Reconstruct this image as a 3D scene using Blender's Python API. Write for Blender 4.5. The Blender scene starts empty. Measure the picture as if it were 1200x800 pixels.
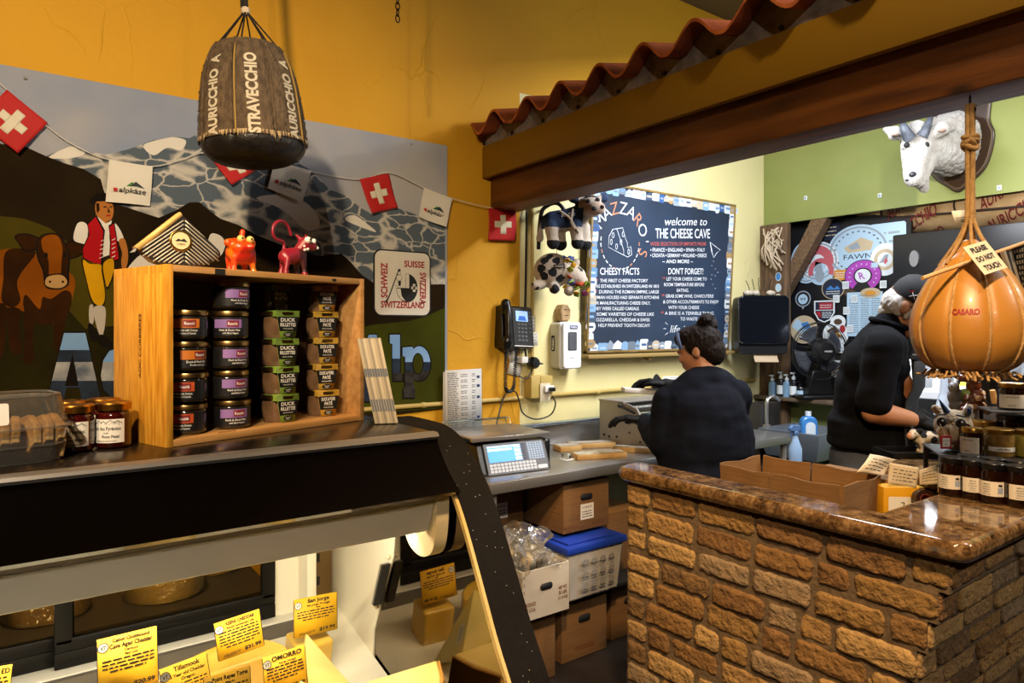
import bpy, bmesh, math, random
from mathutils import Vector, Matrix, Euler, noise
V = Vector
rnd = random.Random(11)
SC = bpy.context.scene
COL = SC.collection
PI = math.pi
R = math.radians
# ---------------------------------------------------------------- camera model (eye at 1.58 m, level)
F, HOR, EYE = 803.0, 385.0, V((0, 0, 1.58))
SN, CS = .5906, .8070
FW, RT, UP = V((SN, CS, 0)), V((CS, -SN, 0)), V((0, 0, 1))
def ray(px, py): return FW + RT*((px-600)/F) + UP*((HOR-py)/F)
def onX(px, py, x): r = ray(px, py); return EYE + r*(x/r.x)
def onY(px, py, y): r = ray(px, py); return EYE + r*(y/r.y)
def onZ(px, py, z): r = ray(px, py); return EYE + r*((z-EYE.z)/r.z)
def atD(px, py, d): return EYE + ray(px, py)*d
cd = bpy.data.cameras.new('camera'); cam = bpy.data.objects.new('camera', cd); COL.objects.link(cam)
cd.sensor_width = 36; cd.lens = F/1200*36; cd.shift_y = -(400-HOR)/1200; cd.clip_start = .02
cam.location = EYE; cam.rotation_euler = (PI/2, 0, -math.atan2(SN, CS)); SC.camera = cam

# ---------------------------------------------------------------- materials
def lin(h):
    if isinstance(h, str):
        h = h.lstrip('#'); h = [int(h[i:i+2], 16)/255 for i in (0, 2, 4)]
    return tuple((c/12.92 if c <= .04045 else ((c+.055)/1.055)**2.4) for c in h) + (1,)
MATS = {}
def mat(name, col, rough=.5, metal=0, bump=0, bs=60, col2=None, vs=8, vd=4, emit=0, coat=0, spec=.5, sheen=0, stretch=None, trans=0, alpha=1, island=None, lo=.35, hi=.65, bdist=.01, btype='noise', aniso=None):
    if name in MATS: return MATS[name]
    m = bpy.data.materials.new(name); m.use_nodes = True
    nt = m.node_tree; N = nt.nodes; L = nt.links; b = N['Principled BSDF']
    b.inputs['Base Color'].default_value = lin(col); b.inputs['Roughness'].default_value = rough
    b.inputs['Metallic'].default_value = metal; b.inputs['Specular IOR Level'].default_value = spec
    b.inputs['Coat Weight'].default_value = coat; b.inputs['Sheen Weight'].default_value = sheen
    b.inputs['Coat Roughness'].default_value = .06
    b.inputs['Transmission Weight'].default_value = trans; b.inputs['Alpha'].default_value = alpha
    if emit:
        b.inputs['Emission Color'].default_value = lin(col); b.inputs['Emission Strength'].default_value = emit
    tc = N.new('ShaderNodeTexCoord'); co = tc.outputs['Object']
    if stretch:
        mp = N.new('ShaderNodeMapping'); mp.inputs['Scale'].default_value = stretch; L.new(co, mp.inputs[0]); co = mp.outputs[0]
    src = None
    if col2:
        n = N.new('ShaderNodeTexNoise'); n.inputs['Scale'].default_value = vs; n.inputs['Detail'].default_value = vd; L.new(co, n.inputs['Vector'])
        r = N.new('ShaderNodeValToRGB'); r.color_ramp.elements[0].position = lo; r.color_ramp.elements[1].position = hi
        r.color_ramp.elements[0].color = lin(col); r.color_ramp.elements[1].color = lin(col2)
        L.new(n.outputs[0], r.inputs[0]); src = r.outputs[0]
    if island:
        g = N.new('ShaderNodeNewGeometry'); r = N.new('ShaderNodeValToRGB')
        cr = r.color_ramp; cr.interpolation = 'CONSTANT' if len(island) > 3 else 'LINEAR'
        while len(cr.elements) < len(island): cr.elements.new(.5)
        for i, c in enumerate(island):
            cr.elements[i].position = i/len(island); cr.elements[i].color = lin(c)
        L.new(g.outputs['Random Per Island'], r.inputs[0])
        if src:
            mx = N.new('ShaderNodeMix'); mx.data_type = 'RGBA'; mx.inputs[0].default_value = .45
            L.new(r.outputs[0], mx.inputs[6]); L.new(src, mx.inputs[7]); src = mx.outputs[2]
        else: src = r.outputs[0]
    if src: L.new(src, b.inputs['Base Color'])
    if bump:
        if btype == 'voronoi':
            n = N.new('ShaderNodeTexVoronoi'); n.feature = 'DISTANCE_TO_EDGE'
        else:
            n = N.new('ShaderNodeTexNoise'); n.inputs['Detail'].default_value = 5
        n.inputs['Scale'].default_value = bs; L.new(co, n.inputs['Vector'])
        bp = N.new('ShaderNodeBump'); bp.inputs['Strength'].default_value = bump; bp.inputs['Distance'].default_value = bdist
        L.new(n.outputs[0], bp.inputs['Height']); L.new(bp.outputs[0], b.inputs['Normal'])
    MATS[name] = m; return m
def glassmat(name, tint='ffffff', gl=.12, rough=.02, bump=0, bs=40, fres=True, ior=1.45, haze=0):
    """thin clear sheet: transparent, with a mirror reflection that grows at grazing angles"""
    if name in MATS: return MATS[name]
    m = bpy.data.materials.new(name); m.use_nodes = True; nt = m.node_tree; N = nt.nodes; L = nt.links
    N.remove(N['Principled BSDF']); out = N['Material Output']
    t = N.new('ShaderNodeBsdfTransparent'); t.inputs[0].default_value = lin(tint)
    g = N.new('ShaderNodeBsdfGlossy'); g.inputs['Roughness'].default_value = rough; g.inputs[0].default_value = (1, 1, 1, 1)
    mx = N.new('ShaderNodeMixShader')
    fr = N.new('ShaderNodeFresnel'); fr.inputs[0].default_value = ior
    ad = N.new('ShaderNodeMath'); ad.operation = 'ADD'; ad.use_clamp = True; ad.inputs[1].default_value = gl
    L.new(fr.outputs[0], ad.inputs[0]); L.new(ad.outputs[0], mx.inputs[0]); L.new(t.outputs[0], mx.inputs[1]); L.new(g.outputs[0], mx.inputs[2])
    if bump:
        tc = N.new('ShaderNodeTexCoord'); n = N.new('ShaderNodeTexNoise'); n.inputs['Scale'].default_value = bs; L.new(tc.outputs['Object'], n.inputs['Vector'])
        bp = N.new('ShaderNodeBump'); bp.inputs['Strength'].default_value = bump; bp.inputs['Distance'].default_value = .02
        L.new(n.outputs[0], bp.inputs['Height']); L.new(bp.outputs[0], g.inputs['Normal'])
    last = mx
    if haze:
        df = N.new('ShaderNodeBsdfDiffuse'); df.inputs[0].default_value = (.85, .85, .82, 1); m2 = N.new('ShaderNodeMixShader'); m2.inputs[0].default_value = haze
        L.new(mx.outputs[0], m2.inputs[1]); L.new(df.outputs[0], m2.inputs[2]); last = m2
    L.new(last.outputs[0], out.inputs[0]); MATS[name] = m; return m

# ---------------------------------------------------------------- mesh builder
def frame(o, x, y):
    x = V(x).normalized(); y = V(y); z = x.cross(y).normalized(); y = z.cross(x)
    M = Matrix((x, y, z)).transposed().to_4x4(); M.translation = V(o); return M
def T(x=0, y=0, z=0): return Matrix.Translation((x, y, z))
def RX(a): return Matrix.Rotation(a, 4, 'X')
def RY(a): return Matrix.Rotation(a, 4, 'Y')
def RZ(a): return Matrix.Rotation(a, 4, 'Z')
def S(x, y, z): return Matrix.Diagonal((x, y, z, 1))
def FB(o): return frame(o, (1, 0, 0), (0, 0, 1))          # on a face that looks towards -Y
def FL(o): return frame(o, (0, -1, 0), (0, 0, 1))         # on a face that looks towards -X
_txt = {}
def textmesh(s, bold):
    k = (s, bold)
    if k not in _txt:
        c = bpy.data.curves.new('t', 'FONT'); c.body = s; c.size = 1; c.resolution_u = 3; c.fill_mode = 'FRONT'; c.align_x = 'LEFT'
        c.offset = bold
        o = bpy.data.objects.new('t', c); COL.objects.link(o)
        dg = bpy.context.evaluated_depsgraph_get(); me = bpy.data.meshes.new_from_object(o.evaluated_get(dg))
        vs = [v.co.copy() for v in me.vertices]; fs = [tuple(p.vertices) for p in me.polygons]
        bpy.data.objects.remove(o); bpy.data.curves.remove(c); bpy.data.meshes.remove(me)
        xs = [v.x for v in vs] or [0]
        _txt[k] = (vs, fs, min(xs), max(xs))
    return _txt[k]
class MB:
    def __init__(s): s.bm = bmesh.new(); s.mats = []; s.i = 0; s.M = Matrix()
    def use(s, m):
        if m not in s.mats: s.mats.append(m)
        s.i = s.mats.index(m); return s
    def add(s, vs, fs, M=None, smooth=True):
        M = s.M @ M if M else s.M
        bv = [s.bm.verts.new(M @ V(v)) for v in vs]; flip = M.determinant() < 0
        for f in fs:
            q = [bv[i] for i in f]
            if len(set(q)) < 3: continue
            if flip: q.reverse()
            try: fc = s.bm.faces.new(q)
            except ValueError: continue
            fc.material_index = s.i; fc.smooth = smooth
        return s
    def merge(s, tmp, M=None):
        tmp.verts.index_update()
        vs = [v.co.copy() for v in tmp.verts]; fs = [[v.index for v in f.verts] for f in tmp.faces]; tmp.free()
        return s.add(vs, fs, M)
    def box(s, x0, x1, y0, y1, z0, z1, bev=0, M=None, seg=2):
        t = bmesh.new(); bmesh.ops.create_cube(t, size=1)
        for v in t.verts: v.co = V((x0+(v.co.x+.5)*(x1-x0), y0+(v.co.y+.5)*(y1-y0), z0+(v.co.z+.5)*(z1-z0)))
        if bev: bmesh.ops.bevel(t, geom=t.edges[:], offset=bev, segments=seg, affect='EDGES', profile=.5)
        return s.merge(t, M)
    def lathe(s, prof, seg=24, M=None, a0=0, a1=2*PI):
        full = abs(a1-a0-2*PI) < 1e-6; n = seg if full else seg+1
        vs = []; fs = []
        for r, z in prof:
            for k in range(n):
                a = a0+(a1-a0)*k/seg; vs.append((r*math.cos(a), r*math.sin(a), z))
        for i in range(len(prof)-1):
            for k in range(seg):
                a, b = i*n+k, i*n+(k+1) % n if full else i*n+k+1
                fs.append((a, b, b+n, a+n))
        base = len(vs)
        if full:
            if prof[0][0] > 1e-6: fs.append(tuple(reversed(range(n))))
            if prof[-1][0] > 1e-6: fs.append(tuple(range(base-n, base)))
        t = bmesh.new(); bv = [t.verts.new(v) for v in vs]
        for f in fs:
            try: t.faces.new([bv[i] for i in f])
            except ValueError: pass
        bmesh.ops.remove_doubles(t, verts=t.verts, dist=1e-6)
        return s.merge(t, M)
    def tube(s, pts, r, seg=8, M=None, closed=False):
        pts = [V(p) for p in pts]; n = len(pts); rs = r if isinstance(r, (list, tuple)) else [r]*n
        vs = []; fs = []; u = None
        for i, p in enumerate(pts):
            if closed: d = pts[(i+1) % n]-pts[i-1]
            else: d = pts[min(i+1, n-1)]-pts[max(i-1, 0)]
            d = d.normalized() if d.length > 1e-9 else V((0, 0, 1))
            if u is None:
                u = d.orthogonal().normalized()
            u = (u-d*u.dot(d)); u = u.normalized() if u.length > 1e-6 else d.orthogonal().normalized()
            w = d.cross(u)
            for k in range(seg):
                a = 2*PI*k/seg; vs.append(p+(u*math.cos(a)+w*math.sin(a))*rs[i])
        for i in range(n if closed else n-1):
            for k in range(seg):
                a, b = i*seg+k, i*seg+(k+1) % seg; j = ((i+1) % n)*seg
                fs.append((a, b, j+(k+1) % seg, j+k))
        if not closed: fs += [tuple(reversed(range(seg))), tuple(range((n-1)*seg, n*seg))]
        return s.add(vs, fs, M)
    def prism(s, poly, z0, z1, M=None):
        n = len(poly)
        ar = sum(poly[i][0]*poly[(i+1) % n][1]-poly[(i+1) % n][0]*poly[i][1] for i in range(n))
        if ar < 0: poly = poly[::-1]
        vs = [(x, y, z0) for x, y in poly]+[(x, y, z1) for x, y in poly]
        fs = [tuple(reversed(range(n))), tuple(range(n, 2*n))]+[(i, (i+1) % n, n+(i+1) % n, n+i) for i in range(n)]
        return s.add(vs, fs, M)
    def flat(s, poly, z=0, M=None):
        n = len(poly); ar = sum(poly[i][0]*poly[(i+1) % n][1]-poly[(i+1) % n][0]*poly[i][1] for i in range(n))
        if ar < 0: poly = poly[::-1]
        return s.add([(x, y, z) for x, y in poly], [tuple(range(n))], M)
    def disc(s, cx, cy, rx, ry=None, z=0, M=None, n=24):
        ry = ry or rx
        return s.flat([(cx+rx*math.cos(2*PI*k/n), cy+ry*math.sin(2*PI*k/n)) for k in range(n)], z, M)
    def ring(s, cx, cy, r0, r1, z=0, M=None, n=32, a0=0, a1=2*PI):
        vs = []; fs = []
        for k in range(n+1):
            a = a0+(a1-a0)*k/n
            vs += [(cx+r0*math.cos(a), cy+r0*math.sin(a), z), (cx+r1*math.cos(a), cy+r1*math.sin(a), z)]
        fs = [(2*k, 2*k+1, 2*k+3, 2*k+2) for k in range(n)]
        return s.add(vs, fs, M)
    def surf(s, fn, nu, nv, M=None):
        vs = [fn(i/nu, j/nv) for j in range(nv+1) for i in range(nu+1)]
        fs = [(j*(nu+1)+i, j*(nu+1)+i+1, (j+1)*(nu+1)+i+1, (j+1)*(nu+1)+i) for j in range(nv) for i in range(nu)]
        return s.add(vs, fs, M)
    def ell(s, c, r, M=None, seg=20, rot=None):
        t = bmesh.new(); bmesh.ops.create_uvsphere(t, u_segments=seg, v_segments=max(6, seg*2//3), radius=1)
        r = (r, r, r) if isinstance(r, (int, float)) else r
        m = Matrix.Translation(V(c)) @ (rot.to_4x4() if rot else Matrix()) @ S(*r)
        return s.merge(t, (M @ m) if M else m)
    def cap(s, p0, r0, p1, r1, seg=14, M=None):
        p0, p1 = V(p0), V(p1)
        s.ell(p0, r0, M, seg); s.ell(p1, r1, M, seg)
        if (p1-p0).length > 1e-6: s.tube([p0, p1], [r0, r1], seg, M)
        return s
    def chain(s, pr, M=None, seg=14):
        for (a, ra), (b, rb) in zip(pr, pr[1:]): s.cap(a, ra, b, rb, seg, M)
        return s
    def text(s, t, M, h, w=None, al='c', bold=0.0, z=.0006, cap=.72, shear=0, arc=None):
        """h: capital height; w: squeeze or stretch to this width; M: frame of the printed face"""
        vs, fs, x0, x1 = textmesh(t, bold)
        k = h/cap; kx = w/(x1-x0) if w and x1 > x0 else k
        W = (x1-x0)*kx; ox = {'c': -W/2, 'l': 0, 'r': -W}[al]
        out = []
        for v in vs:
            x, y = (v.x-x0)*kx+ox+v.y*k*shear, v.y*k
            if arc: a = x/arc; x, y = (arc+y)*math.sin(a), (arc+y)*math.cos(a)-arc
            out.append((x, y, z))
        return s.add(out, fs, M, smooth=False)
    def build(s, name, parent=None, loc=None, rot=None, ang=35, sub=0, bev=0, bseg=2, solid=0):
        me = bpy.data.meshes.new(name); s.bm.to_mesh(me); s.bm.free()
        for m in s.mats: me.materials.append(m)
        if ang: me.set_sharp_from_angle(angle=R(ang))
        o = bpy.data.objects.new(name, me); COL.objects.link(o)
        if parent: o.parent = parent
        if loc is not None: o.location = loc
        if rot is not None: o.rotation_euler = rot
        if solid: q = o.modifiers.new('s', 'SOLIDIFY'); q.thickness = solid; q.offset = 0
        if bev: q = o.modifiers.new('b', 'BEVEL'); q.width = bev; q.segments = bseg; q.limit_method = 'ANGLE'; q.angle_limit = R(40)
        if sub: q = o.modifiers.new('u', 'SUBSURF'); q.levels = q.render_levels = sub
        return o
def blob(name, mb, mats, voxel, smooth=4, parent=None, matfn=None, loc=None, rot=None, disp=None, factor=.5):
    """one continuous skin grown round overlapping solids"""
    me = bpy.data.meshes.new('tmp'); mb.bm.to_mesh(me); mb.bm.free()
    o = bpy.data.objects.new('tmp', me); COL.objects.link(o)
    q = o.modifiers.new('r', 'REMESH'); q.mode = 'VOXEL'; q.voxel_size = voxel; q.use_smooth_shade = True
    if smooth: q = o.modifiers.new('s', 'SMOOTH'); q.factor = factor; q.iterations = smooth
    dg = bpy.context.evaluated_depsgraph_get(); m2 = bpy.data.meshes.new_from_object(o.evaluated_get(dg)); m2.name = name
    bpy.data.objects.remove(o); bpy.data.meshes.remove(me)
    m2.materials.clear()
    for m in mats: m2.materials.append(m)
    if disp:
        for v, n in zip(m2.vertices, [v.normal.copy() for v in m2.vertices]): v.co += n*disp(v.co)
    for p in m2.polygons:
        p.use_smooth = True
        if matfn: p.material_index = matfn(p.center, p.normal)
    o = bpy.data.objects.new(name, m2); COL.objects.link(o)
    if parent: o.parent = parent
    if loc is not None: o.location = loc
    if rot is not None: o.rotation_euler = rot
    return o
def tag(o, label=None, cat=None, group=None, kind=None):
    for k, v in (('label', label), ('category', cat), ('group', group), ('kind', kind)):
        if v: o[k] = v
    return o
def thing(name, label, cat, loc=(0, 0, 0), rz=0, group=None):
    o = bpy.data.objects.new(name, None); o.empty_display_size = .05; COL.objects.link(o)
    o.location = loc; o.rotation_euler = (0, 0, rz); return tag(o, label, cat, group)
def kids(o): return [c for c in bpy.data.objects if c.parent == o]
def dup(root, loc, rz=None, label=None, group=None):
    def cp(o, par):
        c = o.copy(); COL.objects.link(c)
        if par: c.parent = par
        for k in KID.get(o.name, []): cp(bpy.data.objects[k], c)
        return c
    KID = {}
    for o in bpy.data.objects:
        if o.parent: KID.setdefault(o.parent.name, []).append(o.name)
    r = cp(root, None); r.location = loc
    if rz is not None: r.rotation_euler = (0, 0, rz)
    if label: r['label'] = label
    if group: r['group'] = group
    return r
def spl(pts, n=6, closed=False):
    """smooth curve through the points"""
    pts = [V(p) for p in pts]; out = []; m = len(pts)
    for i in range(m if closed else m-1):
        if closed: a, b, c, d = pts[i-1], pts[i], pts[(i+1) % m], pts[(i+2) % m]
        else: a, b, c, d = pts[max(i-1, 0)], pts[i], pts[i+1], pts[min(i+2, m-1)]
        for k in range(n):
            t = k/n; out.append(.5*((2*b)+(c-a)*t+(2*a-5*b+4*c-d)*t*t+(3*b-a-3*c+d)*t**3))
    if not closed: out.append(pts[-1])
    return out
def spl2(pts, n=5, closed=True): return [(p.x, p.y) for p in spl([(a, b, 0) for a, b in pts], n, closed)]
def rrect(x0, x1, y0, y1, r, n=5):
    o = []
    for cx, cy, a in ((x1-r, y1-r, 0), (x0+r, y1-r, 90), (x0+r, y0+r, 180), (x1-r, y0+r, 270)):
        o += [(cx+r*math.cos(R(a+90*k/n)), cy+r*math.sin(R(a+90*k/n))) for k in range(n+1)]
    return o
def squiggle(mb, M, x0, x1, y, h, z=.0006, rows=1, dy=0):
    """a run of tiny print too small to read"""
    for r in range(rows):
        x = x0
        while x < x1-.3*h:
            w = rnd.uniform(.8, 3.2)*h; w = min(w, x1-x)
            mb.flat([(x, y-r*dy), (x+w, y-r*dy), (x+w, y-r*dy+h*.55), (x, y-r*dy+h*.55)], z, M); x += w+h*.45
    return mb
# common materials
BLACK = mat('black_plastic', '0c0c0d', .35); BLACKM = mat('matt_black', '0a0a0b', .8, bump=.1, bs=200)
WHITE = mat('white_paint', 'e8e6df', .5); INK = mat('black_ink', '141312', .7); PAPER = mat('paper', 'e4e0d4', .8)
STEEL = mat('stainless_steel', 'b3b1ad', .28, metal=.8, bump=.02, bs=30, stretch=(2, 60, 60))
STEELD = mat('dull_stainless_steel', '9d978e', .4, metal=.45, bump=.03, bs=30, stretch=(2, 60, 60))
GOLD = mat('gold_lid', 'b98f45', .3, metal=1); DARKLID = mat('dark_lid', '17171b', .3, metal=.3)
RED = mat('flag_red', 'b3140d', .75, bump=.1, bs=300); CREAM = mat('flag_white', 'ddd5c2', .8, bump=.1, bs=300)
CARD = mat('brown_cardboard', '7d5a30', .85, col2='6e4d27', vs=5, bump=.08, bs=20, stretch=(1, 1, 30))
CARDIN = mat('cardboard_edge', '97703f', .9)
TEAL = mat('ink_grey', '55565a', .8); REDINK = mat('red_ink', '9a1418', .7)
CLEAR = glassmat('clear_glass', 'f4f8f6', .02); WRAP = glassmat('clear_plastic_film', 'f6f6f2', .08, .16, bump=1, bs=35, haze=.06)
PLASTIC = glassmat('clear_rigid_plastic', 'eef0ee', .1, .06)
# ================================================================ THE SETTING
YW = 3.07
def stucco(name, c1, c2, st=.5):
    m = mat(name, c1, .75, col2=c2, vs=1.3, vd=3); nt = m.node_tree; N = nt.nodes; L = nt.links; b = N['Principled BSDF']
    tc = N.new('ShaderNodeTexCoord')
    mp = N.new('ShaderNodeMapping'); mp.inputs['Scale'].default_value = (1, 1, .6); L.new(tc.outputs['Object'], mp.inputs[0])
    dn = N.new('ShaderNodeTexNoise'); dn.inputs['Scale'].default_value = 3.5; dn.inputs['Detail'].default_value = 3; L.new(mp.outputs[0], dn.inputs['Vector'])
    mv = N.new('ShaderNodeMixRGB'); mv.blend_type = 'ADD'; mv.inputs[0].default_value = .35; L.new(mp.outputs[0], mv.inputs[1]); L.new(dn.outputs['Color'], mv.inputs[2])
    vo = N.new('ShaderNodeTexVoronoi'); vo.feature = 'DISTANCE_TO_EDGE'; vo.inputs['Scale'].default_value = 3.2; L.new(mv.outputs[0], vo.inputs['Vector'])
    rp = N.new('ShaderNodeValToRGB'); rp.color_ramp.elements[0].position = 0; rp.color_ramp.elements[1].position = .02
    rp.color_ramp.elements[0].color = (1, 1, 1, 1); rp.color_ramp.elements[1].color = (0, 0, 0, 1); L.new(vo.outputs['Distance'], rp.inputs[0])
    mk = N.new('ShaderNodeTexNoise'); mk.inputs['Scale'].default_value = 2.1; L.new(tc.outputs['Object'], mk.inputs['Vector'])
    mr = N.new('ShaderNodeMapRange'); mr.inputs[1].default_value = .5; mr.inputs[2].default_value = .72; mr.inputs[4].default_value = .6; L.new(mk.outputs[0], mr.inputs[0])
    mu = N.new('ShaderNodeMath'); mu.operation = 'MULTIPLY'; L.new(rp.outputs[0], mu.inputs[0]); L.new(mr.outputs[0], mu.inputs[1])
    fn = N.new('ShaderNodeTexNoise'); fn.inputs['Scale'].default_value = 38; fn.inputs['Detail'].default_value = 5; L.new(tc.outputs['Object'], fn.inputs['Vector'])
    ml = N.new('ShaderNodeTexNoise'); ml.inputs['Scale'].default_value = 6; ml.inputs['Detail'].default_value = 3; L.new(tc.outputs['Object'], ml.inputs['Vector'])
    a1 = N.new('ShaderNodeMath'); a1.operation = 'MULTIPLY_ADD'; a1.inputs[1].default_value = .28; L.new(fn.outputs[0], a1.inputs[0]); L.new(mu.outputs[0], a1.inputs[2])
    a2 = N.new('ShaderNodeMath'); a2.operation = 'MULTIPLY_ADD'; a2.inputs[1].default_value = 1.1; L.new(ml.outputs[0], a2.inputs[0]); L.new(a1.outputs[0], a2.inputs[2])
    bp = N.new('ShaderNodeBump'); bp.inputs['Strength'].default_value = st; bp.inputs['Distance'].default_value = .012
    L.new(a2.outputs[0], bp.inputs['Height']); L.new(bp.outputs[0], b.inputs['Normal']); return m
MUSTARD = stucco('mustard_stucco', 'd29a10', 'c68e0c', .55)
PALE = stucco('pale_lit_stucco', 'e4d9a0', 'dccf92', .3)  # paler right of the beam: mostly the right room's brighter light put into colour
GREEN = mat('green_wall_paint', '838c48', .6, col2='8b9352', vs=3, bump=.05, bs=60)
def struct(o): o['kind'] = 'structure'; return o
m = MB().use(mat('dark_floor_tile', '1c1815', .5, col2='2a231d', vs=4, bump=.1, bs=30)); m.box(-2.2, 5.9, -2.6, 3.4, -.1, 0); struct(m.build('floor'))
m = MB().use(mat('ceiling_paint', '6b5a3c', .9)); m.box(-2.2, 5.9, -2.6, 3.4, 3.8, 3.9); struct(m.build('ceiling'))
m = MB().use(MUSTARD); m.box(-2.2, 2.3, YW, YW+.15, 0, 3.8); m.box(2.3, 5.9, YW, YW+.15, 2.9, 3.8)
m.use(PALE); m.box(2.3, 5.9, YW, YW+.15, 0, 2.9); struct(m.build('wall_back'))
m = MB().use(MUSTARD); m.box(-2.2, -2.1, -2.6, YW, 0, 3.8); struct(m.build('wall_left'))
m = MB().use(mat('shop_wall_brown', '6d4a1c', .8)); m.box(-2.2, 5.9, -2.6, -2.5, 0, 3.8); struct(m.build('wall_front'))
XR = 4.615
m = MB().use(GREEN); m.box(XR, XR+.03, -2.5, YW, 2.36, 3.8); m.box(XR, XR+.2, 2.07, YW, 0, 1.06); struct(m.build('wall_right'))
m = MB().use(mat('dim_far_wall', '3a3327', .9)); m.box(5.75, 5.9, -2.5, YW, 0, 3.8); struct(m.build('wall_far'))
# the ledge of the niche in the right wall
m = MB().use(mat('ledge_wood', '6b5a44', .6, col2='4a3c2c', vs=20)); m.box(XR-.135, XR+.2, 2.07, YW-.002, 1.06, 1.088, .006); struct(m.build('trim_1'))
# light plank on the floor at the gap behind the case
m = MB().use(mat('threshold_wood', '4a3622', .6, col2='38281a', vs=10)); m.box(1.45, 2.05, 1.75, 2.12, .002, .02, .004); struct(m.build('trim_2'))

# ---------------------------------------------------------------- rough post and brace of the niche
POSTW = mat('rough_brown_wood', '6e5439', .8, col2='4b3623', vs=6, stretch=(8, 8, 1), bump=.25, bs=25)
m = MB().use(POSTW); m.box(4.555, 4.613, 2.84, 3.065, .0, 2.355, .01)
struct(m.build('column_right'))
m = MB().use(mat('brace_wood', '7a5f41', .75, col2='5c452d', vs=5, stretch=(2, 12, 12), bump=.15, bs=25))
m.prism([(3.0, 1.80), (2.91, 1.80), (2.57, 2.356), (2.69, 2.356)], 4.616, 4.70, frame((0, 0, 0), (0, 1, 0), (0, 0, 1)))
o = m.build('diagonal_brace'); tag(o, 'short diagonal timber brace beside the black sticker board', 'brace')
ROPE = mat('pale_twine', 'cbb79a', .9, bump=.4, bs=200)
m = MB().use(ROPE); c = V((4.535, 2.93, 2.22))
for k in range(26):
    a = V((rnd.uniform(-.05, .02), rnd.uniform(-.07, .07), rnd.uniform(-.02, .1))); b = V((rnd.uniform(-.05, .01), rnd.uniform(-.09, .09), rnd.uniform(-.22, -.02)))
    m.tube(spl([c+a, c+(a+b)*.5+V((-.04, rnd.uniform(-.05, .05), 0)), c+b], 5), .005, 5)
tag(m.build('twine_bundle'), 'knotted bundle of pale twine hung on the rough wooden post', 'twine')

# ================================================================ TILED AWNING AND BEAM
FASC = mat('fascia_mustard_paint', '8a6406', .55, bump=.03, bs=40)
aw = thing('tiled_awning', 'mustard fascia awning topped with wavy terracotta roof tiles', 'awning', (2.05, 3.06, 2.388))
A = V((2.05, 3.06, 2.388))
m = MB().use(FASC); m.M = T(*-A); m.box(2.045, 2.075, -.9, 3.065, 2.388, 2.556, .002); m.build('fascia_board', aw)
m = MB().use(mat('roof_deck_wood', '3b2812', .8)); m.M = T(*-A)
m.prism([(2.08, 2.50), (2.08, 2.54), (2.74, 2.68), (2.74, 2.62)], -.9, 3.065, frame((0, 0, 0), (1, 0, 0), (0, 0, 1)) @ S(1, 1, -1)); m.build('roof_deck', aw)
TILE = mat('terracotta_tile', 'a34f1e', .8, col2='7c3a16', vs=7, bump=.2, bs=60)
TEDGE = mat('terracotta_edge', 'c8702f', .85, col2='a8521f', vs=30)
SP = .251; SL = .22
def wave(s):   # s in tile pitches from a crest
    c = math.cos(2*PI*s); return .046*(c if c > 0 else .92*c)
def tz(y): return 2.633+wave((y-3.10)/SP)
m = MB().use(mat('grey_mortar', '8f8375', .95, col2='6f6357', vs=20, bump=.5, bs=50)); m.M = T(*-A)
ys = [3.064-(3.964*k/200) for k in range(201)]
poly = [(y, tz(y)+.014) for y in ys]+[(-.9, 2.553), (3.064, 2.553)]
m.prism(poly, 2.06, 2.12, frame((0, 0, 0), (0, 1, 0), (0, 0, 1)))
m.use(INK)
for k in range(17):
    y = 3.0-k*SP+.06; m.lathe([(.009, 0), (.009, .006)], 10, frame((2.057, y, 2.575), (0, 1, 0), (0, 0, 1)) @ RX(PI))
m.build('mortar_bed', aw, ang=50)
def tile(k):
    m = MB(); m.M = T(*-A)
    y0 = 3.10-(k-.62)*SP if k else 3.064; y1 = 3.10-(k+.42)*SP
    n = 22; th = .013; X0, X1 = 1.975, 2.68
    jx = rnd.uniform(-.012, .008); jz = rnd.uniform(0, .006)
    def prof(x, off): return [(y0+(y1-y0)*i/n, tz(y0+(y1-y0)*i/n)+(x-2.0)*SL+off+jz*(1-i/n)) for i in range(n+1)]
    def P(x, off): return [V((x+jx, y, z)) for y, z in prof(x, off)]
    a, b, c, d = P(X0, 0), P(X0, th), P(X1, 0), P(X1, th)
    vs = a+b+c+d; q = n+1; fs = []; fe = []
    for i in range(n):
        fe.append((i, i+1, q+i+1, q+i))
        fs += [(q+i, q+i+1, 3*q+i+1, 3*q+i), (i+1, i, 2*q+i, 2*q+i+1), (2*q+i, 3*q+i, 3*q+i+1, 2*q+i+1)]
    fs += [(0, q, 3*q, 2*q), (n, 2*q+n, 3*q+n, q+n)]
    m.use(TILE).add(vs, fs); m.use(TEDGE).add(vs, fe); return m.build('roof_tile', aw, ang=60)
for k in range(15): tile(k)
BEAM = mat('stained_beam_wood', '7a4510', .55, col2='4e2808', vs=3, vd=6, stretch=(9, .9, 9), bump=.1, bs=20)
N_ = BEAM.node_tree.nodes; L_ = BEAM.node_tree.links    # dark knots
tc = N_.new('ShaderNodeTexCoord'); mp = N_.new('ShaderNodeMapping'); mp.inputs['Scale'].default_value = (1, .55, 1); L_.new(tc.outputs['Object'], mp.inputs[0])
vo = N_.new('ShaderNodeTexVoronoi'); vo.inputs['Scale'].default_value = 5.5; L_.new(mp.outputs[0], vo.inputs['Vector'])
rp = N_.new('ShaderNodeValToRGB'); rp.color_ramp.elements[0].position = .04; rp.color_ramp.elements[1].position = .13; rp.color_ramp.elements[0].color = (.12, .08, .05, 1); rp.color_ramp.elements[1].color = (1, 1, 1, 1)
L_.new(vo.outputs['Distance'], rp.inputs[0]); mx = N_.new('ShaderNodeMixRGB'); mx.blend_type = 'MULTIPLY'; mx.inputs[0].default_value = .85
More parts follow.
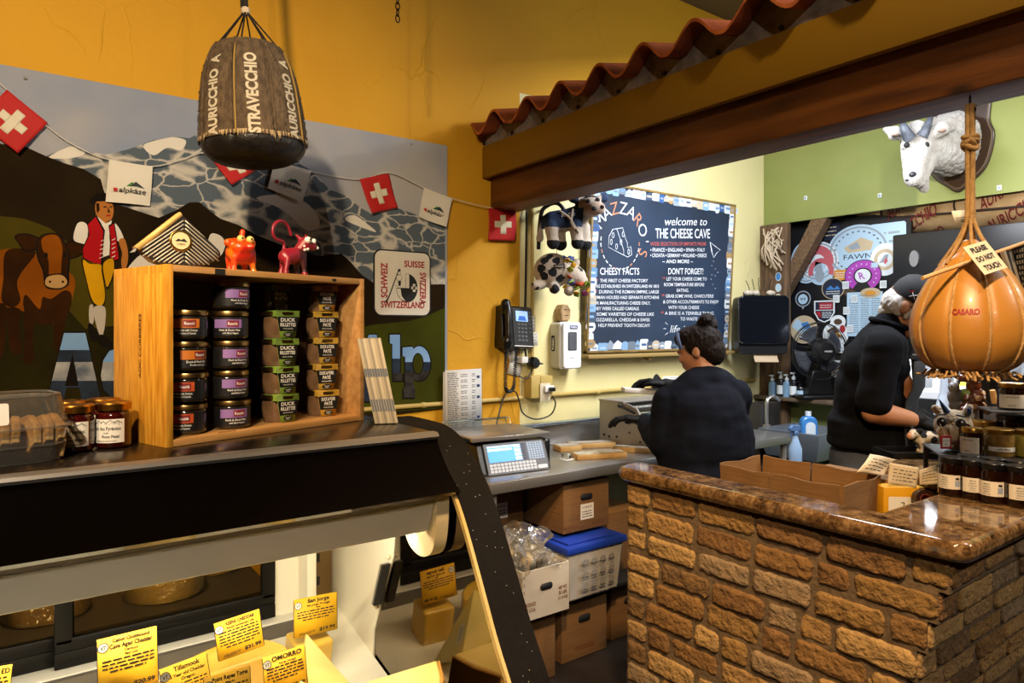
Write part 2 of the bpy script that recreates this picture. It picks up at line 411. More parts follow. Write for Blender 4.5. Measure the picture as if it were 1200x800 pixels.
bb = N_['Principled BSDF']; old = bb.inputs['Base Color'].links[0].from_socket; L_.new(old, mx.inputs[1]); L_.new(rp.outputs[0], mx.inputs[2]); L_.new(mx.outputs[0], bb.inputs['Base Color'])
m = MB().use(BEAM); m.box(2.10, 2.27, -.9, 3.068, 2.226, 2.50, .006)
tag(m.build('timber_beam'), 'long brown knotty timber beam under the mustard awning', 'beam', kind='thing')

# ================================================================ MURAL
YM = YW-.014
def mural_mountain():
    m = mat('mural_snow_mountain', '69727a', .6); nt = m.node_tree; N = nt.nodes; L = nt.links; b = N['Principled BSDF']
    tc = N.new('ShaderNodeTexCoord'); mp = N.new('ShaderNodeMapping'); mp.inputs['Rotation'].default_value = (0, R(-38), 0); mp.inputs['Scale'].default_value = (9, 1, 15); L.new(tc.outputs['Object'], mp.inputs[0])
    dn = N.new('ShaderNodeTexNoise'); dn.inputs['Scale'].default_value = .7; dn.inputs['Detail'].default_value = 4; L.new(mp.outputs[0], dn.inputs['Vector'])
    mv = N.new('ShaderNodeMixRGB'); mv.blend_type = 'ADD'; mv.inputs[0].default_value = 1.0; L.new(mp.outputs[0], mv.inputs[1]); L.new(dn.outputs['Color'], mv.inputs[2])
    vo = N.new('ShaderNodeTexVoronoi'); vo.feature = 'DISTANCE_TO_EDGE'; vo.inputs['Scale'].default_value = 1.0; L.new(mv.outputs[0], vo.inputs['Vector'])
    pn = N.new('ShaderNodeTexNoise'); pn.inputs['Scale'].default_value = 5; pn.inputs['Detail'].default_value = 4; L.new(tc.outputs['Object'], pn.inputs['Vector'])
    ml = N.new('ShaderNodeMapRange'); ml.inputs[1].default_value = .45; ml.inputs[2].default_value = .68; ml.inputs[3].default_value = .05; ml.inputs[4].default_value = .5; L.new(pn.outputs[0], ml.inputs[0])
    dv = N.new('ShaderNodeMath'); dv.operation = 'DIVIDE'; L.new(vo.outputs['Distance'], dv.inputs[0]); L.new(ml.outputs[0], dv.inputs[1])
    rp = N.new('ShaderNodeValToRGB'); e = rp.color_ramp.elements; e[0].position = .1; e[0].color = lin('bfb8aa'); e[1].position = 1.0; e[1].color = lin('566068')
    L.new(dv.outputs[0], rp.inputs[0]); L.new(rp.outputs[0], b.inputs['Base Color']); return m
SKYM = mat('mural_sky', 'aba7a3', .6, col2='858fa3', vs=1.6, vd=3); MTN = mural_mountain()
DARK = mat('mural_dark_brown', '1d150b', .6, col2='291e0e', vs=3); HILL = mat('mural_olive', '51460f', .6, col2='3d360d', vs=3)
GRN = mat('mural_green', '3f4310', .6, col2='35370c', vs=4); MBK = mat('mural_black', '17130f', .5); MW = mat('mural_white', 'd9d2c4', .55)
COWA = mat('mural_cow_brown', '8a4a0c', .6, col2='753d08', vs=8); COWB = mat('mural_cow_dark', '351c07', .6, col2='281505', vs=8); COWC = mat('mural_cow_muzzle', 'b08a55', .5)
SKIN_M = mat('mural_skin', 'a96a30', .5); VEST = mat('mural_red', 'a5161a', .5); BREE = mat('mural_yellow', 'd19a10', .5, col2='b8860c', vs=9); SOCK = mat('mural_sock', 'b4aa9c', .5)
LBLUE = mat('mural_letter_blue', '6d95c4', .5, col2='86a9d0', vs=4); LDARK = mat('mural_letter_mountain', '2e3848', .5, col2='232a36', vs=14); LROCK = mat('mural_letter_rock', '393734', .5, col2='26231f', vs=30); LSNOW = mat('mural_letter_snow', 'b9b7b2', .5, col2='5b6470', vs=9)
MF = FB((0, YM, 0))
m = MB(); m.use(SKYM).box(-1.0, 1.822, YM, YW-.001, 1.18, 2.525, .001)
lay = [0]
def paint(matl, pts, smooth=False, n=4):
    lay[0] += 1; q = [onY(a, b, YM) for a, b in pts]; q = [(p.x, p.z) for p in q]
    if smooth: q = spl2(q, n)
    m.use(matl).flat(q, .0004+lay[0]*.00003, MF)
XL = -150
paint(MTN, [(54, 183), (82, 171), (104, 178), (125, 181), (150, 175), (180, 164), (205, 160), (222, 162), (240, 152), (262, 146), (290, 150), (315, 168), (345, 185), (372, 206), (386, 222), (405, 229), (422, 243), (436, 251), (452, 249), (466, 244), (484, 250), (502, 257), (521.5, 266), (521.5, 420), (54, 420)])
paint(MW, [(57, 184), (82, 172), (92, 175), (100, 179), (90, 184), (74, 186)], True); paint(MW, [(168, 170), (190, 163), (205, 161), (218, 165), (212, 176), (196, 173), (180, 182)], True)
paint(MW, [(300, 232), (330, 245), (360, 270), (375, 262), (362, 240), (335, 228)], True); paint(MW, [(405, 258), (440, 272), (430, 262), (415, 252)], True)
paint(DARK, [(XL, 150), (30, 172), (54, 183), (75, 191), (98, 198), (118, 210), (124, 232), (140, 240), (170, 250), (186, 255), (205, 247), (222, 237), (234, 237), (246, 247), (258, 256), (278, 263), (300, 275), (330, 287), (355, 294), (372, 300), (388, 298), (400, 297), (412, 308), (424, 322), (440, 333), (470, 335), (500, 333), (521.5, 333), (521.5, 478), (XL, 560)])
paint(HILL, [(XL, 235), (0, 253), (28, 256), (58, 267), (80, 284), (100, 300), (150, 330), (150, 440), (XL, 470)])
paint(mat('mural_dark_olive', '2a250a', .6, col2='1f1b08', vs=5), [(XL, 330), (60, 340), (100, 385), (150, 380), (150, 505), (XL, 530)])
paint(GRN, [(400, 388), (440, 380), (480, 376), (503, 369), (521.5, 360), (521.5, 478), (400, 486)])
# black and white cow half behind the crate
paint(MBK, [(150, 300), (156, 288), (168, 284), (186, 283), (215, 284), (225, 310), (220, 330), (150, 330)], True)
paint(MW, [(152, 296), (158, 290), (164, 286), (158, 295)]); paint(MW, [(148, 318), (158, 304), (170, 296), (178, 303), (186, 316), (180, 330), (150, 330)], True); paint(MW, [(243, 300), (246, 275), (258, 276), (264, 286), (258, 300)], True)
# brown cow
paint(COWA, [(XL+60, 320), (-20, 300), (0, 293), (20, 292), (50, 300), (80, 318), (88, 330), (84, 352), (76, 372), (60, 380), (45, 377), (30, 366), (0, 360), (XL+60, 372)], True)
paint(COWB, [(6, 296), (24, 291), (42, 296), (26, 318), (20, 332), (24, 352), (14, 360), (2, 352), (4, 326)], True); paint(COWB, [(30, 345), (46, 362), (50, 348), (60, 350), (76, 340), (84, 346), (80, 366), (60, 380), (42, 377), (28, 362)], True)
for lg in ([(-4, 358), (8, 360), (6, 395), (2, 418), (-6, 414), (-4, 390)], [(10, 362), (25, 364), (22, 385), (26, 412), (13, 414), (10, 392)], [(28, 364), (42, 370), (38, 396), (40, 422), (28, 424), (29, 396)], [(64, 374), (78, 368), (74, 392), (72, 412), (64, 406)]): paint(COWB, lg, True)
paint(MBK, [(17, 276), (32, 273.5), (47, 280), (45, 291.5), (30, 294.5), (22, 286)], True); paint(MBK, [(70, 291), (84, 282.5), (102, 289), (95, 299.5), (79, 303.5)], True)
paint(COWB, [(19, 277), (32, 275), (46, 281), (44, 290), (30, 293), (23, 285)], True); paint(COWB, [(72, 292), (84, 284), (100, 290), (94, 298), (80, 302)], True)
paint(MBK, [(44, 280), (56, 273), (70, 275), (77, 285), (82, 300), (81, 318), (80, 334), (66, 339), (53, 336), (50, 318), (43, 300)], True)
paint(COWB, [(45, 281), (56, 274), (69, 276), (76, 286), (80, 300), (79, 318), (78, 332), (66, 337), (54, 334), (52, 318), (45, 300)], True)
paint(COWA, [(49, 280), (58, 275), (68, 277), (73, 290), (72, 306), (70, 324), (58, 324), (57, 306), (50, 292)], True)
paint(MBK, [(54, 323.5), (64, 320.5), (75, 321.5), (81, 331), (73, 338.5), (59, 338.5), (51.5, 333)], True); paint(MBK, [(52, 297), (55, 296), (56, 301), (53, 302)], True); paint(MBK, [(75, 296), (78, 297), (77, 302), (74.5, 301)], True); paint(COWC, [(55, 325), (64, 322), (74, 323), (79, 331), (72, 337), (60, 337), (53, 333)], True); paint(COWB, [(57, 329), (60, 328.5), (60, 331), (57.5, 331.5)]); paint(COWB, [(72, 328.5), (75, 329), (75, 331.5), (72.5, 331)])
# herdsman
paint(MBK, [(106, 234), (112, 229), (124, 229), (132, 234), (130, 238), (108, 239)], True); paint(MBK, [(110, 232), (113, 226), (124, 226), (126, 233)])
paint(SKIN_M, [(112, 238), (118, 236), (130, 237), (133, 246), (131, 256), (124, 259), (113, 252)], True); paint(SKIN_M, [(114, 252), (126, 256), (125, 266), (115, 264)]); paint(MBK, [(121, 242), (125, 241.5), (125, 243), (121, 243.3)]); paint(MBK, [(128.5, 241.5), (131.5, 241.5), (131.5, 243), (128.5, 243)]); paint(COWB, [(126.5, 242), (129, 249), (126, 249)]); paint(VEST, [(124, 252), (130, 251.5), (129, 253.4), (125, 253.6)]); paint(COWB, [(112.5, 238), (116, 238), (117, 246), (113.5, 250)])
paint(MW, [(112, 252), (124, 262), (131, 258), (128, 276), (130, 298), (121, 301), (116, 270)])
paint(MBK, [(85, 281), (89, 262), (98, 259), (105, 266), (103, 284), (96, 287)], True); paint(MW, [(86, 280), (90, 263), (97, 260), (103, 266), (101, 284), (95, 285)], True)
paint(MW, [(134, 262), (140, 268), (145, 280), (140, 283), (134, 278)], True); paint(SKIN_M, [(139, 282), (146, 280), (150, 296), (149, 310), (144, 318), (142, 306), (143, 296)], True)
paint(MBK, [(97, 303), (96, 292), (104, 274), (102, 262), (113, 252), (123, 270), (120, 300), (122, 311), (112, 309)]); paint(VEST, [(98, 302), (97, 292), (105, 275), (103, 263), (112, 254), (121, 271), (119, 300), (118, 309), (110, 308)])
paint(MBK, [(127, 264), (134, 260), (137, 278), (140, 304), (134, 307), (128, 302), (129, 280)]); paint(VEST, [(128, 266), (133, 262), (136, 278), (139, 303), (134, 305), (129, 301), (130, 281)])
for y in (282, 287, 292, 297, 302): paint(MW, [(118-(y-282)*.1, y), (123-(y-282)*.1, y-1.5), (123-(y-282)*.1, y-.7), (118-(y-282)*.1, y+.8)]); paint(MW, [(131, y-1), (135, y-3), (135, y-2), (131, y)])
paint(MBK, [(95, 304), (104, 308), (120, 310), (133, 302), (134, 320), (126, 339), (122, 330), (124, 346), (121, 359), (112, 359), (106, 350), (100, 326)], True)
paint(BREE, [(97, 305), (105, 309), (118, 310), (119, 318), (123, 345), (120, 357), (113, 357), (107, 349), (101, 326)], True); paint(BREE, [(121, 309), (132, 303), (133, 318), (126, 336), (123, 328)], True)
paint(SOCK, [(110, 360), (123, 360), (123, 380), (120, 393), (117, 393), (112, 378)], True); paint(SOCK, [(105, 358), (109, 358), (110, 375), (106, 382), (104, 370)], True); paint(MBK, [(116, 393), (122, 393), (135, 404), (130, 408), (116, 404)], True); paint(MBK, [(103, 380), (108, 380), (116, 396), (108, 400), (104, 392)], True)
# painted letters A c ... A l p with a mountain view inside
def letter(outer, tones, hole=None, off=1.5):
    cx = sum(a for a, b in outer)/len(outer); cy = sum(b for a, b in outer)/len(outer)
    x0, x1 = min(a for a, b in outer), max(a for a, b in outer); y0, y1 = min(b for a, b in outer), max(b for a, b in outer)
    big = [(cx+(a-cx)*(1+2*off/(x1-x0)), cy+(b-cy)*(1+2*off/(y1-y0))) for a, b in outer]
    paint(MBK, big)
    for matl, ya, yb in tones:
        # clip the outline to a band
        pts = outer
        for lim, sgn in ((ya, 1), (yb, -1)):
            o = []
            for i in range(len(pts)):
                a, b = pts[i], pts[(i+1) % len(pts)]; ia, ib = (a[1]-lim)*sgn >= 0, (b[1]-lim)*sgn >= 0
                if ia: o.append(a)
                if ia != ib: t = (lim-a[1])/(b[1]-a[1]); o.append((a[0]+(b[0]-a[0])*t, lim))
            pts = o
        if len(pts) > 2: paint(matl, pts)
    if hole: paint(hole[0], hole[1]); 
TL = [(LBLUE, 0, 428), (LSNOW, 428, 446), (LDARK, 446, 600)]
letter([(75, 390), (100, 390), (121, 480), (98, 480), (93, 454), (78, 454), (72, 480), (52, 480)], [(LBLUE, 0, 410), (LDARK, 410, 424), (LSNOW, 424, 446), (LDARK, 446, 600)])
paint(MBK, [(85, 414), (92, 452), (76, 452)])
cpts = [(146, 410), (138, 408), (128, 411), (121, 422), (118, 440), (121, 456), (130, 465), (146, 465), (146, 452), (137, 446), (134, 437), (137, 427), (146, 424)]
letter(cpts, [(LBLUE, 0, 424), (LSNOW, 424, 446), (LDARK, 446, 600)])
letter([(424, 410), (432, 392), (441, 392), (444, 410), (452, 470), (424, 470)], [(LBLUE, 0, 412), (LDARK, 412, 600)])
letter([(456.5, 392), (468.5, 392), (468.5, 437), (471, 437), (471, 446), (460, 446), (459.5, 436), (459.5, 403), (456.5, 402)], [(LBLUE, 0, 420), (LDARK, 420, 437), (LROCK, 437, 600)])
pp = [(471.5, 407), (483, 406), (484, 409)]+[(491+13*math.cos(a)*1.0, 426-20.5*math.sin(a)) for a in [R(120-k*15) for k in range(0, 17)]]+[(484.5, 444), (484.5, 453), (486, 453), (486, 465.5), (472.5, 465.5), (472.5, 455), (474.5, 453), (474.5, 418), (471.5, 417)]
letter(pp, [(LBLUE, 0, 424), (LDARK, 424, 434), (LROCK, 434, 600)])
paint(MBK, [(489.5+6.7*math.cos(a), 426-12.7*math.sin(a)) for a in [2*PI*k/20 for k in range(20)]]); paint(GRN, [(489.5+5.5*math.cos(a), 426-11.5*math.sin(a)) for a in [2*PI*k/20 for k in range(20)]])
for k_, m_ in MATS.items():
    if k_.startswith('mural_'): b_ = m_.node_tree.nodes['Principled BSDF']; b_.inputs['Specular IOR Level'].default_value = .06; b_.inputs['Roughness'].default_value = .9
m.use(STEELD)
for q in ((30, 92), (482, 169)): p = onY(q[0], q[1], YM); m.ell((p.x, YM-.002, p.z), .006)
tag(m.build('mural_panel', ang=20), 'large painted mural of snowy mountains, brown cow and herdsman in red vest', 'mural')
# ================================================================ BUNTING ON THE WALL
def fr_on_wall(px, py, rot, y=YW-.03): return FB(onY(px, py, y)) @ RZ(rot)
pts = [onY(a, b, YW-.03) for a, b in ((-60, 40), (2, 100), (55, 148), (90, 172), (128, 187), (178, 195), (215, 186), (242, 179), (305, 190), (318, 191), (364, 201), (421, 210), (456, 202), (497, 220), (532, 233), (573, 243), (604, 245), (622, 243))]
m = MB().use(mat('white_cord', 'cfc8b8', .8)); m.tube(spl(pts, 5), .0022, 6); tag(m.build('bunting_string'), 'thin white string strung across the mural carrying small flags', 'string')
def flag(quad, swiss, label):
    """cloth hanging from the string; quad = TL TR BR BL as seen"""
    q = [onY(a, b, YW-.034) for a, b in quad]
    o = (q[0]+q[1])/2; t = thing('flag', label, 'flag', o, 0, 'bunting flags')
    ph = rnd.uniform(0, 6)
    def P(u, v, off=0):
        a = q[0].lerp(q[1], u); b = q[3].lerp(q[2], u); p = a.lerp(b, v)
        return p-o+V((0, -.006*math.sin(u*5+ph)*v-.003*math.sin(v*6+ph)-off, 0))
    m = MB().use(RED if swiss else CREAM)
    m.surf(lambda u, v: P(u, v), 14, 14)
    if swiss:
        m.use(mat('cross_white', 'd8cfb4', .8))
        for u0, u1, v0, v1 in ((.40, .60, .2, .8), (.2, .40, .4, .6), (.60, .8, .4, .6)): m.surf(lambda u, v: P(u0+(u1-u0)*u, v0+(v1-v0)*v, .0012), 6, 6)
    c = m.build('cloth', t, ang=0, solid=.0012)
    if not swiss:
        m = MB().use(CREAM)
        for u0, u1, v0, v1 in ((0, 1, 0, .07), (0, 1, .95, 1), (0, .04, 0, 1), (.96, 1, 0, 1)): m.surf(lambda u, v: P(u0+(u1-u0)*u, v0+(v1-v0)*v, .0016), 8, 8)
        m.build('hem', t, ang=0)
        x = (P(.9, .7)-P(.1, .7)); w = x.length*.95; M = frame(P(.52, .74, .0035), x, P(.5, .1)-P(.5, .9))
        m = MB().use(INK); m.text('alpkäse', M @ T(.06*w), .17*w, w*.8, bold=.012, shear=.15)
        m.use(mat('flag_green', '3f7a2c', .8)); m.flat([(-.12*w, .22*w), (.05*w, .38*w), (.12*w, .33*w), (0, .22*w)], .0006, M)
        m.use(mat('flag_slate', '2c333a', .8)); m.flat([(-.02*w, .22*w), (.10*w, .34*w), (.16*w, .40*w), (.28*w, .32*w), (.42*w, .20*w), (.2*w, .24*w)], .0008, M)
        m.use(RED); m.flat(rrect(-.5*w, -.38*w, 0, .12*w, .015*w), .0008, M); m.build('printed_logo', t, ang=0)
    return t
flag([(8, 105), (56, 144), (21, 180), (-28, 141)], 1, 'red flag with white cross, tilted, at the far left above the cow')
flag([(128, 187), (179, 195), (176, 241), (124, 236)], 0, 'white cloth flag with mountain logo above the painted herdsman')
flag([(242, 178), (306, 190), (304, 197), (271, 217)], 1, 'red white-cross flag partly hidden behind the hanging dark cheese')
flag([(322, 188), (365, 200), (354, 237), (314, 220)], 0, 'white logo flag just right of the hanging dark cheese')
flag([(421, 210), (455, 203), (466, 243), (435, 250)], 1, 'tilted red white-cross flag above the square cheese sign')
flag([(497, 220), (530, 233), (522, 266), (490, 254)], 0, 'white logo flag at the right edge of the mural')
flag([(573, 244), (605, 245), (605, 282), (573, 281)], 1, 'small red white-cross flag on bare yellow wall above the telephone')

# ================================================================ HANGING CHAIN
m = MB().use(mat('dark_chain', '3a2a1c', .5, metal=.8)); c = onY(466, 22, 2.3)
for k in range(34):
    r_ = Matrix.Rotation(PI/2*(k % 2), 4, 'Z'); m.tube([(.008*math.cos(a), 0, .014*math.sin(a)) for a in [2*PI*i/12 for i in range(12)]], .0026, 6, T(c.x, c.y, c.z+k*.023) @ r_, True)
m.tube([(c.x, c.y, c.z+34*.023-.01), (c.x, c.y, 3.799)], .004, 6)
tag(m.build('hanging_chain'), 'short end of thin dark chain hanging before the mustard wall', 'chain')

# ================================================================ BIG NETTED CHEESE ON A ROPE
cc = atD(295, 123, 2.2)
NET = mat('net_rind', '4b3b28', .85, col2='6b573e', vs=60, bump=.9, bs=130, stretch=(1, 1, .6))
WAX = mat('black_wax', '151311', .4, bump=.6, bs=35, col2='2a2621', vs=16)
t = thing('hanging_cheese', 'large dark netted cheese lettered AURICCHIO STRAVECCHIO hanging before the mural', 'cheese', cc)
t.rotation_euler = (R(2), R(-3.5), R(-39+8))
H2 = .185
prof = [(0, -H2-.005), (.07, -H2-.008), (.125, -H2+.006), (.155, -H2+.035), (.160, -H2+.07), (.156, -.06), (.147, .03), (.133, .10), (.115, .15), (.095, .178), (.06, .188), (0, .19)]
nseg = 64
def lob(mb, prof, dr=0):
    vs = []; fs = []
    P = [(p.x, p.z) for p in spl([(a, 0, b) for a, b in prof], 4)]
    for r, z in P:
        for k in range(nseg*2):
            a = 2*PI*k/(nseg*2); s = abs(math.sin(a*4)); f = 1-.05*(1-s)**5*min(1, r/.1)
            vs.append(((r+dr)*f*math.cos(a), (r+dr)*f*math.sin(a), z))
    n = nseg*2
    for i in range(len(P)-1):
        for k in range(n): fs.append((i*n+k, i*n+(k+1) % n, (i+1)*n+(k+1) % n, (i+1)*n+k))
    mb.add(vs, fs); return P
m = MB().use(WAX); lob(m, prof); m.build('wax_body', t, ang=0)
m = MB().use(NET); pr2 = [p for p in prof if -H2+.05 < p[1] < .18]; pr2 = [(.1605, -H2+.055)]+pr2
lob(m, pr2, .004)
for k in range(8):                        # ropes running down between the lobes
    a = 2*PI*k/8; m.tube(spl([((r*.965+.007)*math.cos(a), (r*.965+.007)*math.sin(a), z) for r, z in pr2], 4), .0035, 6)
m.build('netting', t, ang=0)
m = MB().use(mat('frayed_cream_edge', 'b59c72', .95, bump=.8, bs=120))
for k in range(110):
    a = 2*PI*k/110+rnd.uniform(-.03, .03); s = abs(math.sin(a*4)); z0 = -H2+.06; L2 = rnd.uniform(.006, .02)*(1.4-s); r0 = .163-.007*(1-s)**4
    w = rnd.uniform(.015, .035)
    m.add([(r0*1.012*math.cos(a-w), r0*1.012*math.sin(a-w), z0+.008), (r0*1.012*math.cos(a+w), r0*1.012*math.sin(a+w), z0+.008), (r0*1.02*math.cos(a), r0*1.02*math.sin(a), z0-L2)], [(0, 1, 2)])
m.build('frayed_edge', t, ang=0, solid=.001)
NETW = mat('net_lettering', 'c9bda3', .85)
def vtext(s, a, zc, h, L):
    # letters run upwards along a lobe
    m2 = MB(); vs, fs, x0, x1 = textmesh(s, .04); k = L/(x1-x0); kk = h/.72; out = []
    for v in vs:
        z = zc+(v.x-x0)*k-L/2; w = -(v.y*kk-h/2)
        r = None
        for (ra, za), (rb, zb) in zip(prof[4:], prof[5:]):
            if za <= z <= zb: r = ra+(rb-ra)*(z-za)/(zb-za)
        r = (r or .16)+.0068; an = a+w/r
        out.append((r*math.cos(an), r*math.sin(an), z))
    return out, fs
m = MB().use(NETW)
FA = R(-67.5)
for i in range(8):
    a = FA+2*PI*i/8; word = 'STRAVECCHIO' if i % 2 == 0 else 'AURICCHIO  A'
    out, fs = vtext(word, a, -.005, .034, .25); m.add(out, fs, smooth=False)
m.build('lettering', t, ang=0)
t.rotation_euler = (R(3), R(-3), FA*0+R(-90)-math.atan2(-cc.y, -cc.x)*-1+R(92)-R(90)) if False else (R(2), R(-3), math.atan2(-cc.y, -cc.x)-FA)
m = MB().use(mat('thin_colour_cord', '9a7a3a', .8))
a = FA-PI/8*.8
m.tube([((r+.008)*math.cos(a), (r+.008)*math.sin(a), z) for r, z in pr2[:-1]], .003, 6); a = FA+PI/8*2.6
m.tube([((r+.008)*math.cos(a), (r+.008)*math.sin(a), z) for r, z in pr2[:-1]], .003, 6); m.build('side_cord', t, ang=0)
m = MB().use(mat('black_cord', '17120d', .8, bump=.4, bs=200)); top = (0, 0, .30)
for k in range(8):
    a = 2*PI*k/8+.2; m.tube([(.1*math.cos(a), .1*math.sin(a), .172), (.012*math.cos(a), .012*math.sin(a), .285), top], .0028, 6)
m.tube([(0, 0, .29), (0.004, 0, .4), (0, 0, .6), (.01, 0, 3.79-cc.z)], .009, 8); m.tube([(-.009, 0, .3), (-.006, 0, .45), (-.01, 0, .7), (-.0, 0, 3.79-cc.z)], .007, 8)
m.use(ROPE).lathe([(.008, .285), (.014, .29), (.014, .305), (.008, .31)], 12); m.build('hanging_rope', t)

# ================================================================ SQUARE ENAMEL SIGN
c = (onY(437, 290, YM)+onY(504, 372, YM))/2; o1 = onY(437, 330, YM); o2 = onY(504, 330, YM); w = (o2.x-o1.x); h = .325
M0 = FB((0, 0, 0)); t = thing('cheese_sign', 'rounded square white sign with red SWITZERLAND lettering on the mural', 'sign', (c.x, YM-.004, c.z))
m = MB().use(INK); m.prism(rrect(-w/2, w/2, -h/2, h/2, .04), 0, .003, M0); m.build('plate_edge', t)
m = MB().use(mat('enamel_cream', 'd9cdb6', .35, col2='e2ddd2', vs=4)); m.prism(rrect(-w/2+.007, w/2-.007, -h/2+.007, h/2-.007, .035), .003, .004, M0); pl = m.build('plate', t)
m = MB().use(REDINK); M1 = M0 @ T(0, 0, .0042); ww = w-.014
m.text('SWITZERLAND', M1 @ T(0, -h*.37), .032, ww*.80, bold=.03); m.text('SUISSE', M1 @ T(ww*.21, h*.255), .031, ww*.38, bold=.03)
m.text('SCHWEIZ', M1 @ T(-ww*.285, 0.012) @ RZ(PI/2), .034, h*.52, bold=.03); m.text('SVIZZERA', M1 @ T(ww*.315, -.022) @ RZ(-PI/2), .034, h*.5, bold=.03)
m.use(INK); cx, cy, rr = .022, -.022, .062
m.flat([(cx+rr*math.cos(a)*.95, cy+rr*math.sin(a)*1.15) for a in [R(180+k*10) for k in range(0, 28)]]+[(cx+.012, cy+rr*1.1), (cx+.012, cy)], .0004, M1)
m.use(MATS['enamel_cream']); m.flat([(cx-.058, cy-.004), (cx-.036, cy-.004), (cx-.03, cy-.04), (cx-.008, cy-.066), (cx-.035, cy-.055), (cx-.052, cy-.03)], .0008, M1)
m.flat([(cx-.008, cy+.004), (cx+.009, cy+.004), (cx+.009, cy+.064), (cx-.002, cy+.066), (cx-.008, cy+.06)], .0012, M1)
m.use(INK); m.ring(cx-.0, cy+.064, .008, .0095, .001, M1, 12, 0, PI); m.flat([(cx-.0095, cy), (cx-.008, cy), (cx-.008, cy+.064), (cx-.0095, cy+.064)], .0014, M1)
m.use(MATS['enamel_cream']); m.flat([(cx+.022, cy-.005), (cx+.055, cy-.005), (cx+.055, cy+.009), (cx+.022, cy+.009)], .0012, M1); m.flat([(cx+.031, cy-.018), (cx+.046, cy-.018), (cx+.046, cy+.022), (cx+.031, cy+.022)], .0012, M1)
m.use(INK); m.flat([(-.10, -.092), (-.092, -.098), (-.083, -.088), (-.07, -.06), (-.02, .07), (-.025, .07), (-.078, -.062), (-.088, -.08)], .0008, M1)   # long horn
m.flat([(-.03, .066), (-.018, .072), (-.012, .062), (-.022, .056)], .001, M1); m.flat([(-.028, .01), (-.012, .012), (-.012, -.005), (-.018, -.015), (-.026, -.008)], .001, M1)
m.ring(-.022, .048, .008, .0095, .001, M1, 14); m.ring(-.022, .028, .015, .0168, .001, M1, 14); m.flat([(-.045, -.012), (-.01, -.012), (-.01, -.0135), (-.045, -.0135)], .001, M1)
m.build('printed_emblem', t, ang=0)

# ================================================================ DELI DISPLAY CASE
XA, XB = -.95, .765; ZT = 1.35
case = thing('deli_display_case', 'long black deli display case with curved glass front and lit cheese inside', 'display case', (0, 1.5, 0)); O = V((0, 1.5, 0))
def cp(mb, name, **k): return mb.build(name, case, **k)
def CM(): m = MB(); m.M = T(*-O); return m
YZ = frame((0, 0, 0), (0, 1, 0), (0, 0, 1))          # local (y, z), extruded along +X
def yzprism(mb, poly, x0, x1): return mb.prism(poly, x0, x1, YZ)
GLOSS = mat('gloss_black_canopy', '060505', .08, coat=.6)
m = CM().use(mat('brown_steel_top', '4a423b', .22, metal=.85, bump=.02, bs=40, stretch=(2, 40, 40))); m.box(XA, XB, 1.332, 1.98, ZT-.018, ZT, .003); cp(m, 'top_panel')
m = CM().use(mat('top_edge_steel', '8e8c8a', .35, metal=.6)); yzprism(m, [(1.322, ZT-.014), (1.318, ZT-.008), (1.321, ZT-.002), (1.328, ZT+.001), (1.345, ZT+.001), (1.345, ZT-.014)], XA, XB); cp(m, 'top_edge_strip')
arc = spl2([(1.326, 1.337), (1.318, 1.318), (1.287, 1.282), (1.255, 1.255), (1.228, 1.238)], 5, False)
m = CM().use(GLOSS); yzprism(m, arc+[(1.236, 1.230), (1.262, 1.247), (1.294, 1.274), (1.32, 1.30), (1.336, 1.337)], XA, XB); cp(m, 'canopy', ang=30)
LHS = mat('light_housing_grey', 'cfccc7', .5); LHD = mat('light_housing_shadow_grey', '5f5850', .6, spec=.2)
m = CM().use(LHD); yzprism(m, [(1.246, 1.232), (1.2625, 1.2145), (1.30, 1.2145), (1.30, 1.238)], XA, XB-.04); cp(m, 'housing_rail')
m = CM().use(LHS); yzprism(m, [(1.262, 1.214), (1.286, 1.150), (1.295, 1.146), (1.31, 1.146), (1.31, 1.214)], XA, XB-.045); yzprism(m, [(1.30, 1.214), (1.30, 1.20), (1.43, 1.20), (1.43, 1.214)], XA, XB-.045); yzprism(m, [(1.42, 1.214), (1.42, 1.15), (1.43, 1.15), (1.43, 1.214)], XA, XB-.045); cp(m, 'light_housing')
m = CM().use(mat('case_lamp_glow', 'fff0cf', .5, emit=16)); m.tube([(XA, 1.365, 1.172), (XB-.06, 1.365, 1.172)], .013, 12); cp(m, 'lamp_tube')
IVORY = mat('ivory_plastic', 'd8c8a2', .4)
cv = [(1.255+.165*0, 1.236), (1.258, 1.17), (1.272, 1.112), (1.305, 1.088), (1.345, 1.084), (1.385, 1.10), (1.405, 1.14), (1.41, 1.236)]
m = CM().use(IVORY); yzprism(m, spl2(cv, 4, False), XB-.042, XB-.012); cp(m, 'housing_end_cap')
# curved end panel
outer = spl2([(1.62, 1.3505), (1.50, 1.3505), (1.42, 1.345), (1.345, 1.318), (1.275, 1.262), (1.215, 1.19), (1.155, 1.09), (1.09, .975), (1.035, .89), (.99, .78), (.965, .66)], 4, False)
BANDM = mat('black_speckled_band', '0b0a09', .7, col2='12100f', vs=120, spec=.15)
nrm = []
inner = []
for i, p in enumerate(outer):
    a = outer[max(i-1, 0)]; b = outer[min(i+1, len(outer)-1)]; d = V((b[0]-a[0], b[1]-a[1])).normalized(); inner.append((p[0]-d.y*.05*-1*-1, p[1]+d.x*.05))
m = CM().use(BANDM); yzprism(m, outer+inner[::-1], XB+.0, XB+.085); m.use(WHITE)
for k in range(45):
    i = rnd.randrange(12, len(outer)-1); a, b = outer[i], outer[i-1]; t_ = rnd.random(); m.box(-.0006, .0006, -.0006, .0006, -.0005, .0005, 0, T(XB+rnd.uniform(.006, .08), a[0]+(b[0]-a[0])*t_, a[1]+(b[1]-a[1])*t_))
cp(m, 'end_trim_band')
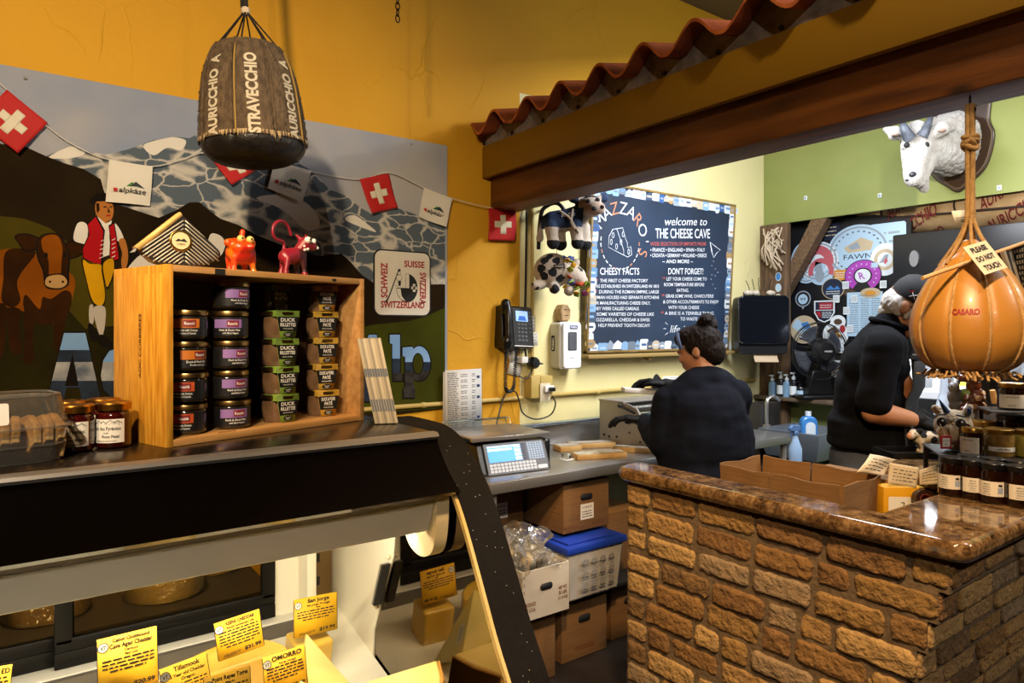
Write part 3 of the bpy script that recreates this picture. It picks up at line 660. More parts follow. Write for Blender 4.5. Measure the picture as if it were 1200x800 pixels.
m = CM().use(mat('gold_glass_edge', 'cdb070', .35)); oin = [(y+.010, z-.004) for y, z in outer]; yzprism(m, outer[8:]+oin[8:][::-1], XB-.008, XB-.0005); cp(m, 'glass_edge_strip')
m = CM().use(BLACKM); m.box(XB+.002, XB+.083, .97, 2.0, 0, .66); yzprism(m, [(q[0], q[1]) for q in inner]+[(2.0, .66), (2.0, 1.30)], XB+.012, XB+.075); m.box(XA, XB, 1.02, 2.0, 0, .60); cp(m, 'base_cabinet')
CREAMP = mat('cream_liner', 'f3ebd6', .45)
bnd = [(1.50, 1.30), (1.535, 1.02), (1.56, .97), (1.645, .80), (1.655, .60)]
m = CM().use(CREAMP); yzprism(m, bnd+[(1.965, .60), (1.965, 1.33)], XB-.006, XB+.011); cp(m, 'end_liner')
MIRR = mat('end_glass_mirror', '6f6456', .03, metal=1, col2='7a6d5c', vs=3)
m = CM().use(MIRR); yzprism(m, [(y+.011, z-.005) for y, z in outer if y < 1.45]+[(1.0, .60)]+bnd[::-1], XB-.002, XB+.011); cp(m, 'end_glass')
m = CM().use(STEELD); yzprism(m, [(1.548, 1.0), (1.556, 1.0), (1.606, .885), (1.598, .885)], XB-.03, XB-.008); m.use(INK); yzprism(m, [(1.540, 1.0), (1.548, 1.0), (1.598, .885), (1.590, .885)], XB-.03, XB-.008)
m.use(IVORY); m.ell((XB-.012, 1.545, 1.018), .006); m.ell((XB-.012, 1.615, .872), .006); cp(m, 'glass_hinge')
fg = spl2([(1.226, 1.232), (1.21, 1.188), (1.15, 1.088), (1.085, .973), (1.03, .888), (.985, .778), (.96, .66)], 5, False)
m = CM().use(glassmat('case_front_glass', 'fbfdfb', .0, .01, ior=1.3)); vs = [(x, y, z) for x in (XA, XB-.01) for y, z in fg]; n = len(fg)
m.add(vs, [(i, i+1, n+i+1, n+i) for i in range(n-1)]); cp(m, 'front_glass', ang=60)
# inside
m = CM().use(CREAMP); yzprism(m, [(1.90, .785), (1.02, .605), (1.02, .59), (1.90, .77)], XA, XB-.006); cp(m, 'display_deck')
m = CM().use(mat('ledge_white', 'dcd7cc', .4)); m.box(XA, .655, 1.83, 1.925, .786, .804, .003); cp(m, 'rear_ledge')
m = CM().use(mat('deck_grey_step', '5d574f', .5)); m.box(XA, .70, 1.815, 1.83, .72, .80); cp(m, 'rear_step')
DF = mat('door_frame_black', '0b0a09', .5, spec=.25)
def rear_door(x0, x1, yy):
    t_ = CM().use(DF)
    for a in (t_.box(x0, x1, yy, yy+.02, .805, .842, .002), t_.box(x0, x1, yy, yy+.02, .842, .872, .004), t_.box(x0, x1, yy, yy+.02, 1.20, 1.25, .002), t_.box(x0, x0+.035, yy, yy+.02, .86, 1.2, .002), t_.box(x1-.035, x1, yy, yy+.02, .86, 1.2, .002)): pass
    d = cp(t_, 'rear_door'); g = MB(); g.M = T(*-O); g.use(glassmat('door_glass', 'eee6d2', .0, .02, ior=1.06)); g.box(x0+.03, x1-.03, yy+.008, yy+.012, .865, 1.21); g.build('door_pane', d)
rear_door(-.95, .12, 1.885); rear_door(.08, .575, 1.862)
m = CM().use(CREAMP); m.box(.575, .66, 1.87, 1.89, .80, 1.33, .002); m.box(.64, .665, 1.80, 1.93, .80, 1.33, .002); cp(m, 'door_jamb')
m = CM().use(mat('slotted_bronze_rail', '8d7145', .4, metal=.4, col2='7a603a', vs=6)); m.box(.668, .752, 1.915, 1.925, .70, 1.33, .001); m.use(INK)
for k in range(8): m.box(.705, .716, 1.912, 1.916, .78+k*.066, .803+k*.066)
cp(m, 'slotted_shelf_rail')

# ---------------------------------------------------------------- cheeses and tickets in the case
CHY = mat('wrapped_yellow_cheese', 'd9ab3c', .28, col2='e4bd58', vs=9, bump=.12, bs=24, coat=.5); CHP = mat('wrapped_pale_cheese', 'e9cf78', .25, col2='efdb90', vs=7, bump=.1, bs=16, coat=.5)
CHR = mat('cheese_rind_tan', 'b68a3f', .5, col2='a87a35', vs=12)
def deckz(y): return .785-(1.90-y)*.18/.88
def cheese(label, poly, h, loc, rz, mt=CHY, rind=None, name='cheese_wedge', tilt=0, tag_=False):
    t = thing(name, label, 'cheese', loc, rz, 'cheeses in the display case')
    t.rotation_euler = (tilt, 0, rz)
    m = MB().use(mt); m.prism(poly, 0, h); b = m.build('paste', t, bev=.006, bseg=2)
    if rind:
        m = MB().use(CHR); m.prism(rind, .002, h-.002); m.build('rind', t, bev=.003)
    if tag_:
        m = MB().use(PAPER); M = T(0.0, .0, h+.0006); m.flat([(-.03, -.02), (.03, -.02), (.03, .018), (-.03, .018)], 0, M); m.use(TEAL); squiggle(m, M, -.026, .02, .008, .006, .0005, 4, .008); m.build('price_label', t, ang=0)
    return t
def wedge(L, W): return [(0, 0), (L, -W/2), (L*1.06, 0), (L, W/2)]
def rindp(L, W): return [(L, -W/2), (L*1.06, 0), (L, W/2), (L+.006, W/2), (L*1.06+.006, 0), (L+.006, -W/2)]
def half(r): return [(r*math.cos(R(a)), r*.75*math.sin(R(a))) for a in range(0, 181, 12)]
cheese('half wheel of yellow cheese behind the tall KEENS ticket', half(.125), .118, (.395, 1.60, deckz(1.6)-.002), R(8), tilt=R(11))
cheese('small yellow cheese block below the San Jorge ticket in the corner', [(-.045, -.04), (.045, -.04), (.045, .04), (-.045, .04)], .10, (.588, 1.66, deckz(1.66)-.004), R(4), tilt=R(11))
big = thing('cheese_wedge', 'tall pale cheese wedge with white label leaning by the cream end wall', 'cheese', (.565, 1.42, deckz(1.42)), 0, 'cheeses in the display case')
def pxy(px, py, y): p = onY(px, py, y)-V((.565, 1.42, deckz(1.42))); return (p.x, p.y, p.z)
w0 = [pxy(358, 741, 1.52), pxy(420, 812, 1.44), pxy(350, 812, 1.36), pxy(404, 815, 1.56), pxy(357, 812, 1.60)]
m = MB().use(CHP); m.add(w0, [(0, 2, 1), (0, 1, 3), (0, 3, 4), (0, 4, 2), (1, 2, 4, 3)], smooth=False); m.build('paste', big, bev=.004)
m = MB().use(PAPER); a, b, c_ = (V(w0[0]), V(w0[1]), V(w0[3])); n_ = (b-a).cross(c_-a).normalized(); n_ = n_ if n_.y < 0 or n_.x > 0 else -n_
M = frame(a.lerp(b, .55).lerp(c_, .22)+n_*.001, (b-a), n_.cross(b-a)); m.flat([(-.028, -.016), (.022, -.016), (.026, .004), (-.024, .004)], 0, M); m.use(TEAL); squiggle(m, M, -.022, .018, -.003, .003, .0004, 3, .004); m.build('price_label', big, ang=0)
cheese('low yellow cheese wedge behind the Cabot ticket', wedge(.16, .13), .11, (.05, 1.57, deckz(1.57)), R(20), rind=rindp(.16, .13), tilt=R(11))
cheese('yellow cheese block behind the Tillamook ticket', [(-.07, -.05), (.07, -.05), (.07, .05), (-.07, .05)], .075, (.285, 1.42, deckz(1.42)), R(-12), tilt=R(11))
cheese('yellow cheese block holding up the Point Reyes ticket', [(-.06, -.05), (.06, -.05), (.06, .05), (-.06, .05)], .06, (.36, 1.31, deckz(1.31)), R(8), tilt=R(11))
cheese('flat yellow cheese block nearest the curved end glass', [(-.07, -.06), (.05, -.06), (.06, .05), (-.06, .05)], .15, (.66, 1.22, deckz(1.22)), R(-6), tilt=R(10), tag_=True)
cheese('long yellow cheese wedge lying before the omorro ticket', wedge(.16, .10), .05, (.47, 1.20, deckz(1.2)), R(25), mt=CHP, tilt=R(10))
cheese('pale cheese wedge at the lower left of the case', wedge(.15, .12), .11, (-.03, 1.42, deckz(1.42)), R(40), mt=CHP, rind=rindp(.15, .12), tilt=R(10))
cheese('yellow cheese wedge by the left edge ticket', wedge(.13, .12), .06, (-.2, 1.50, deckz(1.5)), R(20), tilt=R(10))
TICK = mat('yellow_ticket', 'dca60a', .65, col2='cf9b0b', vs=20)
def ticket(label, tl, tr, y, hgt, lines, price, rows, title=.016, tw=None):
    a, b = onY(tl[0], tl[1], y), onY(tr[0], tr[1], y); w = (b-a).length; x = (b-a)
    t = thing('price_ticket', label, 'price ticket', (a+b)/2+V((0, .01, -hgt)), 0, 'yellow price tickets in the case'); o = (a+b)/2+V((0, .01, -hgt))
    M = frame((a+b)/2-o, x, V((0, .12, 1)))        # origin: middle of the top edge
    m = MB().use(TICK); m.prism(rrect(-w/2, w/2, -hgt, 0, .002), -.0012, 0, M); m.build('card', t, ang=0)
    m = MB().use(INK); yy = -.004
    for s, hh, ww in lines:
        yy -= hh; m.text(s, M @ T(w*(.38 if s == 'ED' else .06), yy), hh, ww*w, bold=.035); yy -= hh*.5
    dy = .0062
    for k in range(rows):
        squiggle(m, M, -w*(.42 if k < rows-1 else .3), w*(.44 if k < rows-1 else .3), yy-.004-k*dy, .0048)
    if price: m.text(price, M @ T(w*.26, -hgt+.006), .0075, w*.36, bold=.03)
    m.text('Mazzaro', M @ T(-w*.2, -hgt+.0045) @ RZ(.12), .007, w*.36, shear=.4)
    cx, cy = -w*.40, -.016; m.ring(cx, cy, .0075, .0088, .0008, M, 20); m.use(PAPER); m.disc(cx, cy, .0075, z=.0004, M=M); m.use(INK); m.text('V7', M @ T(cx, cy-.0035), .007, .009, z=.001, bold=.02)
    for e in (-1, 1): m.flat([(e*w*.497-.0006, -hgt+.002), (e*w*.497+.0006, -hgt+.002), (e*w*.497+.0006, -.002), (e*w*.497-.0006, -.002)], .0005, M)
    m.build('printing', t, ang=0); return t
cheese('yellow cheese block lying behind the low omorro wedge', [(-.06, -.045), (.06, -.045), (.06, .045), (-.06, .045)], .15, (.50, 1.33, deckz(1.33)), R(12), tilt=R(10))
cheese('second pale wedge leaning beside the curved end glass', wedge(.15, .12), .19, (.60, 1.34, deckz(1.34)), R(-30), mt=CHP, rind=rindp(.15, .12), tilt=R(10))
cheese('yellow cheese block nearest the front glass in the middle', [(-.07, -.05), (.07, -.05), (.06, .05), (-.07, .05)], .14, (.34, 1.18, deckz(1.18)), R(-10), tilt=R(10))
cheese('broad yellow cheese wedge between the Cabot and Tillamook tickets', wedge(.17, .15), .11, (.14, 1.50, deckz(1.5)), R(35), rind=rindp(.17, .15), tilt=R(11))
cheese('low pale cheese block in front of the Cabot ticket', [(-.07, -.05), (.07, -.05), (.07, .05), (-.07, .05)], .07, (.13, 1.30, deckz(1.3)), R(14), mt=CHP, tilt=R(10))
cheese('tan rinded cheese block at the front by the end trim', [(-.05, -.05), (.05, -.05), (.05, .05), (-.05, .05)], .17, (.56, 1.13, deckz(1.13)), R(24), mt=CHR, tilt=R(10))
ticket('yellow price ticket headed San Jorge in the far corner of the case', (344, 703), (395, 693), 1.615, .088, [('San Jorge', .0085, .5), ('San Jorge, Portugal', .0045, .52), ('Raw', .004, .1)], '$19.99', 4)
ticket('yellow price ticket headed KEENS CHEDDAR in front of the half wheel', (250, 731), (304, 713), 1.50, .078, [('KEENS CHEDDAR', .007, .62), ('South Somerset, UK', .0045, .6)], '$31.99', 6)
ticket('tall yellow price ticket headed Cave Aged Cheddar', (113, 750), (184, 733), 1.40, .098, [('Cabot Clothbound', .0062, .62), ('Cave Aged Cheddar', .0075, .72), ('Vermont', .0045, .24), ('Raw Cow', .0045, .22)], '$20.99', 4)
ticket('yellow price ticket headed OMORRO before the tall pale wedge', (307, 771), (357, 755), 1.40, .08, [('OMORRO', .009, .7), ('Azores, Portugal', .004, .4)], '$25.99', 5)
ticket('yellow price ticket headed Tillamook, partly below the frame', (186, 785), (242, 764), 1.345, .085, [('Tillamook', .0085, .55), ('2 Year old Cheddar', .006, .74), ('Oregon.', .0055, .3)], '$14.99', 3)
ticket('yellow price ticket headed Point Reyes Toma at the bottom edge', (238, 795), (293, 779), 1.28, .07, [('Point Reyes Toma', .0075, .76), ('Marin', .004, .2)], '$22.99', 4)
ticket('cropped yellow price ticket at the lower left corner', (-50, 789), (15, 778), 1.36, .08, [('ED', .0075, .16)], '$18.99', 4)
# things on the back shelf behind the rear doors
m = MB().use(mat('back_shelf_steel', '4d463c', .5, metal=.6)); m.box(-.9, .62, 2.03, 2.45, .80, .82); m.box(-.9, -.86, 2.03, 2.45, 0, .80); m.box(.58, .62, 2.03, 2.45, 0, .80); m.box(-.9, .62, 2.03, 2.45, .3, .32)
tag(m.build('back_shelf'), 'low steel shelf behind the glass doors of the case', 'shelf')
def wrapped(label, c, r, rz, mt):
    t = thing('wrapped_cheese', label, 'cheese', c, rz, 'wrapped cheeses behind the case'); mm = MB().use(mt); mm.lathe([(0, 0), (r*.95, 0), (r, .01), (r, .085), (r*.94, .1), (0, .1)], 28); mm.build('wheel', t)
    mm = MB().use(WRAP); mm.lathe([(r*1.02, .0), (r*1.03, .09), (r*.9, .112), (r*.5, .106), (.02, .115), (.03, .15)], 16); mm.build('film', t)
wrapped('yellow cheese wheel in crumpled film behind the case doors', (.36, 2.2, .821), .105, 0, CHY); wrapped('tan cheese wheel seen through the left case door', (.08, 2.22, .821), .10, .5, CHR); wrapped('yellow cheese wheel at the right of the case doors', (.52, 2.32, .821), .08, .9, CHY)
m = MB().use(mat('grey_carton', '8d877c', .8)); m.box(-.16, .16, -.08, .08, 0, .08, .003); m.use(WRAP).surf(lambda u, v: (-.15+.3*u, -.07+.14*v, .085+.03*noise.noise(V((u*5, v*5, 1)))), 10, 6)
tag(m.build('grey_carton', loc=(-.22, 2.13, .821), rot=(0, 0, R(6))), 'grey carton with clear film seen through the case doors', 'carton')
# ================================================================ WOODEN CRATE AND ITS TERRINES
CA = math.atan2(.154, .477); CO = V((.242, 1.458, ZT)); CW, CDp, CHt = .501, .216, .355
CMx = Matrix.Translation(CO) @ RZ(CA)
def crate_w(x, y, z): return CMx @ V((x, y, z))
def crate_px(px, py, yl):     # local x of a pixel on the crate plane y = yl
    n = CMx.to_3x3() @ V((0, 1, 0)); p0 = crate_w(0, yl, 0); r = ray(px, py); k = (p0-EYE).dot(n)/r.dot(n)
    return CMx.inverted() @ (EYE+r*k)
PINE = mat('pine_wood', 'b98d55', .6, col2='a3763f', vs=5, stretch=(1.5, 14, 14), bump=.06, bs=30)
PINEV = mat('pine_wood_upright_lit', 'e0a43c', .4, col2='b97a1c', vs=7, vd=6, stretch=(16, 16, 1.6), bump=.06, bs=30)  # upright grain; golden tone has the warm light on the left side in it
t = thing('wooden_crate', 'open pine crate on its side full of stacked pate jars', 'crate', CO, CA)
th = .014
m = MB().use(PINEV); m.box(0, th, 0, CDp, 0, CHt, .001); lp = m.build('side_panel', t)
m = MB().use(mat('burnt_lettering', '4a2a08', .8)); m.text('AOC CORBIERES', FL((-.0006, CDp*.45, CHt*.55)) @ RZ(PI/2), .009, .13, bold=.01); m.build('stencil', lp, ang=0)
m = MB().use(PINE); m.box(CW-th, CW, 0, CDp, 0, CHt, .001); m.build('side_panel', t)
m = MB().use(PINE); m.box(th, CW-th, .0, CDp, CHt-th, CHt-.0005, .001); m.use(PINEV)
for k in range(7): m.box(-.0004, .012, .012+k*.03, .027+k*.03, CHt-th-.001, CHt-.0004)
m.use(INK); m.box(.10, .122, -.001, .004, CHt-th, CHt-.002); m.box(.40, .412, -.001, .004, CHt-th+.003, CHt-.005); m.build('top_panel', t)
m = MB().use(PINE); m.box(th, CW-th, .0, CDp, .0005, th, .001); m.box(.11, .15, .004, .007, th, th+.004); m.build('bottom_panel', t)
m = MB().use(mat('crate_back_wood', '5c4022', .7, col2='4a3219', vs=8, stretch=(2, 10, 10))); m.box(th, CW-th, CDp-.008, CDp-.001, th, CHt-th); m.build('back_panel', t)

JARB = mat('jar_dark_glass', '241d14', .12, coat=.6); PATE = mat('pate_in_glass', '7c5f44', .14, coat=.7, col2='5d4530', vs=30); JBLK = mat('black_jar_label', '121112', .45)
LIDM = mat('worn_gold_lid', '9c7d4c', .3, metal=1)
ORNG = mat('label_orange', 'c8701f', .5); ORNG2 = mat('label_red_orange', 'c04e1c', .5); PURP = mat('label_purple', '8d6aa8', .5); CRST = mat('label_crimson', '7c1620', .5)
def curved(mb, r, a0, a1, z0, z1, n=10):
    vs = []
    for k in range(n+1):
        a = a0+(a1-a0)*k/n; vs += [(r*math.cos(a), r*math.sin(a), z0), (r*math.cos(a), r*math.sin(a), z1)]
    return mb.add(vs, [(2*k, 2*k+2, 2*k+3, 2*k+1) for k in range(n)])
def ctext(mb, s, r, ac, z, h, span=None, bold=.02):
    vs, fs, x0, x1 = textmesh(s, bold); k = h/.72; kx = span*r/(x1-x0) if span else k; W = (x1-x0)*kx
    return mb.add([(r*math.cos(ac+((v.x-x0)*kx-W/2)/r), r*math.sin(ac+((v.x-x0)*kx-W/2)/r), z+v.y*k) for v in vs], fs, smooth=False)
JR, JH = .0385, .0640
def low_jar(loc, rz, band, word, sub, label, group):
    t = thing('terrine_jar', label, 'jar', loc, rz, group)
    m = MB().use(JARB); m.lathe([(0, 0), (JR-.006, 0), (JR-.001, .004), (JR, .010), (JR, .046), (JR-.003, .051)], 32); m.build('glass', t)
    m = MB().use(LIDM); m.lathe([(JR-.003, .051), (JR+.0012, .0512), (JR+.0015, .058), (JR+.0005, .0608), (JR-.005, .0618), (JR-.006, .0608), (0, .0608)], 32); m.build('lid', t)
    m = MB().use(JBLK); a = R(-90); curved(m, JR+.0004, a-1.35, a+1.35, .008, .047, 20)
    m.use(band); curved(m, JR+.0008, a-.75, a+.75, .025, .0435, 14); m.use(CRST); curved(m, JR+.0011, a-.05, a+.58, .0275, .041, 8)
    m.use(WHITE); ctext(m, 'Rougié', JR+.0015, a+.26, .0315, .0062, .5); ctext(m, word, JR+.0009, a+.1, .0185, .0042, 1.1); ctext(m, sub, JR+.0009, a+.15, .0125, .0034, .85)
    m.build('label', t, ang=0); return t
def stack(px, n, yl, kinds, rzs, prefix, group, z0=th):
    x = crate_px(px, 480, yl).x
    for k in range(n):
        band, word, sub = kinds[k]
        low_jar(crate_w(x+rnd.uniform(-.003, .003), yl, z0+k*JH+.0005), R(-13)+rzs[k], band, word, sub, prefix % (NM5 if n == 5 else NM4)[k], group)
NM5 = ('bottom', 'second from bottom', 'middle', 'fourth from bottom', 'topmost'); NM4 = ('bottom', 'second from bottom', 'second from top', 'topmost')
stack(219, 4, .062, [(ORNG2, 'Duck Pâté with Orange', 'Product of Canada')]*2+[(ORNG, 'Duck & Pork Pâté', 'Product of Canada'), (ORNG, 'Pork Pâté with Cognac', 'Product of Canada')], [R(-22), R(-22), R(28), R(-8)], 'orange-labelled gold-lidded jar, %s of the stack at the crate\'s left', 'orange label terrine jars')
stack(270, 5, .062, [(PURP, 'Pork & Duck Pâté', 'with Black Pepper')]*5, [R(8), R(20), R(22), R(-6), R(26)], 'purple-labelled gold-lidded jar, %s of its stack in the crate', 'purple label terrine jars')
SLG = mat('sleeve_green', '7fa03c', .6); SLY = mat('sleeve_yellow', 'd0a63c', .6); SLB = mat('sleeve_pale_blue', '8fa3ad', .6)
def sleeve_jar(loc, rz, sl, l1, l2, label, group):
    t = thing('rillettes_jar', label, 'jar', loc, rz, group)
    r = .039
    m = MB().use(PATE); m.lathe([(0, 0), (r*.80, 0), (r*.86, .005), (r*.93, .03), (r*.90, .047), (r*.86, .052)], 32); m.build('glass', t)
    m = MB().use(LIDM); m.lathe([(r*.86, .052), (r*1.0, .0522), (r*1.0, .060), (r*.94, .0625), (0, .0625)], 32); m.build('lid', t)
    m = MB(); y = -r-.0015; M = FB((0, y, 0))
    def tr(z): return .0185+.010*(z-.001)/.06     # half width grows upwards
    def band(mm, z0, z1, zz): m.use(mm).flat([(-tr(z0), z0), (tr(z0), z0), (tr(z1), z1), (-tr(z1), z1)], zz, M)
    m.use(sl); m.prism([(-tr(.001), .001), (tr(.001), .001), (tr(.0635), .0635), (-tr(.0635), .0635)], -.0008, 0, M)
    m.box(-.028, .028, y, .012, .0627, .0637); m.add([(-.0282, y, .0635), (.0282, y, .0635), (.0282, y, .049), (-.0282, y, .049)], [(0, 1, 2, 3)])
    for s in (-1, 1): m.add([(s*.0288, y, .0637), (s*.0292, .01, .0637), (s*.03, .005, .05), (s*.0288, y, .05)], [(0, 1, 2, 3)])
    band(JBLK, .0165, .0495, .0004); m.use(LIDM); m.flat([(-.013, .053), (.013, .053), (.014, .0605), (-.014, .0605)], .0005, M); m.use(sl)
    m.use(WHITE); m.text(l1, M @ T(0, .0385), .008, .036, bold=.02, z=.0008); m.text(l2, M @ T(0, .0275), .008, .038 if len(l2) > 5 else .02, bold=.02, z=.0008); m.text('WHOLE NATURAL', M @ T(0, .0205), .003, .026, z=.0008)
    m.use(JBLK); m.disc(0, .009, .0115, .0058, .0006, M); m.use(WHITE); m.text('Artisan', M @ T(0, .0092), .003, .014, z=.0009); m.text('Pâtés', M @ T(0, .0055), .0026, .009, z=.0009)
    m.build('cardboard_sleeve', t, ang=0); return t
x = crate_px(327, 480, .075).x
nm5 = ('bottom', 'second from bottom', 'middle', 'fourth from bottom', 'topmost'); nm4 = ('bottom', 'second from bottom', 'second from top', 'topmost')
for k in range(4): sleeve_jar(crate_w(x+(3-k)*-.001+rnd.uniform(-.002, .002), .075, th+.0005+k*.0645), R(12+rnd.uniform(-4, 4)), SLG, 'DUCK', 'RILLETTES', 'jar in green rillettes sleeve, %s of its stack in the crate' % nm4[k], 'green sleeve jars')
x = crate_px(376, 480, .085).x
for k in range(5): sleeve_jar(crate_w(x+rnd.uniform(-.002, .002), .085, th+.0005+k*.0645), R(3+rnd.uniform(-4, 4)), SLY, 'DUCK & PORK', 'PATÉ', 'jar in yellow pate sleeve, %s of the stack at the crate\'s right' % nm5[k], 'yellow sleeve jars')
x = crate_px(316, 345, .165).x
for k in range(5): sleeve_jar(crate_w(x, .165, th+.0005+k*.0645), CA+R(6), SLB, 'DUCK', 'RILLETTES', ('shaded jar at the back of the crate between purple and green stacks' if k == 4 else 'jar in blue sleeve hidden behind the green sleeve jars in the crate'), 'jars at the back of the crate')

# ---------------------------------------------------------------- on top of the crate
ztop = CHt
# black-rind cheese wedge ornament: a quarter wheel standing on its rind
t = thing('wedge_ornament', 'black ridged wedge of mock cheese with a round gold seal', 'cheese ornament', crate_w(.075, .10, ztop+.0005), CA+R(-14)); t.scale = (.74, .74, .74)
RIND = mat('black_ridged_rind', '1b1a19', .35, coat=.4, col2='2e2c2a', vs=40); RIDGE = mat('silver_ridge', 'b9b4a6', .4, metal=.4)
fan = [(-.008, .150)]+[(.150*math.cos(R(a))*1.0-.0, .150-.150*math.sin(R(a))*1.0) for a in range(38, 142, 8)][::-1]
apex = (.004, .152); fan = [apex, (-.103, .048), (-.092, .034), (-.07, .014), (-.03, .002), (.01, 0), (.05, .004), (.085, .018), (.113, .042), (.108, .056)]
m = MB().use(RIND); m.prism(fan, 0, .045, FB((0, .02, .002))); m.build('rind', t, bev=.004)
m = MB().use(mat('mock_cheese_cream', 'd8b36a', .5)); M = FB((0, .0215, 0))
m.add([(-.110, -.024, .052), (.001, -.024, .157), (.001, .02, .157), (-.110, .02, .052)], [(0, 1, 2, 3)]); m.add([(-.113, -.0245, .052), (-.1, -.0245, .044), (.008, -.0245, .148), (.002, -.0245, .158)], [(0, 1, 2, 3)]); m.build('cut_face', t, solid=.004)
m = MB().use(RIDGE); M = FB((0, -.0255, .002))
for k in range(13):                          # chevron ridges on the printed face
    o_ = .013+k*.0098
    for s in (-1, 1):
        pts = []
        for q in range(9):
            a = .002+q*.013; x_ = .012+s*a; y_ = .150-o_*1.15-a*.82+.0
            if y_ > .006+.25*max(0, abs(x_-.01)-.05) and -.1 < x_ < .108 and (x_+.103)*.98 > (y_-.048)-.004 and y_ < .05+(.11-x_)*.95: pts.append((x_, y_, 0))
        if len(pts) > 1: m.tube(pts, .0021, 5, M)
m.build('ridges', t, ang=0)
m = MB().use(GOLD); m.lathe([(0, 0), (.030, 0), (.030, .003), (.027, .004), (.024, .003), (0, .003)], 32, FB((.002, -.026, .077))); m.use(mat('seal_cream', 'd9c79a', .5)); m.disc(.002, .077, .024, z=.0036, M=FB((0, -.026, 0))); m.use(INK); M = FB((.002, -.0302, .077))
m.flat([(-.016, -.002), (-.006, .006), (0, .002), (.008, .007), (.017, -.003), (.004, -.001)], .0004, M); m.text('CHEESE', M @ T(0, -.012), .005, .022); m.build('seal', t, ang=0)
# orange clay pig figure
ORG = mat('orange_glaze', 'd3400c', .35, coat=.4, col2='e88a12', vs=16, lo=.45, hi=.6); ORR = mat('red_glaze', 'b5160c', .4, coat=.3)
p = crate_px(282, 312, .10); t = thing('orange_figurine', 'orange and red clay pig figure standing on the pine crate', 'figurine', crate_w(p.x, .10, ztop+.0005), CA)
m = MB(); m.ell((0, 0, .046), (.034, .03, .027)); m.ell((-.006, -.012, .056), (.026, .024, .018)); m.cap((.0, -.024, .06), .012, (.004, -.036, .058), .008)
for sx, sy in ((-.02, -.01), (.022, -.008), (-.016, .016), (.018, .016)): m.chain([((sx, sy, .034), .011), ((sx*1.15, sy, .014), .006), ((sx*1.25, sy-.003, .003), .0075)])
m.cap((-.034, -.004, .066), .009, (-.018, -.006, .072), .007); m.cap((.026, -.004, .07), .009, (.014, -.006, .072), .007)
m.chain([((.004, .0, .072), .008), ((.004, .002, .084), .006), ((.006, .002, .096), .0062)])
m.bm.verts.ensure_lookup_table(); blob('body', m, [ORG, ORR], .0028, 2, t, lambda c, n: 1 if (c.z < .058 and c.z > .025 and c.x > -.02+.3*(c.z-.04)) else 0)
m = MB().use(mat('figure_eye_yellow', 'e6c46a', .3, coat=.5)); m.ell((-.012, -.02, .076), .0085); m.ell((.011, -.02, .076), .0085); m.use(INK); m.ell((-.013, -.0275, .077), .0025); m.ell((.01, -.0275, .077), .0025); m.build('eyes', t)
# crimson clay cow with a curled tail
p = crate_px(345, 318, .09); t = thing('crimson_figurine', 'dark red clay cow figure with curled tail and bulging eyes on the crate', 'figurine', crate_w(p.x, .09, ztop+.0005), CA+R(10))
CRM = mat('crimson_glaze', '7c1024', .4, coat=.3, col2='8f1a2e', vs=30); DKM = mat('dark_crimson_glaze', '3a0a10', .5, coat=.2)
m = MB(); m.chain([((-.030, 0, .046), .017), ((-.012, 0, .05), .020), ((.012, 0, .052), .021)])
for x_, y_ in ((-.034, -.012), (-.022, .014), (.014, -.014), (.020, .014)): m.chain([((x_, y_, .04), .009), ((x_*1.2, y_*1.1, .018), .0052), ((x_*1.25, y_*1.2, .006), .008)])
m.chain([((.012, -.004, .065), .014), ((.024, -.012, .082), .017), ((.042, -.018, .078), .012)]); m.cap((.014, -.004, .094), .006, (.006, 0, .103), .003); m.cap((.034, -.008, .096), .006, (.036, -.002, .106), .003)
tail = [(-.032, .004, .058), (-.03, .004, .078), (-.038, .004, .083), (-.056, .004, .086), (-.066, .004, .1), (-.06, .004, .12), (-.04, .004, .13), (-.018, .004, .122), (-.006, .004, .098)]
m.tube(spl(tail, 5), [.0042]*41, 10) if False else m.tube(spl(tail, 5), .0042, 10); m.cap((-.030, -.006, .034), .007, (-.03, -.006, .024), .005)
blob('body', m, [CRM, DKM], .0026, 2, t, lambda c, n: 1 if (c.x > -.002 and c.z < .066 and c.z > .012) else 0)
m = MB().use(WHITE); m.ell((.018, -.026, .09), .0085); m.ell((.040, -.024, .089), .007)
for q in ((.012, -.02, .075), (.018, -.026, .068), (.012, -.022, .066), (.052, -.022, .079), (.052, -.026, .074)): m.ell(q, .0036, seg=10)
m.use(INK); m.ell((.0195, -.0335, .091), .0035); m.ell((.043, -.0305, .09), .003); m.build('eyes_and_teeth', t)

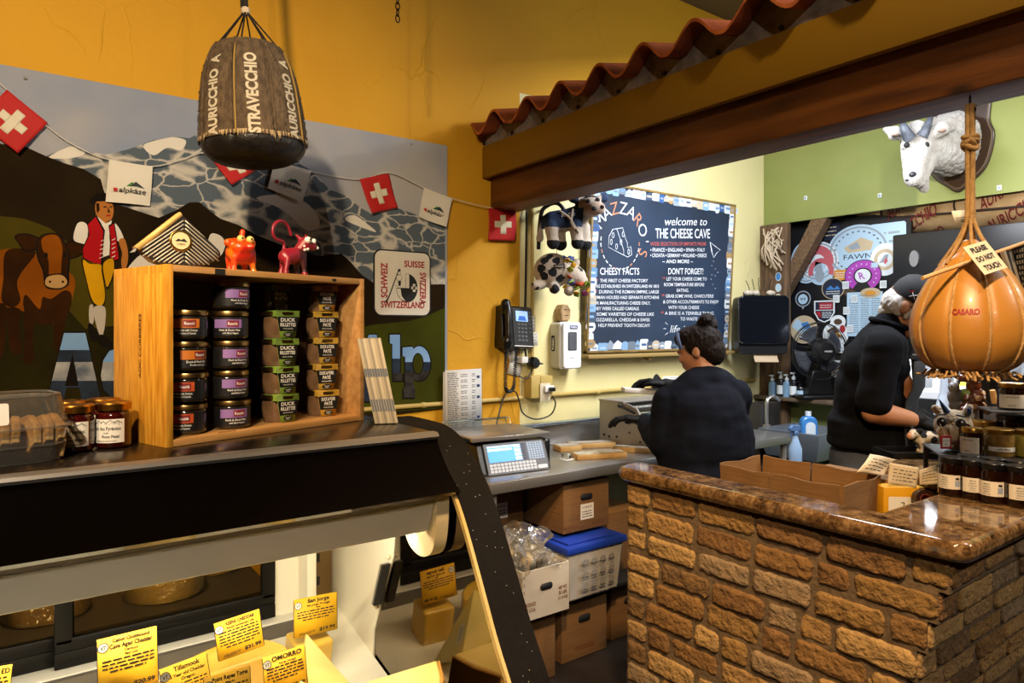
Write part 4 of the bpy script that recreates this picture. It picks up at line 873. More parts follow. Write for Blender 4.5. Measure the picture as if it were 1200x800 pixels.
# ---------------------------------------------------------------- rose petal jam jars
RLID = mat('brass_lid', 'b4863a', .28, metal=1); JAM = mat('rose_jam', '3a0a08', .1, coat=.8, col2='220503', vs=20); JLAB = mat('jam_label', 'e2dfd6', .6)
def jam(loc, rz, label):
    t = thing('jam_jar', label, 'jar', loc, rz, 'gold lidded jam jars'); r = .0305
    m = MB().use(JAM); m.lathe([(0, 0), (r-.004, 0), (r, .004), (r, .062), (r-.001, .066), (r-.004, .070), (r-.004, .074)], 32); m.build('glass', t)
    m = MB().use(RLID); m.lathe([(r-.003, .073), (r+.0005, .0732), (r+.001, .085), (r-.001, .0875), (r-.006, .088), (r-.007, .0870), (0, .087)], 32); m.build('lid', t)
    m = MB().use(JLAB); a = R(-90); curved(m, r+.0004, a-1.25, a+1.05, .012, .057, 20); m.use(INK)
    q = [(-.85, .047), (-.6, .049), (-.45, .054), (-.3, .049), (-.15, .053), (0, .049), (.25, .0545), (.45, .05), (.65, .0535), (.9, .048)]
    for (a1, z1), (a2, z2) in zip(q, q[1:]):
        r2 = r+.0008; m.add([(r2*math.cos(a+a1), r2*math.sin(a+a1), z1), (r2*math.cos(a+a2), r2*math.sin(a+a2), z2), (r2*math.cos(a+a2), r2*math.sin(a+a2), z2+.0013), (r2*math.cos(a+a1), r2*math.sin(a+a1), z1+.0013)], [(0, 1, 2, 3)])
    for k in range(16):
        aa = a+rnd.uniform(-.5, .8); z1 = rnd.uniform(.046, .05); r2 = r+.0008; m.add([(r2*math.cos(aa), r2*math.sin(aa), z1), (r2*math.cos(aa+.03), r2*math.sin(aa+.03), z1), (r2*math.cos(aa+.01), r2*math.sin(aa+.01), z1+.004)], [(0, 1, 2)])
    ctext(m, 'Matin des Pyrénées', r+.0008, a-.05, .036, .0072, 1.75, .012); ctext(m, 'Confit', r+.0008, a, .0295, .003, .3); ctext(m, 'Rose Petal', r+.0008, a+.25, .0215, .0055, .95, .02); ctext(m, 'PREPARATION TRADITIONNELLE', r+.0008, a, .0145, .0022, 1.2)
    m.use(REDINK); curved(m, r+.0008, a-1.05, a-1.0, .014, .019, 2); m.build('label', t, ang=0); return t
P_ = lambda px, py: onZ(px, py, ZT)
b = P_(90, 531); jam((b.x, b.y+.028, ZT+.0005), R(-23), 'gold-lidded Rose Petal jam jar, front left of the four')
b = P_(135, 526); jam((b.x, b.y+.028, ZT+.0005), R(-30), 'gold-lidded Rose Petal jam jar at the front, nearest the crate')
b1 = P_(84, 531); b2 = P_(124, 526); jam((b1.x+.002, b1.y+.105, ZT+.0005), R(-50), 'jam jar half hidden behind the front left Rose Petal jar'); jam((b2.x+.006, b2.y+.105, ZT+.0005), R(-80), 'jam jar half hidden behind the jar nearest the crate')

# ---------------------------------------------------------------- clear clamshell of biscotti at the left edge
t = thing('clamshell_box', 'clear plastic clamshell of sliced biscotti at the left edge of the case top', 'food container', (-.028, 1.47, ZT+.0005), R(14))
CLM = glassmat('clamshell_plastic', 'f6f7f6', .05, .05, haze=.05)
m = MB().use(CLM)
def shell(z0, z1, s0, s1):
    a = rrect(-.11*s0, .11*s0, -.07*s0, .07*s0, .04*s0, 6); b = rrect(-.11*s1, .11*s1, -.07*s1, .07*s1, .04*s1, 6); n = len(a)
    m.add([(x, y, z0) for x, y in a]+[(x, y, z1) for x, y in b], [(i, (i+1) % n, n+(i+1) % n, n+i) for i in range(n)])
shell(0, .058, .86, .97); shell(.058, .062, .97, 1.04); shell(.062, .066, 1.04, .97); shell(.066, .112, .97, .88); m.flat(rrect(-.095, .095, -.06, .06, .035, 6), .112); m.flat(rrect(-.094, .094, -.06, .06, .035, 6), .001); m.build('shell', t, ang=50)
m = MB().use(CLM)
for z, s in ((.06, 1.045), (.115, .86), (.03, .93)): m.tube([(x, y, z) for x, y in rrect(-.11*s, .11*s, -.07*s, .07*s, .04*s, 6)], .0022, 6, closed=True)
m.build('rim', t)
m = MB().use(WHITE); m.prism(rrect(-.09, .0, -.018, .018, .004), 0, .0008, FB((.01, -.0665, .088)) @ RX(R(-6))); m.build('label', t)
BIS = mat('biscotti', 'b98f52', .85, col2='cda867', vs=20, bump=.4, bs=60)
for k in range(9):
    tt = thing('biscotti', 'slice of tan biscotti inside the clear clamshell', 'biscotti', (0, 0, 0), 0, 'biscotti slices'); M = Matrix.Translation((-.028, 1.47, ZT+.003)) @ RZ(R(14)) @ T(-.075+k*.019, rnd.uniform(-.004, .004), .002) @ RY(R(rnd.uniform(4, 14))) @ RZ(R(rnd.uniform(-12, 12)))
    m = MB().use(BIS); m.prism([(-.045, 0), (.045, 0), (.047, .03), (.03, .065), (0, .075), (-.03, .062), (-.047, .03)], 0, .013, frame((0, 0, 0), (0, 1, 0), (0, 0, 1))); tt.matrix_world = M; tt.location = M.translation; tt.rotation_euler = M.to_euler(); m.build('slice', tt, bev=.003)

# ---------------------------------------------------------------- leaning booklets
c0 = onZ(431, 497, ZT); 
for k in range(9):
    p = onZ(441+k*3.0, 497.4-k*.1, ZT)
    m = MB().use(mat('booklet_paper_%d' % (k % 3), ('a89e88', '8d8678', 'b9b09a')[k % 3], .8)); m.box(-.0034, .0034, 0, .15, 0, .208, .001); m.use(mat('booklet_spine_ink', '5d6570', .8)); m.box(-.0025, .0025, -.0005, .0005, .115, .135); m.box(-.002, .0022, -.0005, .0005, .03, .06)
    o = m.build('booklet'); o.location = (p.x, p.y, ZT+.002); o.rotation_euler = Euler((0, R(-11.5), 0)).to_matrix().to_4x4().to_euler(); o.rotation_euler = (RZ(R(-25)) @ RY(R(-11.5))).to_euler()
    tag(o, 'thin cream booklet in the leaning row to the right of the crate', 'booklet', 'leaning booklets')
# ================================================================ ON THE BACK WALL
PIPE = mat('painted_conduit', 'c3a860', .5, col2='b39a52', vs=5)
def wallp(px, py, off=.0): return onY(px, py, YW-off)
t = thing('electrical_conduit', 'yellow painted conduit pipe running along the back wall', 'conduit', wallp(624, 452, .0)); o0 = wallp(624, 452)
m = MB().use(PIPE); m.M = T(*-o0); z1 = wallp(470, 477).z; a = wallp(440, 478, .02); b = wallp(611, 466, .02); m.tube([(a.x-1.2, YW-.02, b.z), (b.x, YW-.02, b.z)], .0115, 10); c = wallp(640, 463, .02); m.tube([(c.x, YW-.02, c.z), (c.x+2.0, YW-.02, c.z)], .0115, 10)
for px in (496, 700): p = wallp(px, 470, .02); m.lathe([(.0145, -.012), (.0145, .012)], 10, T(p.x, YW-.02, b.z) @ RY(PI/2))
m.build('horizontal_pipe', t)
m = MB().use(PIPE); m.M = T(*-o0); p = wallp(624, 300, .02); m.tube([(p.x, YW-.018, b.z+.03), (p.x, YW-.018, 2.36)], .0105, 10); m.build('vertical_pipe', t)
p = wallp(626, 452); m = MB().use(PIPE); m.M = T(*-o0); m.box(p.x-.075, p.x+.055, YW-.07, YW, p.z-.062, p.z+.062, .004); m.box(p.x-.01, p.x+.075, YW-.074, YW-.07, p.z-.06, p.z+.06, .002); m.build('junction_box', t)
m = MB().use(mat('ivory_outlet', 'c9bda0', .4)); m.M = T(*-o0); q = wallp(640, 460, .075); m.box(q.x-.045, q.x+.03, YW-.078, YW-.074, q.z-.05, q.z+.055, .003); m.use(WHITE); m.box(q.x-.02, q.x+.045, YW-.095, YW-.075, q.z+.005, q.z+.04, .004); m.use(BLACK).box(q.x, q.x+.03, YW-.125, YW-.095, q.z+.01, q.z+.032, .004); m.build('outlet', t)
CORD = mat('black_rubber_cord', '0d0c0b', .5)
m = MB().use(CORD); pts = [wallp(647, 464, .11), wallp(651, 473, .1), wallp(645, 486, .06), wallp(628, 491, .05), wallp(613, 484, .05), wallp(608, 468, .05), wallp(604, 459, .05), wallp(596, 459, .05), wallp(590, 466, .05), wallp(588, 472, .05), wallp(584, 488, .08), wallp(581, 500, .14)]
m.tube(spl(pts, 6), .0042, 8); tag(m.build('power_cord'), 'looping black power cord between the wall outlet and the scale', 'cord')
m = MB().use(CORD); m.tube(spl([wallp(618, 190, .03), wallp(617, 260, .028), wallp(616, 330, .03), wallp(615, 400, .03), wallp(617, 420, .03)], 5), .006, 8); m.tube([wallp(620, 195, .03), wallp(617, 238, .03)], .004, 6)
tag(m.build('black_cable'), 'straight black cable beside the vertical conduit under the beam', 'cable')
# small black plug adapter ball
t = thing('plug_adapter', 'round black plug adapter on the vertical conduit below the telephone', 'adapter', wallp(625, 425, .055)); m = MB().use(BLACK); m.lathe([(0, -.03), (.028, -.028), (.034, -.01), (.034, .014), (.026, .028), (0, .03)], 20, RX(PI/2)); m.cap((.02, -.015, -.002), .008, (.05, -.02, -.006), .004); m.build('body', t)
m = MB().use(WHITE); m.box(-.075, -.03, .005, .04, .0, .035, .004); m.build('socket_block', t); m = MB().use(CORD); m.tube(spl([(-.008, 0, -.025), (-.02, -.0, -.06), (-.06, -.005, -.085), (-.10, 0, -.07)], 6), .0036, 8); m.build('lead', t)
for i, (q, lab) in enumerate((((603, 350, 0), ''), ((0, 0, 0), ''))): pass
def note(px, py, w, h, label, rot=0, off=.035, mt=None, prints=3, name='paper_note', grp=None, cat='note'):
    p = wallp(px, py, off); t = MB().use(mt or PAPER); t.box(-w/2, w/2, -h/2, h/2, 0, .001, 0, FB((0, 0, 0))); t.use(TEAL)
    squiggle(t, FB((0, 0, 0)), -w*.42, w*.4, h*.3, h*.09, .0013, prints, h*.2); o = t.build(name, ang=0); o.location = p; o.rotation_euler = (0, rot, 0); return tag(o, label, cat, grp)
note(623, 379, .05, .085, 'upper small white label stuck on the vertical conduit'); note(624, 397, .075, .075, 'lower wider white label stuck on the vertical conduit', prints=4)
note(604, 428, .09, .11, 'white scrap of paper behind the coiled telephone cord', R(14), .008, prints=2)
note(600, 413, .06, .09, 'crumpled white tape hanging right under the telephone', R(-20), .02, prints=0)
# sheets of printed lists
def sheet(label, quad, off, tint):
    q = [onY(a, b, YW-off) for a, b in quad]; o = q[3]; t = MB().use(tint); w = (q[1]-q[0]).length; h = (q[0]-q[3]).length; M = frame(q[3]-o, q[2]-q[3], q[0]-q[3])
    t.box(0, w, 0, h, -.0008, 0, 0, M); t.use(TEAL)
    for k in range(30):
        y = h*.94-k*h*.031; 
        squiggle(t, M, w*.06, w*rnd.uniform(.3, .38), y, .008); 
        if k % 3: squiggle(t, M, w*.42, w*.6, y, .007); squiggle(t, M, w*.72, w*.82, y, .007)
    t.use(mat('blue_square_print', '22305c', .7))
    for v in (.84, .69, .5, .16): t.flat([(w*.86, h*v), (w*.94, h*v), (w*.94, h*(v+.045)), (w*.86, h*(v+.045))], .0006, M)
    ob = t.build('price_list', ang=0); ob.location = o; return tag(ob, label, 'paper sheet')
sheet('printed list sheet taped to the wall above the scale', [(520, 434), (563, 430), (566, 500), (522, 505)], .045, mat('list_paper', 'cfccc6', .8))
sheet('edge of a second list sheet showing left of the front sheet', [(516.5, 436), (548, 432), (550, 503), (519, 506)], .040, mat('list_paper_back', 'bdb8ae', .8))

# ---------------------------------------------------------------- telephone
pc = wallp(597, 383); t = thing('desk_telephone', 'black wall mounted desk telephone with blue lit screen', 'telephone', (pc.x, YW, pc.z)); t.rotation_euler = (0, R(3), 0)
m = MB().use(BLACK); sp = FL((0, 0, 0))
m.prism([(0, -.115), (.06, -.118), (.085, -.11), (.05, .105), (.04, .115), (0, .11)], -.115, .10, frame((0, 0, 0), (0, -1, 0), (0, 0, 1))); m.build('base', t, bev=.006)
fx = frame((.036, -.0690, 0), (1, 0, 0), V((0, .037, .215)))   # sloping front face
m = MB().use(mat('phone_panel_grey', '191b1e', .35)); m.prism(rrect(-.062, .064, -.105, .107, .012), -.004, .004, fx); m.build('front_panel', t, bev=.001)
m = MB().use(mat('phone_screen', '8fb4e6', .3, emit=1.0)); m.flat(rrect(-.042, .04, .032, .09, .003), .0045, fx); m.use(WHITE); squiggle(m, fx, -.035, .03, .078, .006, .005, 2, .01); m.use(mat('screen_blue', '2e62b8', .3, emit=.8)); m.flat([(-.03, .036), (.03, .036), (.02, .062), (-.02, .062)], .0048, fx); m.build('screen', t)
m = MB().use(mat('phone_key', '4a4e55', .4))
for r in range(5):
    for c in range(3): m.prism(rrect(-.036+c*.024, -.018+c*.024, .010-r*.022, .022-r*.022, .004), .003, .0065, fx)
for k in range(6): m.prism(rrect(.046, .058, .08-k*.022, .09-k*.022, .003), .003, .0065, fx)
m.use(WHITE)
for r in range(5):
    for c in range(3): m.text('123456789*0#'[min(r*3+c, 11)], fx @ T(-.027+c*.024, .0135-r*.022), .005, z=.007)
m.build('keypad', t)
m = MB().use(WHITE); m.prism([(-.062, -.107), (.066, -.107), (.066, -.1025), (-.062, -.1025)], .003, .006, fx); m.build('silver_trim', t)
m = MB().use(BLACK); hx = -.072
m.tube(spl([(hx, -.075, -.115), (hx, -.095, -.07), (hx, -.092, 0), (hx, -.085, .07), (hx, -.065, .118)], 5), .020, 14); m.cap((hx, -.086, -.082), .030, (hx, -.08, -.112), .026); m.cap((hx, -.055, .085), .030, (hx, -.055, .122), .028)
blob('handset', m, [mat('handset_black', '0a0a0b', .3)], .004, 5, t)
m = MB().use(CORD); L0 = [V((-.05, -.05, -.115)), V((-.052, -.05, -.2)), V((-.045, -.05, -.33)), V((-.015, -.05, -.352)), V((.01, -.05, -.32)), V((.014, -.05, -.2)), V((.02, -.05, -.118))]
cl = spl(L0, 20); pts = []
N_t = len(cl)*5
for i in range(N_t):
    f = i/N_t*(len(cl)-1); a = cl[int(f)].lerp(cl[min(int(f)+1, len(cl)-1)], f-int(f)); ph = f*2*PI/1.9
    d = (cl[min(int(f)+1, len(cl)-1)]-cl[int(f)]); d = d.normalized() if d.length > 1e-8 else V((0, 0, 1)); u = d.cross(V((0, 1, 0))).normalized(); pts.append(a+(u*math.cos(ph)+V((0, 1, 0))*math.sin(ph))*.0085)
m.tube(pts, .0026, 5); m.build('coiled_cord', t)

# ---------------------------------------------------------------- soap dispenser
pc = wallp(653, 404); t = thing('soap_dispenser', 'white wall mounted PURELL soap dispenser with dark window', 'dispenser', (pc.x+.02, YW, pc.z))
GRYP = mat('dispenser_grey_side', 'b9b4a8', .4); DW = mat('dispenser_white', 'e4e5e6', .3)
m = MB().use(GRYP); m.prism(rrect(-.075, .075, -.135, .13, .02), 0, .075, FB((0, 0, 0))); m.build('back_shell', t, bev=.004)
m = MB().use(DW)
m.surf(lambda u, v: (-.072+.144*u, -.075-.035*math.sin(PI*(.12+.76*u))-.004*math.sin(PI*v), -.135+.268*v), 12, 8)
m.prism(rrect(-.073, .073, -.135, .132, .02), .0, .03, FB((0, -.065, 0))); 
fr_ = FB((0, -.113, 0)); m.prism(rrect(-.068, .068, -.134, .131, .022), -.02, 0, fr_); m.build('front_cover', t, bev=.006)
m = MB().use(BLACK); m.prism(rrect(-.035, .03, -.03, .075, .008), 0, .002, fr_); m.use(mat('window_gel', '54565a', .1, coat=.8)); m.prism(rrect(-.030, .025, -.025, .07, .006), .002, .003, fr_); m.build('window', t)
m = MB().use(mat('purell_blue', '1f3f77', .5)); m.prism(rrect(-.022, .038, .092, .113, .006), 0, .0012, fr_); m.use(WHITE).text('PURELL', fr_ @ T(.008, .098), .010, .05, shear=.2, z=.0016, bold=.03)
sd = FL((-.0756, -.03, .01)); m.use(INK).prism(rrect(-.014, .014, -.045, .045, .008), 0, .0012, sd); m.use(WHITE).text('PURELL', sd @ RZ(PI/2) @ T(0, -.008), .015, .07, z=.0016, bold=.03); m.use(TEAL); m.text('ADVANCED', fr_ @ T(-.005, -.075), .006, .04); m.build('logo', t, ang=0)
# carved head above the dispenser
pc = wallp(655, 367); t = thing('carved_ornament', 'small tan wooden block face fixed above the soap dispenser', 'ornament', (pc.x, YW, pc.z))
m = MB().use(mat('tan_carved_wood', 'a98a5f', .7, col2='8f7048', vs=20)); m.prism([(-.03, -.045), (.02, -.05), (.04, -.03), (.042, .02), (.02, .05), (-.015, .052), (-.035, .02)], 0, .06, FB((0, 0, 0))); m.build('block', t, bev=.008)
m = MB().use(mat('burnt_mark', '4a3520', .8)); M = FB((0, -.0602, 0)); m.flat([(-.012, .022), (.006, .025), (.006, .018), (-.012, .016)], .0005, M); m.flat([(.012, .024), (.026, .02), (.026, .014), (.012, .018)], .0005, M); m.flat([(-.01, -.012), (.022, -.010), (.022, -.016), (-.01, -.018)], .0005, M); m.build('face', t, ang=0)

# ================================================================ CHALKBOARD
bl = onY(683, 411, YW-.02); br = onY(850, 409, YW-.02); BX0, BX1 = bl.x, br.x; BZ0, BZ1 = 1.435, 2.455; BW, BH = BX1-BX0, BZ1-BZ0
tilt = math.atan2(.06, BH)
t = thing('chalkboard', 'large black chalkboard with white hand lettering and sticker border', 'chalkboard', (BX0, YW-.022, BZ0)); t.rotation_euler = (tilt, 0, 0)
SLATE = mat('chalkboard_slate', '182436', .55, col2='22354d', vs=1.6, vd=5)
BF = FB((0, -.022, 0))
m = MB().use(SLATE); m.box(.012, BW-.012, -.022, -.004, .012, BH-.012); m.build('slate', t)
m = MB().use(mat('board_frame_wood', '8a6f3d', .6, col2='705828', vs=12)); m.box(0, .014, -.03, 0, 0, BH, .002); m.box(BW-.014, BW, -.03, 0, 0, BH, .002); m.box(0, BW, -.03, 0, BH-.014, BH, .002); m.box(0, BW, -.03, 0, 0, .014, .002); m.build('frame', t)
m = MB().use(mat('ledge_tan', '9b7f47', .6)); m.box(-.02, BW+.02, -.075, 0, -.028, -.008, .003); m.box(BW*.38, BW*.40, -.05, 0, -.05, -.03); m.build('chalk_ledge', t)
CHK = mat('chalk_white', 'dfe3e6', .9); CHR_ = mat('chalk_orange', 'c28260', .9); CHRD = mat('chalk_red', 'b0544a', .9)
inv = Matrix.LocRotScale(V((BX0, YW-.022, BZ0)), Euler((tilt, 0, 0)), None).inverted(); nB = Matrix.Rotation(tilt, 3, 'X') @ V((0, 1, 0)); pB = V((BX0, YW-.044, BZ0))
def bp(px, py): r = ray(px, py); k = (pB-EYE).dot(nB)/r.dot(nB); q = inv @ (EYE+r*k); return q.x, q.z
m = MB()
def chalk(s, x0, x1, y, h, mm=CHK, bold=.006, shear=0):
    bold = min(bold, .006)
    """text from pixel x0 to x1 on the line whose middle is at pixel y, h px tall"""
    a = bp(x0, y+h/2); b = bp(x1, y+h/2); c = bp(x0, y-h/2); M = BF @ T(a[0], a[1]) @ RZ(math.atan2(b[1]-a[1], b[0]-a[0])*1.0)
    m.use(mm); m.text(s, M, c[1]-a[1], b[0]-a[0], 'l', bold, .0012, shear=shear)
chalk('welcome to', 778, 828, 259, 10, bold=-.004, shear=.25); chalk('THE CHEESE CAVE', 768, 832, 273, 12); chalk('WIDE SELECTION OF IMPORTS FROM', 762, 827, 285.5, 4.5, CHRD, .012)
chalk('• FRANCE • ENGLAND • SPAIN • ITALY', 762, 826, 292.5, 4.5, bold=.012); chalk('• CROATIA • GERMANY • HOLLAND • GREECE', 762, 828, 299, 4.5, bold=.012); chalk('~ AND MORE ~', 776, 812, 306, 4.5, bold=.01)
chalk("DON'T FORGET!", 783, 824, 317.5, 7.5, bold=.01); chalk('CHEESY FACTS', 703, 749, 317.5, 8.5, bold=.012)
for i, (s, a, b) in enumerate((('THE FIRST CHEESE FACTORY', 703, 759), ('WAS ESTABLISHED IN SWITZERLAND IN 1815', 694, 772), ('DURING THE ROMAN EMPIRE, LARGE', 702, 772), ('ROMAN HOUSES HAD SEPARATE KITCHENS', 694, 772), ('FOR MANUFACTURING CHEESE ONLY,', 694, 762), ('THEY WERE CALLED CAREALE.', 694, 749), ('SOME VARIETIES OF CHEESE LIKE', 699, 766), ('MOZZARELLA, CHEDDAR & SWISS', 695, 761), ('HELP PREVENT TOOTH DECAY!', 701, 761))):
    y = 328.5+i*6.55; chalk(s, a, b, y, 4.0, bold=.02)
    if i in (0, 2, 6): chalk('*', a-6, a-2, y, 4.5, CHRD, .02)
for i, (s, a, b) in enumerate((('LET YOUR CHEESE COME TO', 781, 828), ('ROOM TEMPERATURE BEFORE', 778, 825), ('EATING.', 793, 807), ('GRAB SOME WINE, CHARCUTERIE', 780, 836), ('& OTHER ACCOUTREMENTS TO ENJOY', 777, 842), ('WITH YOUR CHEESE', 783, 819), ('A BRIE IS A TERRIBLE THING', 779, 836), ('TO WASTE', 797, 817))):
    y = 326.5+i*6.7; chalk(s, a, b, y, 4.0, bold=.02)
    if i in (0, 3, 6): chalk('*', a-5, a-1, y, 4.5, CHRD, .02)
chalk('life is goude', 785, 832, 385, 9, bold=-.004, shear=.25)
for px, py, an in ((781, 379, -30), (779, 385, 0), (781, 391, 30), (837, 379, 30), (839, 384, 0)): a = bp(px, py); m.use(CHK).box(-.014, .014, -.0018, .0018, 0, .001, 0, BF @ T(*a) @ RZ(R(an)))
# MAZZARO'S in an arc over a drawn cheese in a dashed ring
ccx, ccy = bp(727, 283); rr_ = (bp(749, 283)[0]-ccx)*1.0
for i, ch in enumerate("MAZZARO'S"):
    a = R(148-i*20.5); mm = CHR_ if ch in 'RS' or i == 2 else CHK
    m.use(mm); m.text(ch, BF @ T(ccx+math.cos(a)*rr_*1.05, ccy+math.sin(a)*rr_*1.02) @ RZ(a-PI/2), .078, None, 'c', -.006, .0012)
for k in range(15):
    a = R(172+k*13.2); m.use(CHR_ if k % 4 == 2 else CHK); m.ring(ccx, ccy-.005, rr_*.98, rr_*.98+.007, .0012, BF, 3, a, a+R(8))
def chline(pts, w=.0045, mm=CHK, closed=False): m.use(mm); m.tube([(x, y, .0012) for x, y in [(ccx+rr_*a, ccy+rr_*b) for a, b in pts]], w/2, 5, BF, closed)
chline([(-.62, -.25), (-.6, .15), (-.42, .42), (.08, .52), (.26, .1), (.36, -.02), (.36, -.2), (.55, -.15), (.62, -.45), (.4, -.55), (-.05, -.42)], closed=True); chline([(-.22, .46), (.18, -.3), (.2, -.5)])
for x, y in ((-.4, .2), (-.48, -.05), (-.2, -.2), (.12, .28), (.02, -.02), (.45, -.35)): chline([(x+.05*math.cos(a), y+.1*math.sin(a)) for a in [2*PI*k/10 for k in range(10)]], .004, closed=True)
# paper plane
q = [bp(a, b) for a, b in ((832, 284), (844, 293), (840, 296), (836, 302), (834, 296))]; m.use(CHK); m.tube([(x, y, .0012) for x, y in q], .0022, 5, BF, True); a, b = bp(832, 284), bp(836, 302); m.tube([(a[0], a[1], .0012), (b[0], b[1], .0012)], .002, 5, BF)
for px, py in ((836, 306), (834, 311), (838, 315), (841, 319), (838, 323), (834, 322), (833, 327), (835, 333), (838, 338)): a = bp(px, py); m.use(CHK); m.disc(a[0], a[1], .004, .003, .0012, BF, 8)
m.build('chalk_lettering', t, ang=0)
cols = ['a8c4dc', '5f86ad', 'd9dee2', '8c98a6', 'b9ad96', '3c4c63', 'a88a5a', 'e2e5e6', '7fa4c6', '33578a', 'c3cbd2', 'cfd6d4', '6b7683']
cm = [mat('border_sticker_%d' % i, c, .5) for i, c in enumerate(cols)]
m = MB()
def sticker(x, y, w, h, z):
    m.use(rnd.choice(cm)); k = rnd.random()
    if k < .35: m.disc(x, y, w*.5, h*.5, z, BF)
    elif k < .7: m.flat(rrect(x-w/2, x+w/2, y-h/2, y+h/2, min(w, h)*.2), z, BF)
    else: m.flat([(x-w*.5, y-h*.4), (x+w*.5, y-h*.4), (x+w*.45, y+h*.2), (x, y+h*.5), (x-w*.4, y+h*.1)], z, BF)
    m.use(rnd.choice(cm)); m.flat([(x-w*.28, y-h*.12), (x+w*.28, y-h*.12), (x+w*.28, y+h*.08), (x-w*.28, y+h*.08)], z+.0004, BF)
n = 0
for side in range(4):
    ln = BW if side < 2 else BH; s = .03
    while s < ln-.03:
        w = rnd.uniform(.05, .085); h = rnd.uniform(.05, .075); n += 1; z = .001+.0003*(n % 7)
        x, y = ((s+w/2, .04+rnd.uniform(-.01, .008)), (s+w/2, BH-.036+rnd.uniform(-.008, .004)), (.032, s+h/2), (BW-.034, s+h/2))[side]; sticker(x, y, w, h, z); s += (w if side < 2 else h)*.86
m.build('sticker_border', t, ang=0)

# ---------------------------------------------------------------- two plush cows hung beside the board
PLW = mat('plush_white', 'b9aa98', .95, bump=.5, bs=160, sheen=.3); PLB = mat('plush_black', '14161b', .95, bump=.5, bs=160); PLBL = mat('plush_blue', '273a58', .9, bump=.4, bs=160); PLP = mat('plush_muzzle', 'b49a86', .9)
RTv = V((CS, -SN, 0))
pc = atD(666, 262, 3.72); t = thing('plush_cow', 'plush cow in a blue jersey hanging from a black hook by the beam', 'plush toy', pc, -math.atan2(SN, CS))
m = MB(); m.chain([((-.085, 0, .01), .058), ((0, 0, .02), .062), ((.06, 0, .045), .058)]); m.chain([((.06, 0, .05), .05), ((.10, -.03, .09), .055)]); m.ell((.118, -.05, .085), (.062, .05, .058)); m.ell((.14, -.09, .068), (.05, .035, .036))
for x, y in ((-.095, -.035), (-.05, .03), (.035, -.04), (.085, .02)): m.chain([((x, y, -.02), .038), ((x+.008, y-.005, -.085), .032), ((x+.01, y-.012, -.11), .036)])
m.chain([((-.13, 0, .03), .016), ((-.15, 0, -.03), .013), ((-.155, -.005, -.08), .022)]); m.cap((.06, -.03, .12), .022, (.025, -.03, .135), .03); m.cap((.16, -.01, .13), .02, (.195, .0, .14), .025)
def cowmat(c, n):
    if c.z < -.098 and c.x > -.125: return 1
    if c.x < -.135 and c.z < -.05: return 0
    if c.z > -.028 and -.15 < c.x < .075 and c.z < .1 and not (c.x > .05 and c.z > .075): return 2
    if (c.x < .05 and c.z > .1) or (c.x > .175 and c.z > .115): return 2
    if c.y < -.085 and c.z < .1: return 3
    if .08 < c.x < .15 and c.z > .125 and c.y > -.08: return 1
    return 0
blob('body', m, [PLW, PLB, PLBL, PLP], .006, 4, t, cowmat)
m = MB().use(INK); m.ell((.098, -.092, .105), .012); m.ell((.148, -.09, .112), .012); m.ell((.125, -.122, .06), (.014, .008, .012)); m.ell((.168, -.118, .07), (.012, .008, .011)); m.build('eyes_and_nostrils', t)
m = MB().use(CREAM); m.text('BELGIOIOSO'[:6], frame((-.005, -.064, .03), (1, 0, .1), (0, 0, 1)), .018, .07); m.build('jersey_print', t, ang=0)
m = MB().use(mat('pale_ribbon', 'cbb9a0', .7)); m.tube(spl([(-.05, -.05, .06), (.0, -.07, .02), (.03, -.075, -.03), (.05, -.08, -.06)], 5), .006, 6); m.tube(spl([(.02, -.06, .07), (.01, -.072, .0), (.03, -.078, -.04)], 5), .006, 6); m.build('ribbon', t)
m = MB().use(mat('hook_black', '101012', .4)); q = [atD(a, b, 3.76) for a, b in ((631, 292), (632, 270), (635, 248), (643, 240), (652, 238), (659, 243), (664, 255))]; m.tube(spl(q, 6), [.011]*1+[.011]*36, 10) if False else m.tube(spl(q, 6), .011, 10); m.tube([atD(645, 240, 3.76), atD(640, 243, 3.9), wallp(636, 246, -.01)], .007, 8)
tag(m.build('wall_hook'), 'thick curved black hook on the wall holding the blue plush cow', 'hook')
pc = atD(656, 318, 3.78); t = thing('plush_cow', 'spotted plush cow hanging head down with a bright flower garland', 'plush toy', pc, -math.atan2(SN, CS))
m = MB(); m.ell((-.04, 0, .005), (.105, .085, .098)); m.ell((.075, -.03, -.03), (.068, .06, .058)); m.ell((.11, -.06, -.055), (.04, .035, .035)); m.cap((-.10, -.03, -.07), .03, (-.135, -.05, -.082), .026); m.cap((-.03, -.06, -.085), .03, (-.035, -.095, -.098), .032); m.cap((.05, -.05, -.085), .028, (.045, -.07, -.11), .03); m.cap((.06, 0, .03), .02, (.09, .0, .05), .022)
spots = [V((-.09, -.06, .06)), V((-.02, -.075, .055)), V((-.105, -.06, .01)), V((-.045, -.085, -.01)), V((-.09, -.07, -.03)), V((-.06, -.06, .09)), V((.0, -.07, -.05)), V((.1, -.05, -.005)), V((-.135, -.05, -.085)), V((-.035, -.11, -.1))]
blob('body', m, [PLW, PLB], .006, 4, t, lambda c, n: 1 if any((c-s).length < .024+.008*noise.noise(c*50) for s in spots) else 0)
m = MB().use(INK); m.box(-.04, .02, -.0915, -.0895, .012, .03); m.use(CREAM); m.text('CHEESE', frame((-.01, -.0922, .017), (1, 0, 0), (0, 0, 1)), .008, .045); m.build('printed_label', t, ang=0)
fl = [mat('garland_%s' % c, c, .8) for c in ('d9a81a', '8a9a2c', 'b3431f', '3b4f8f', 'c98f18', '7c2f5a', '6f8f2a')]; m = MB()
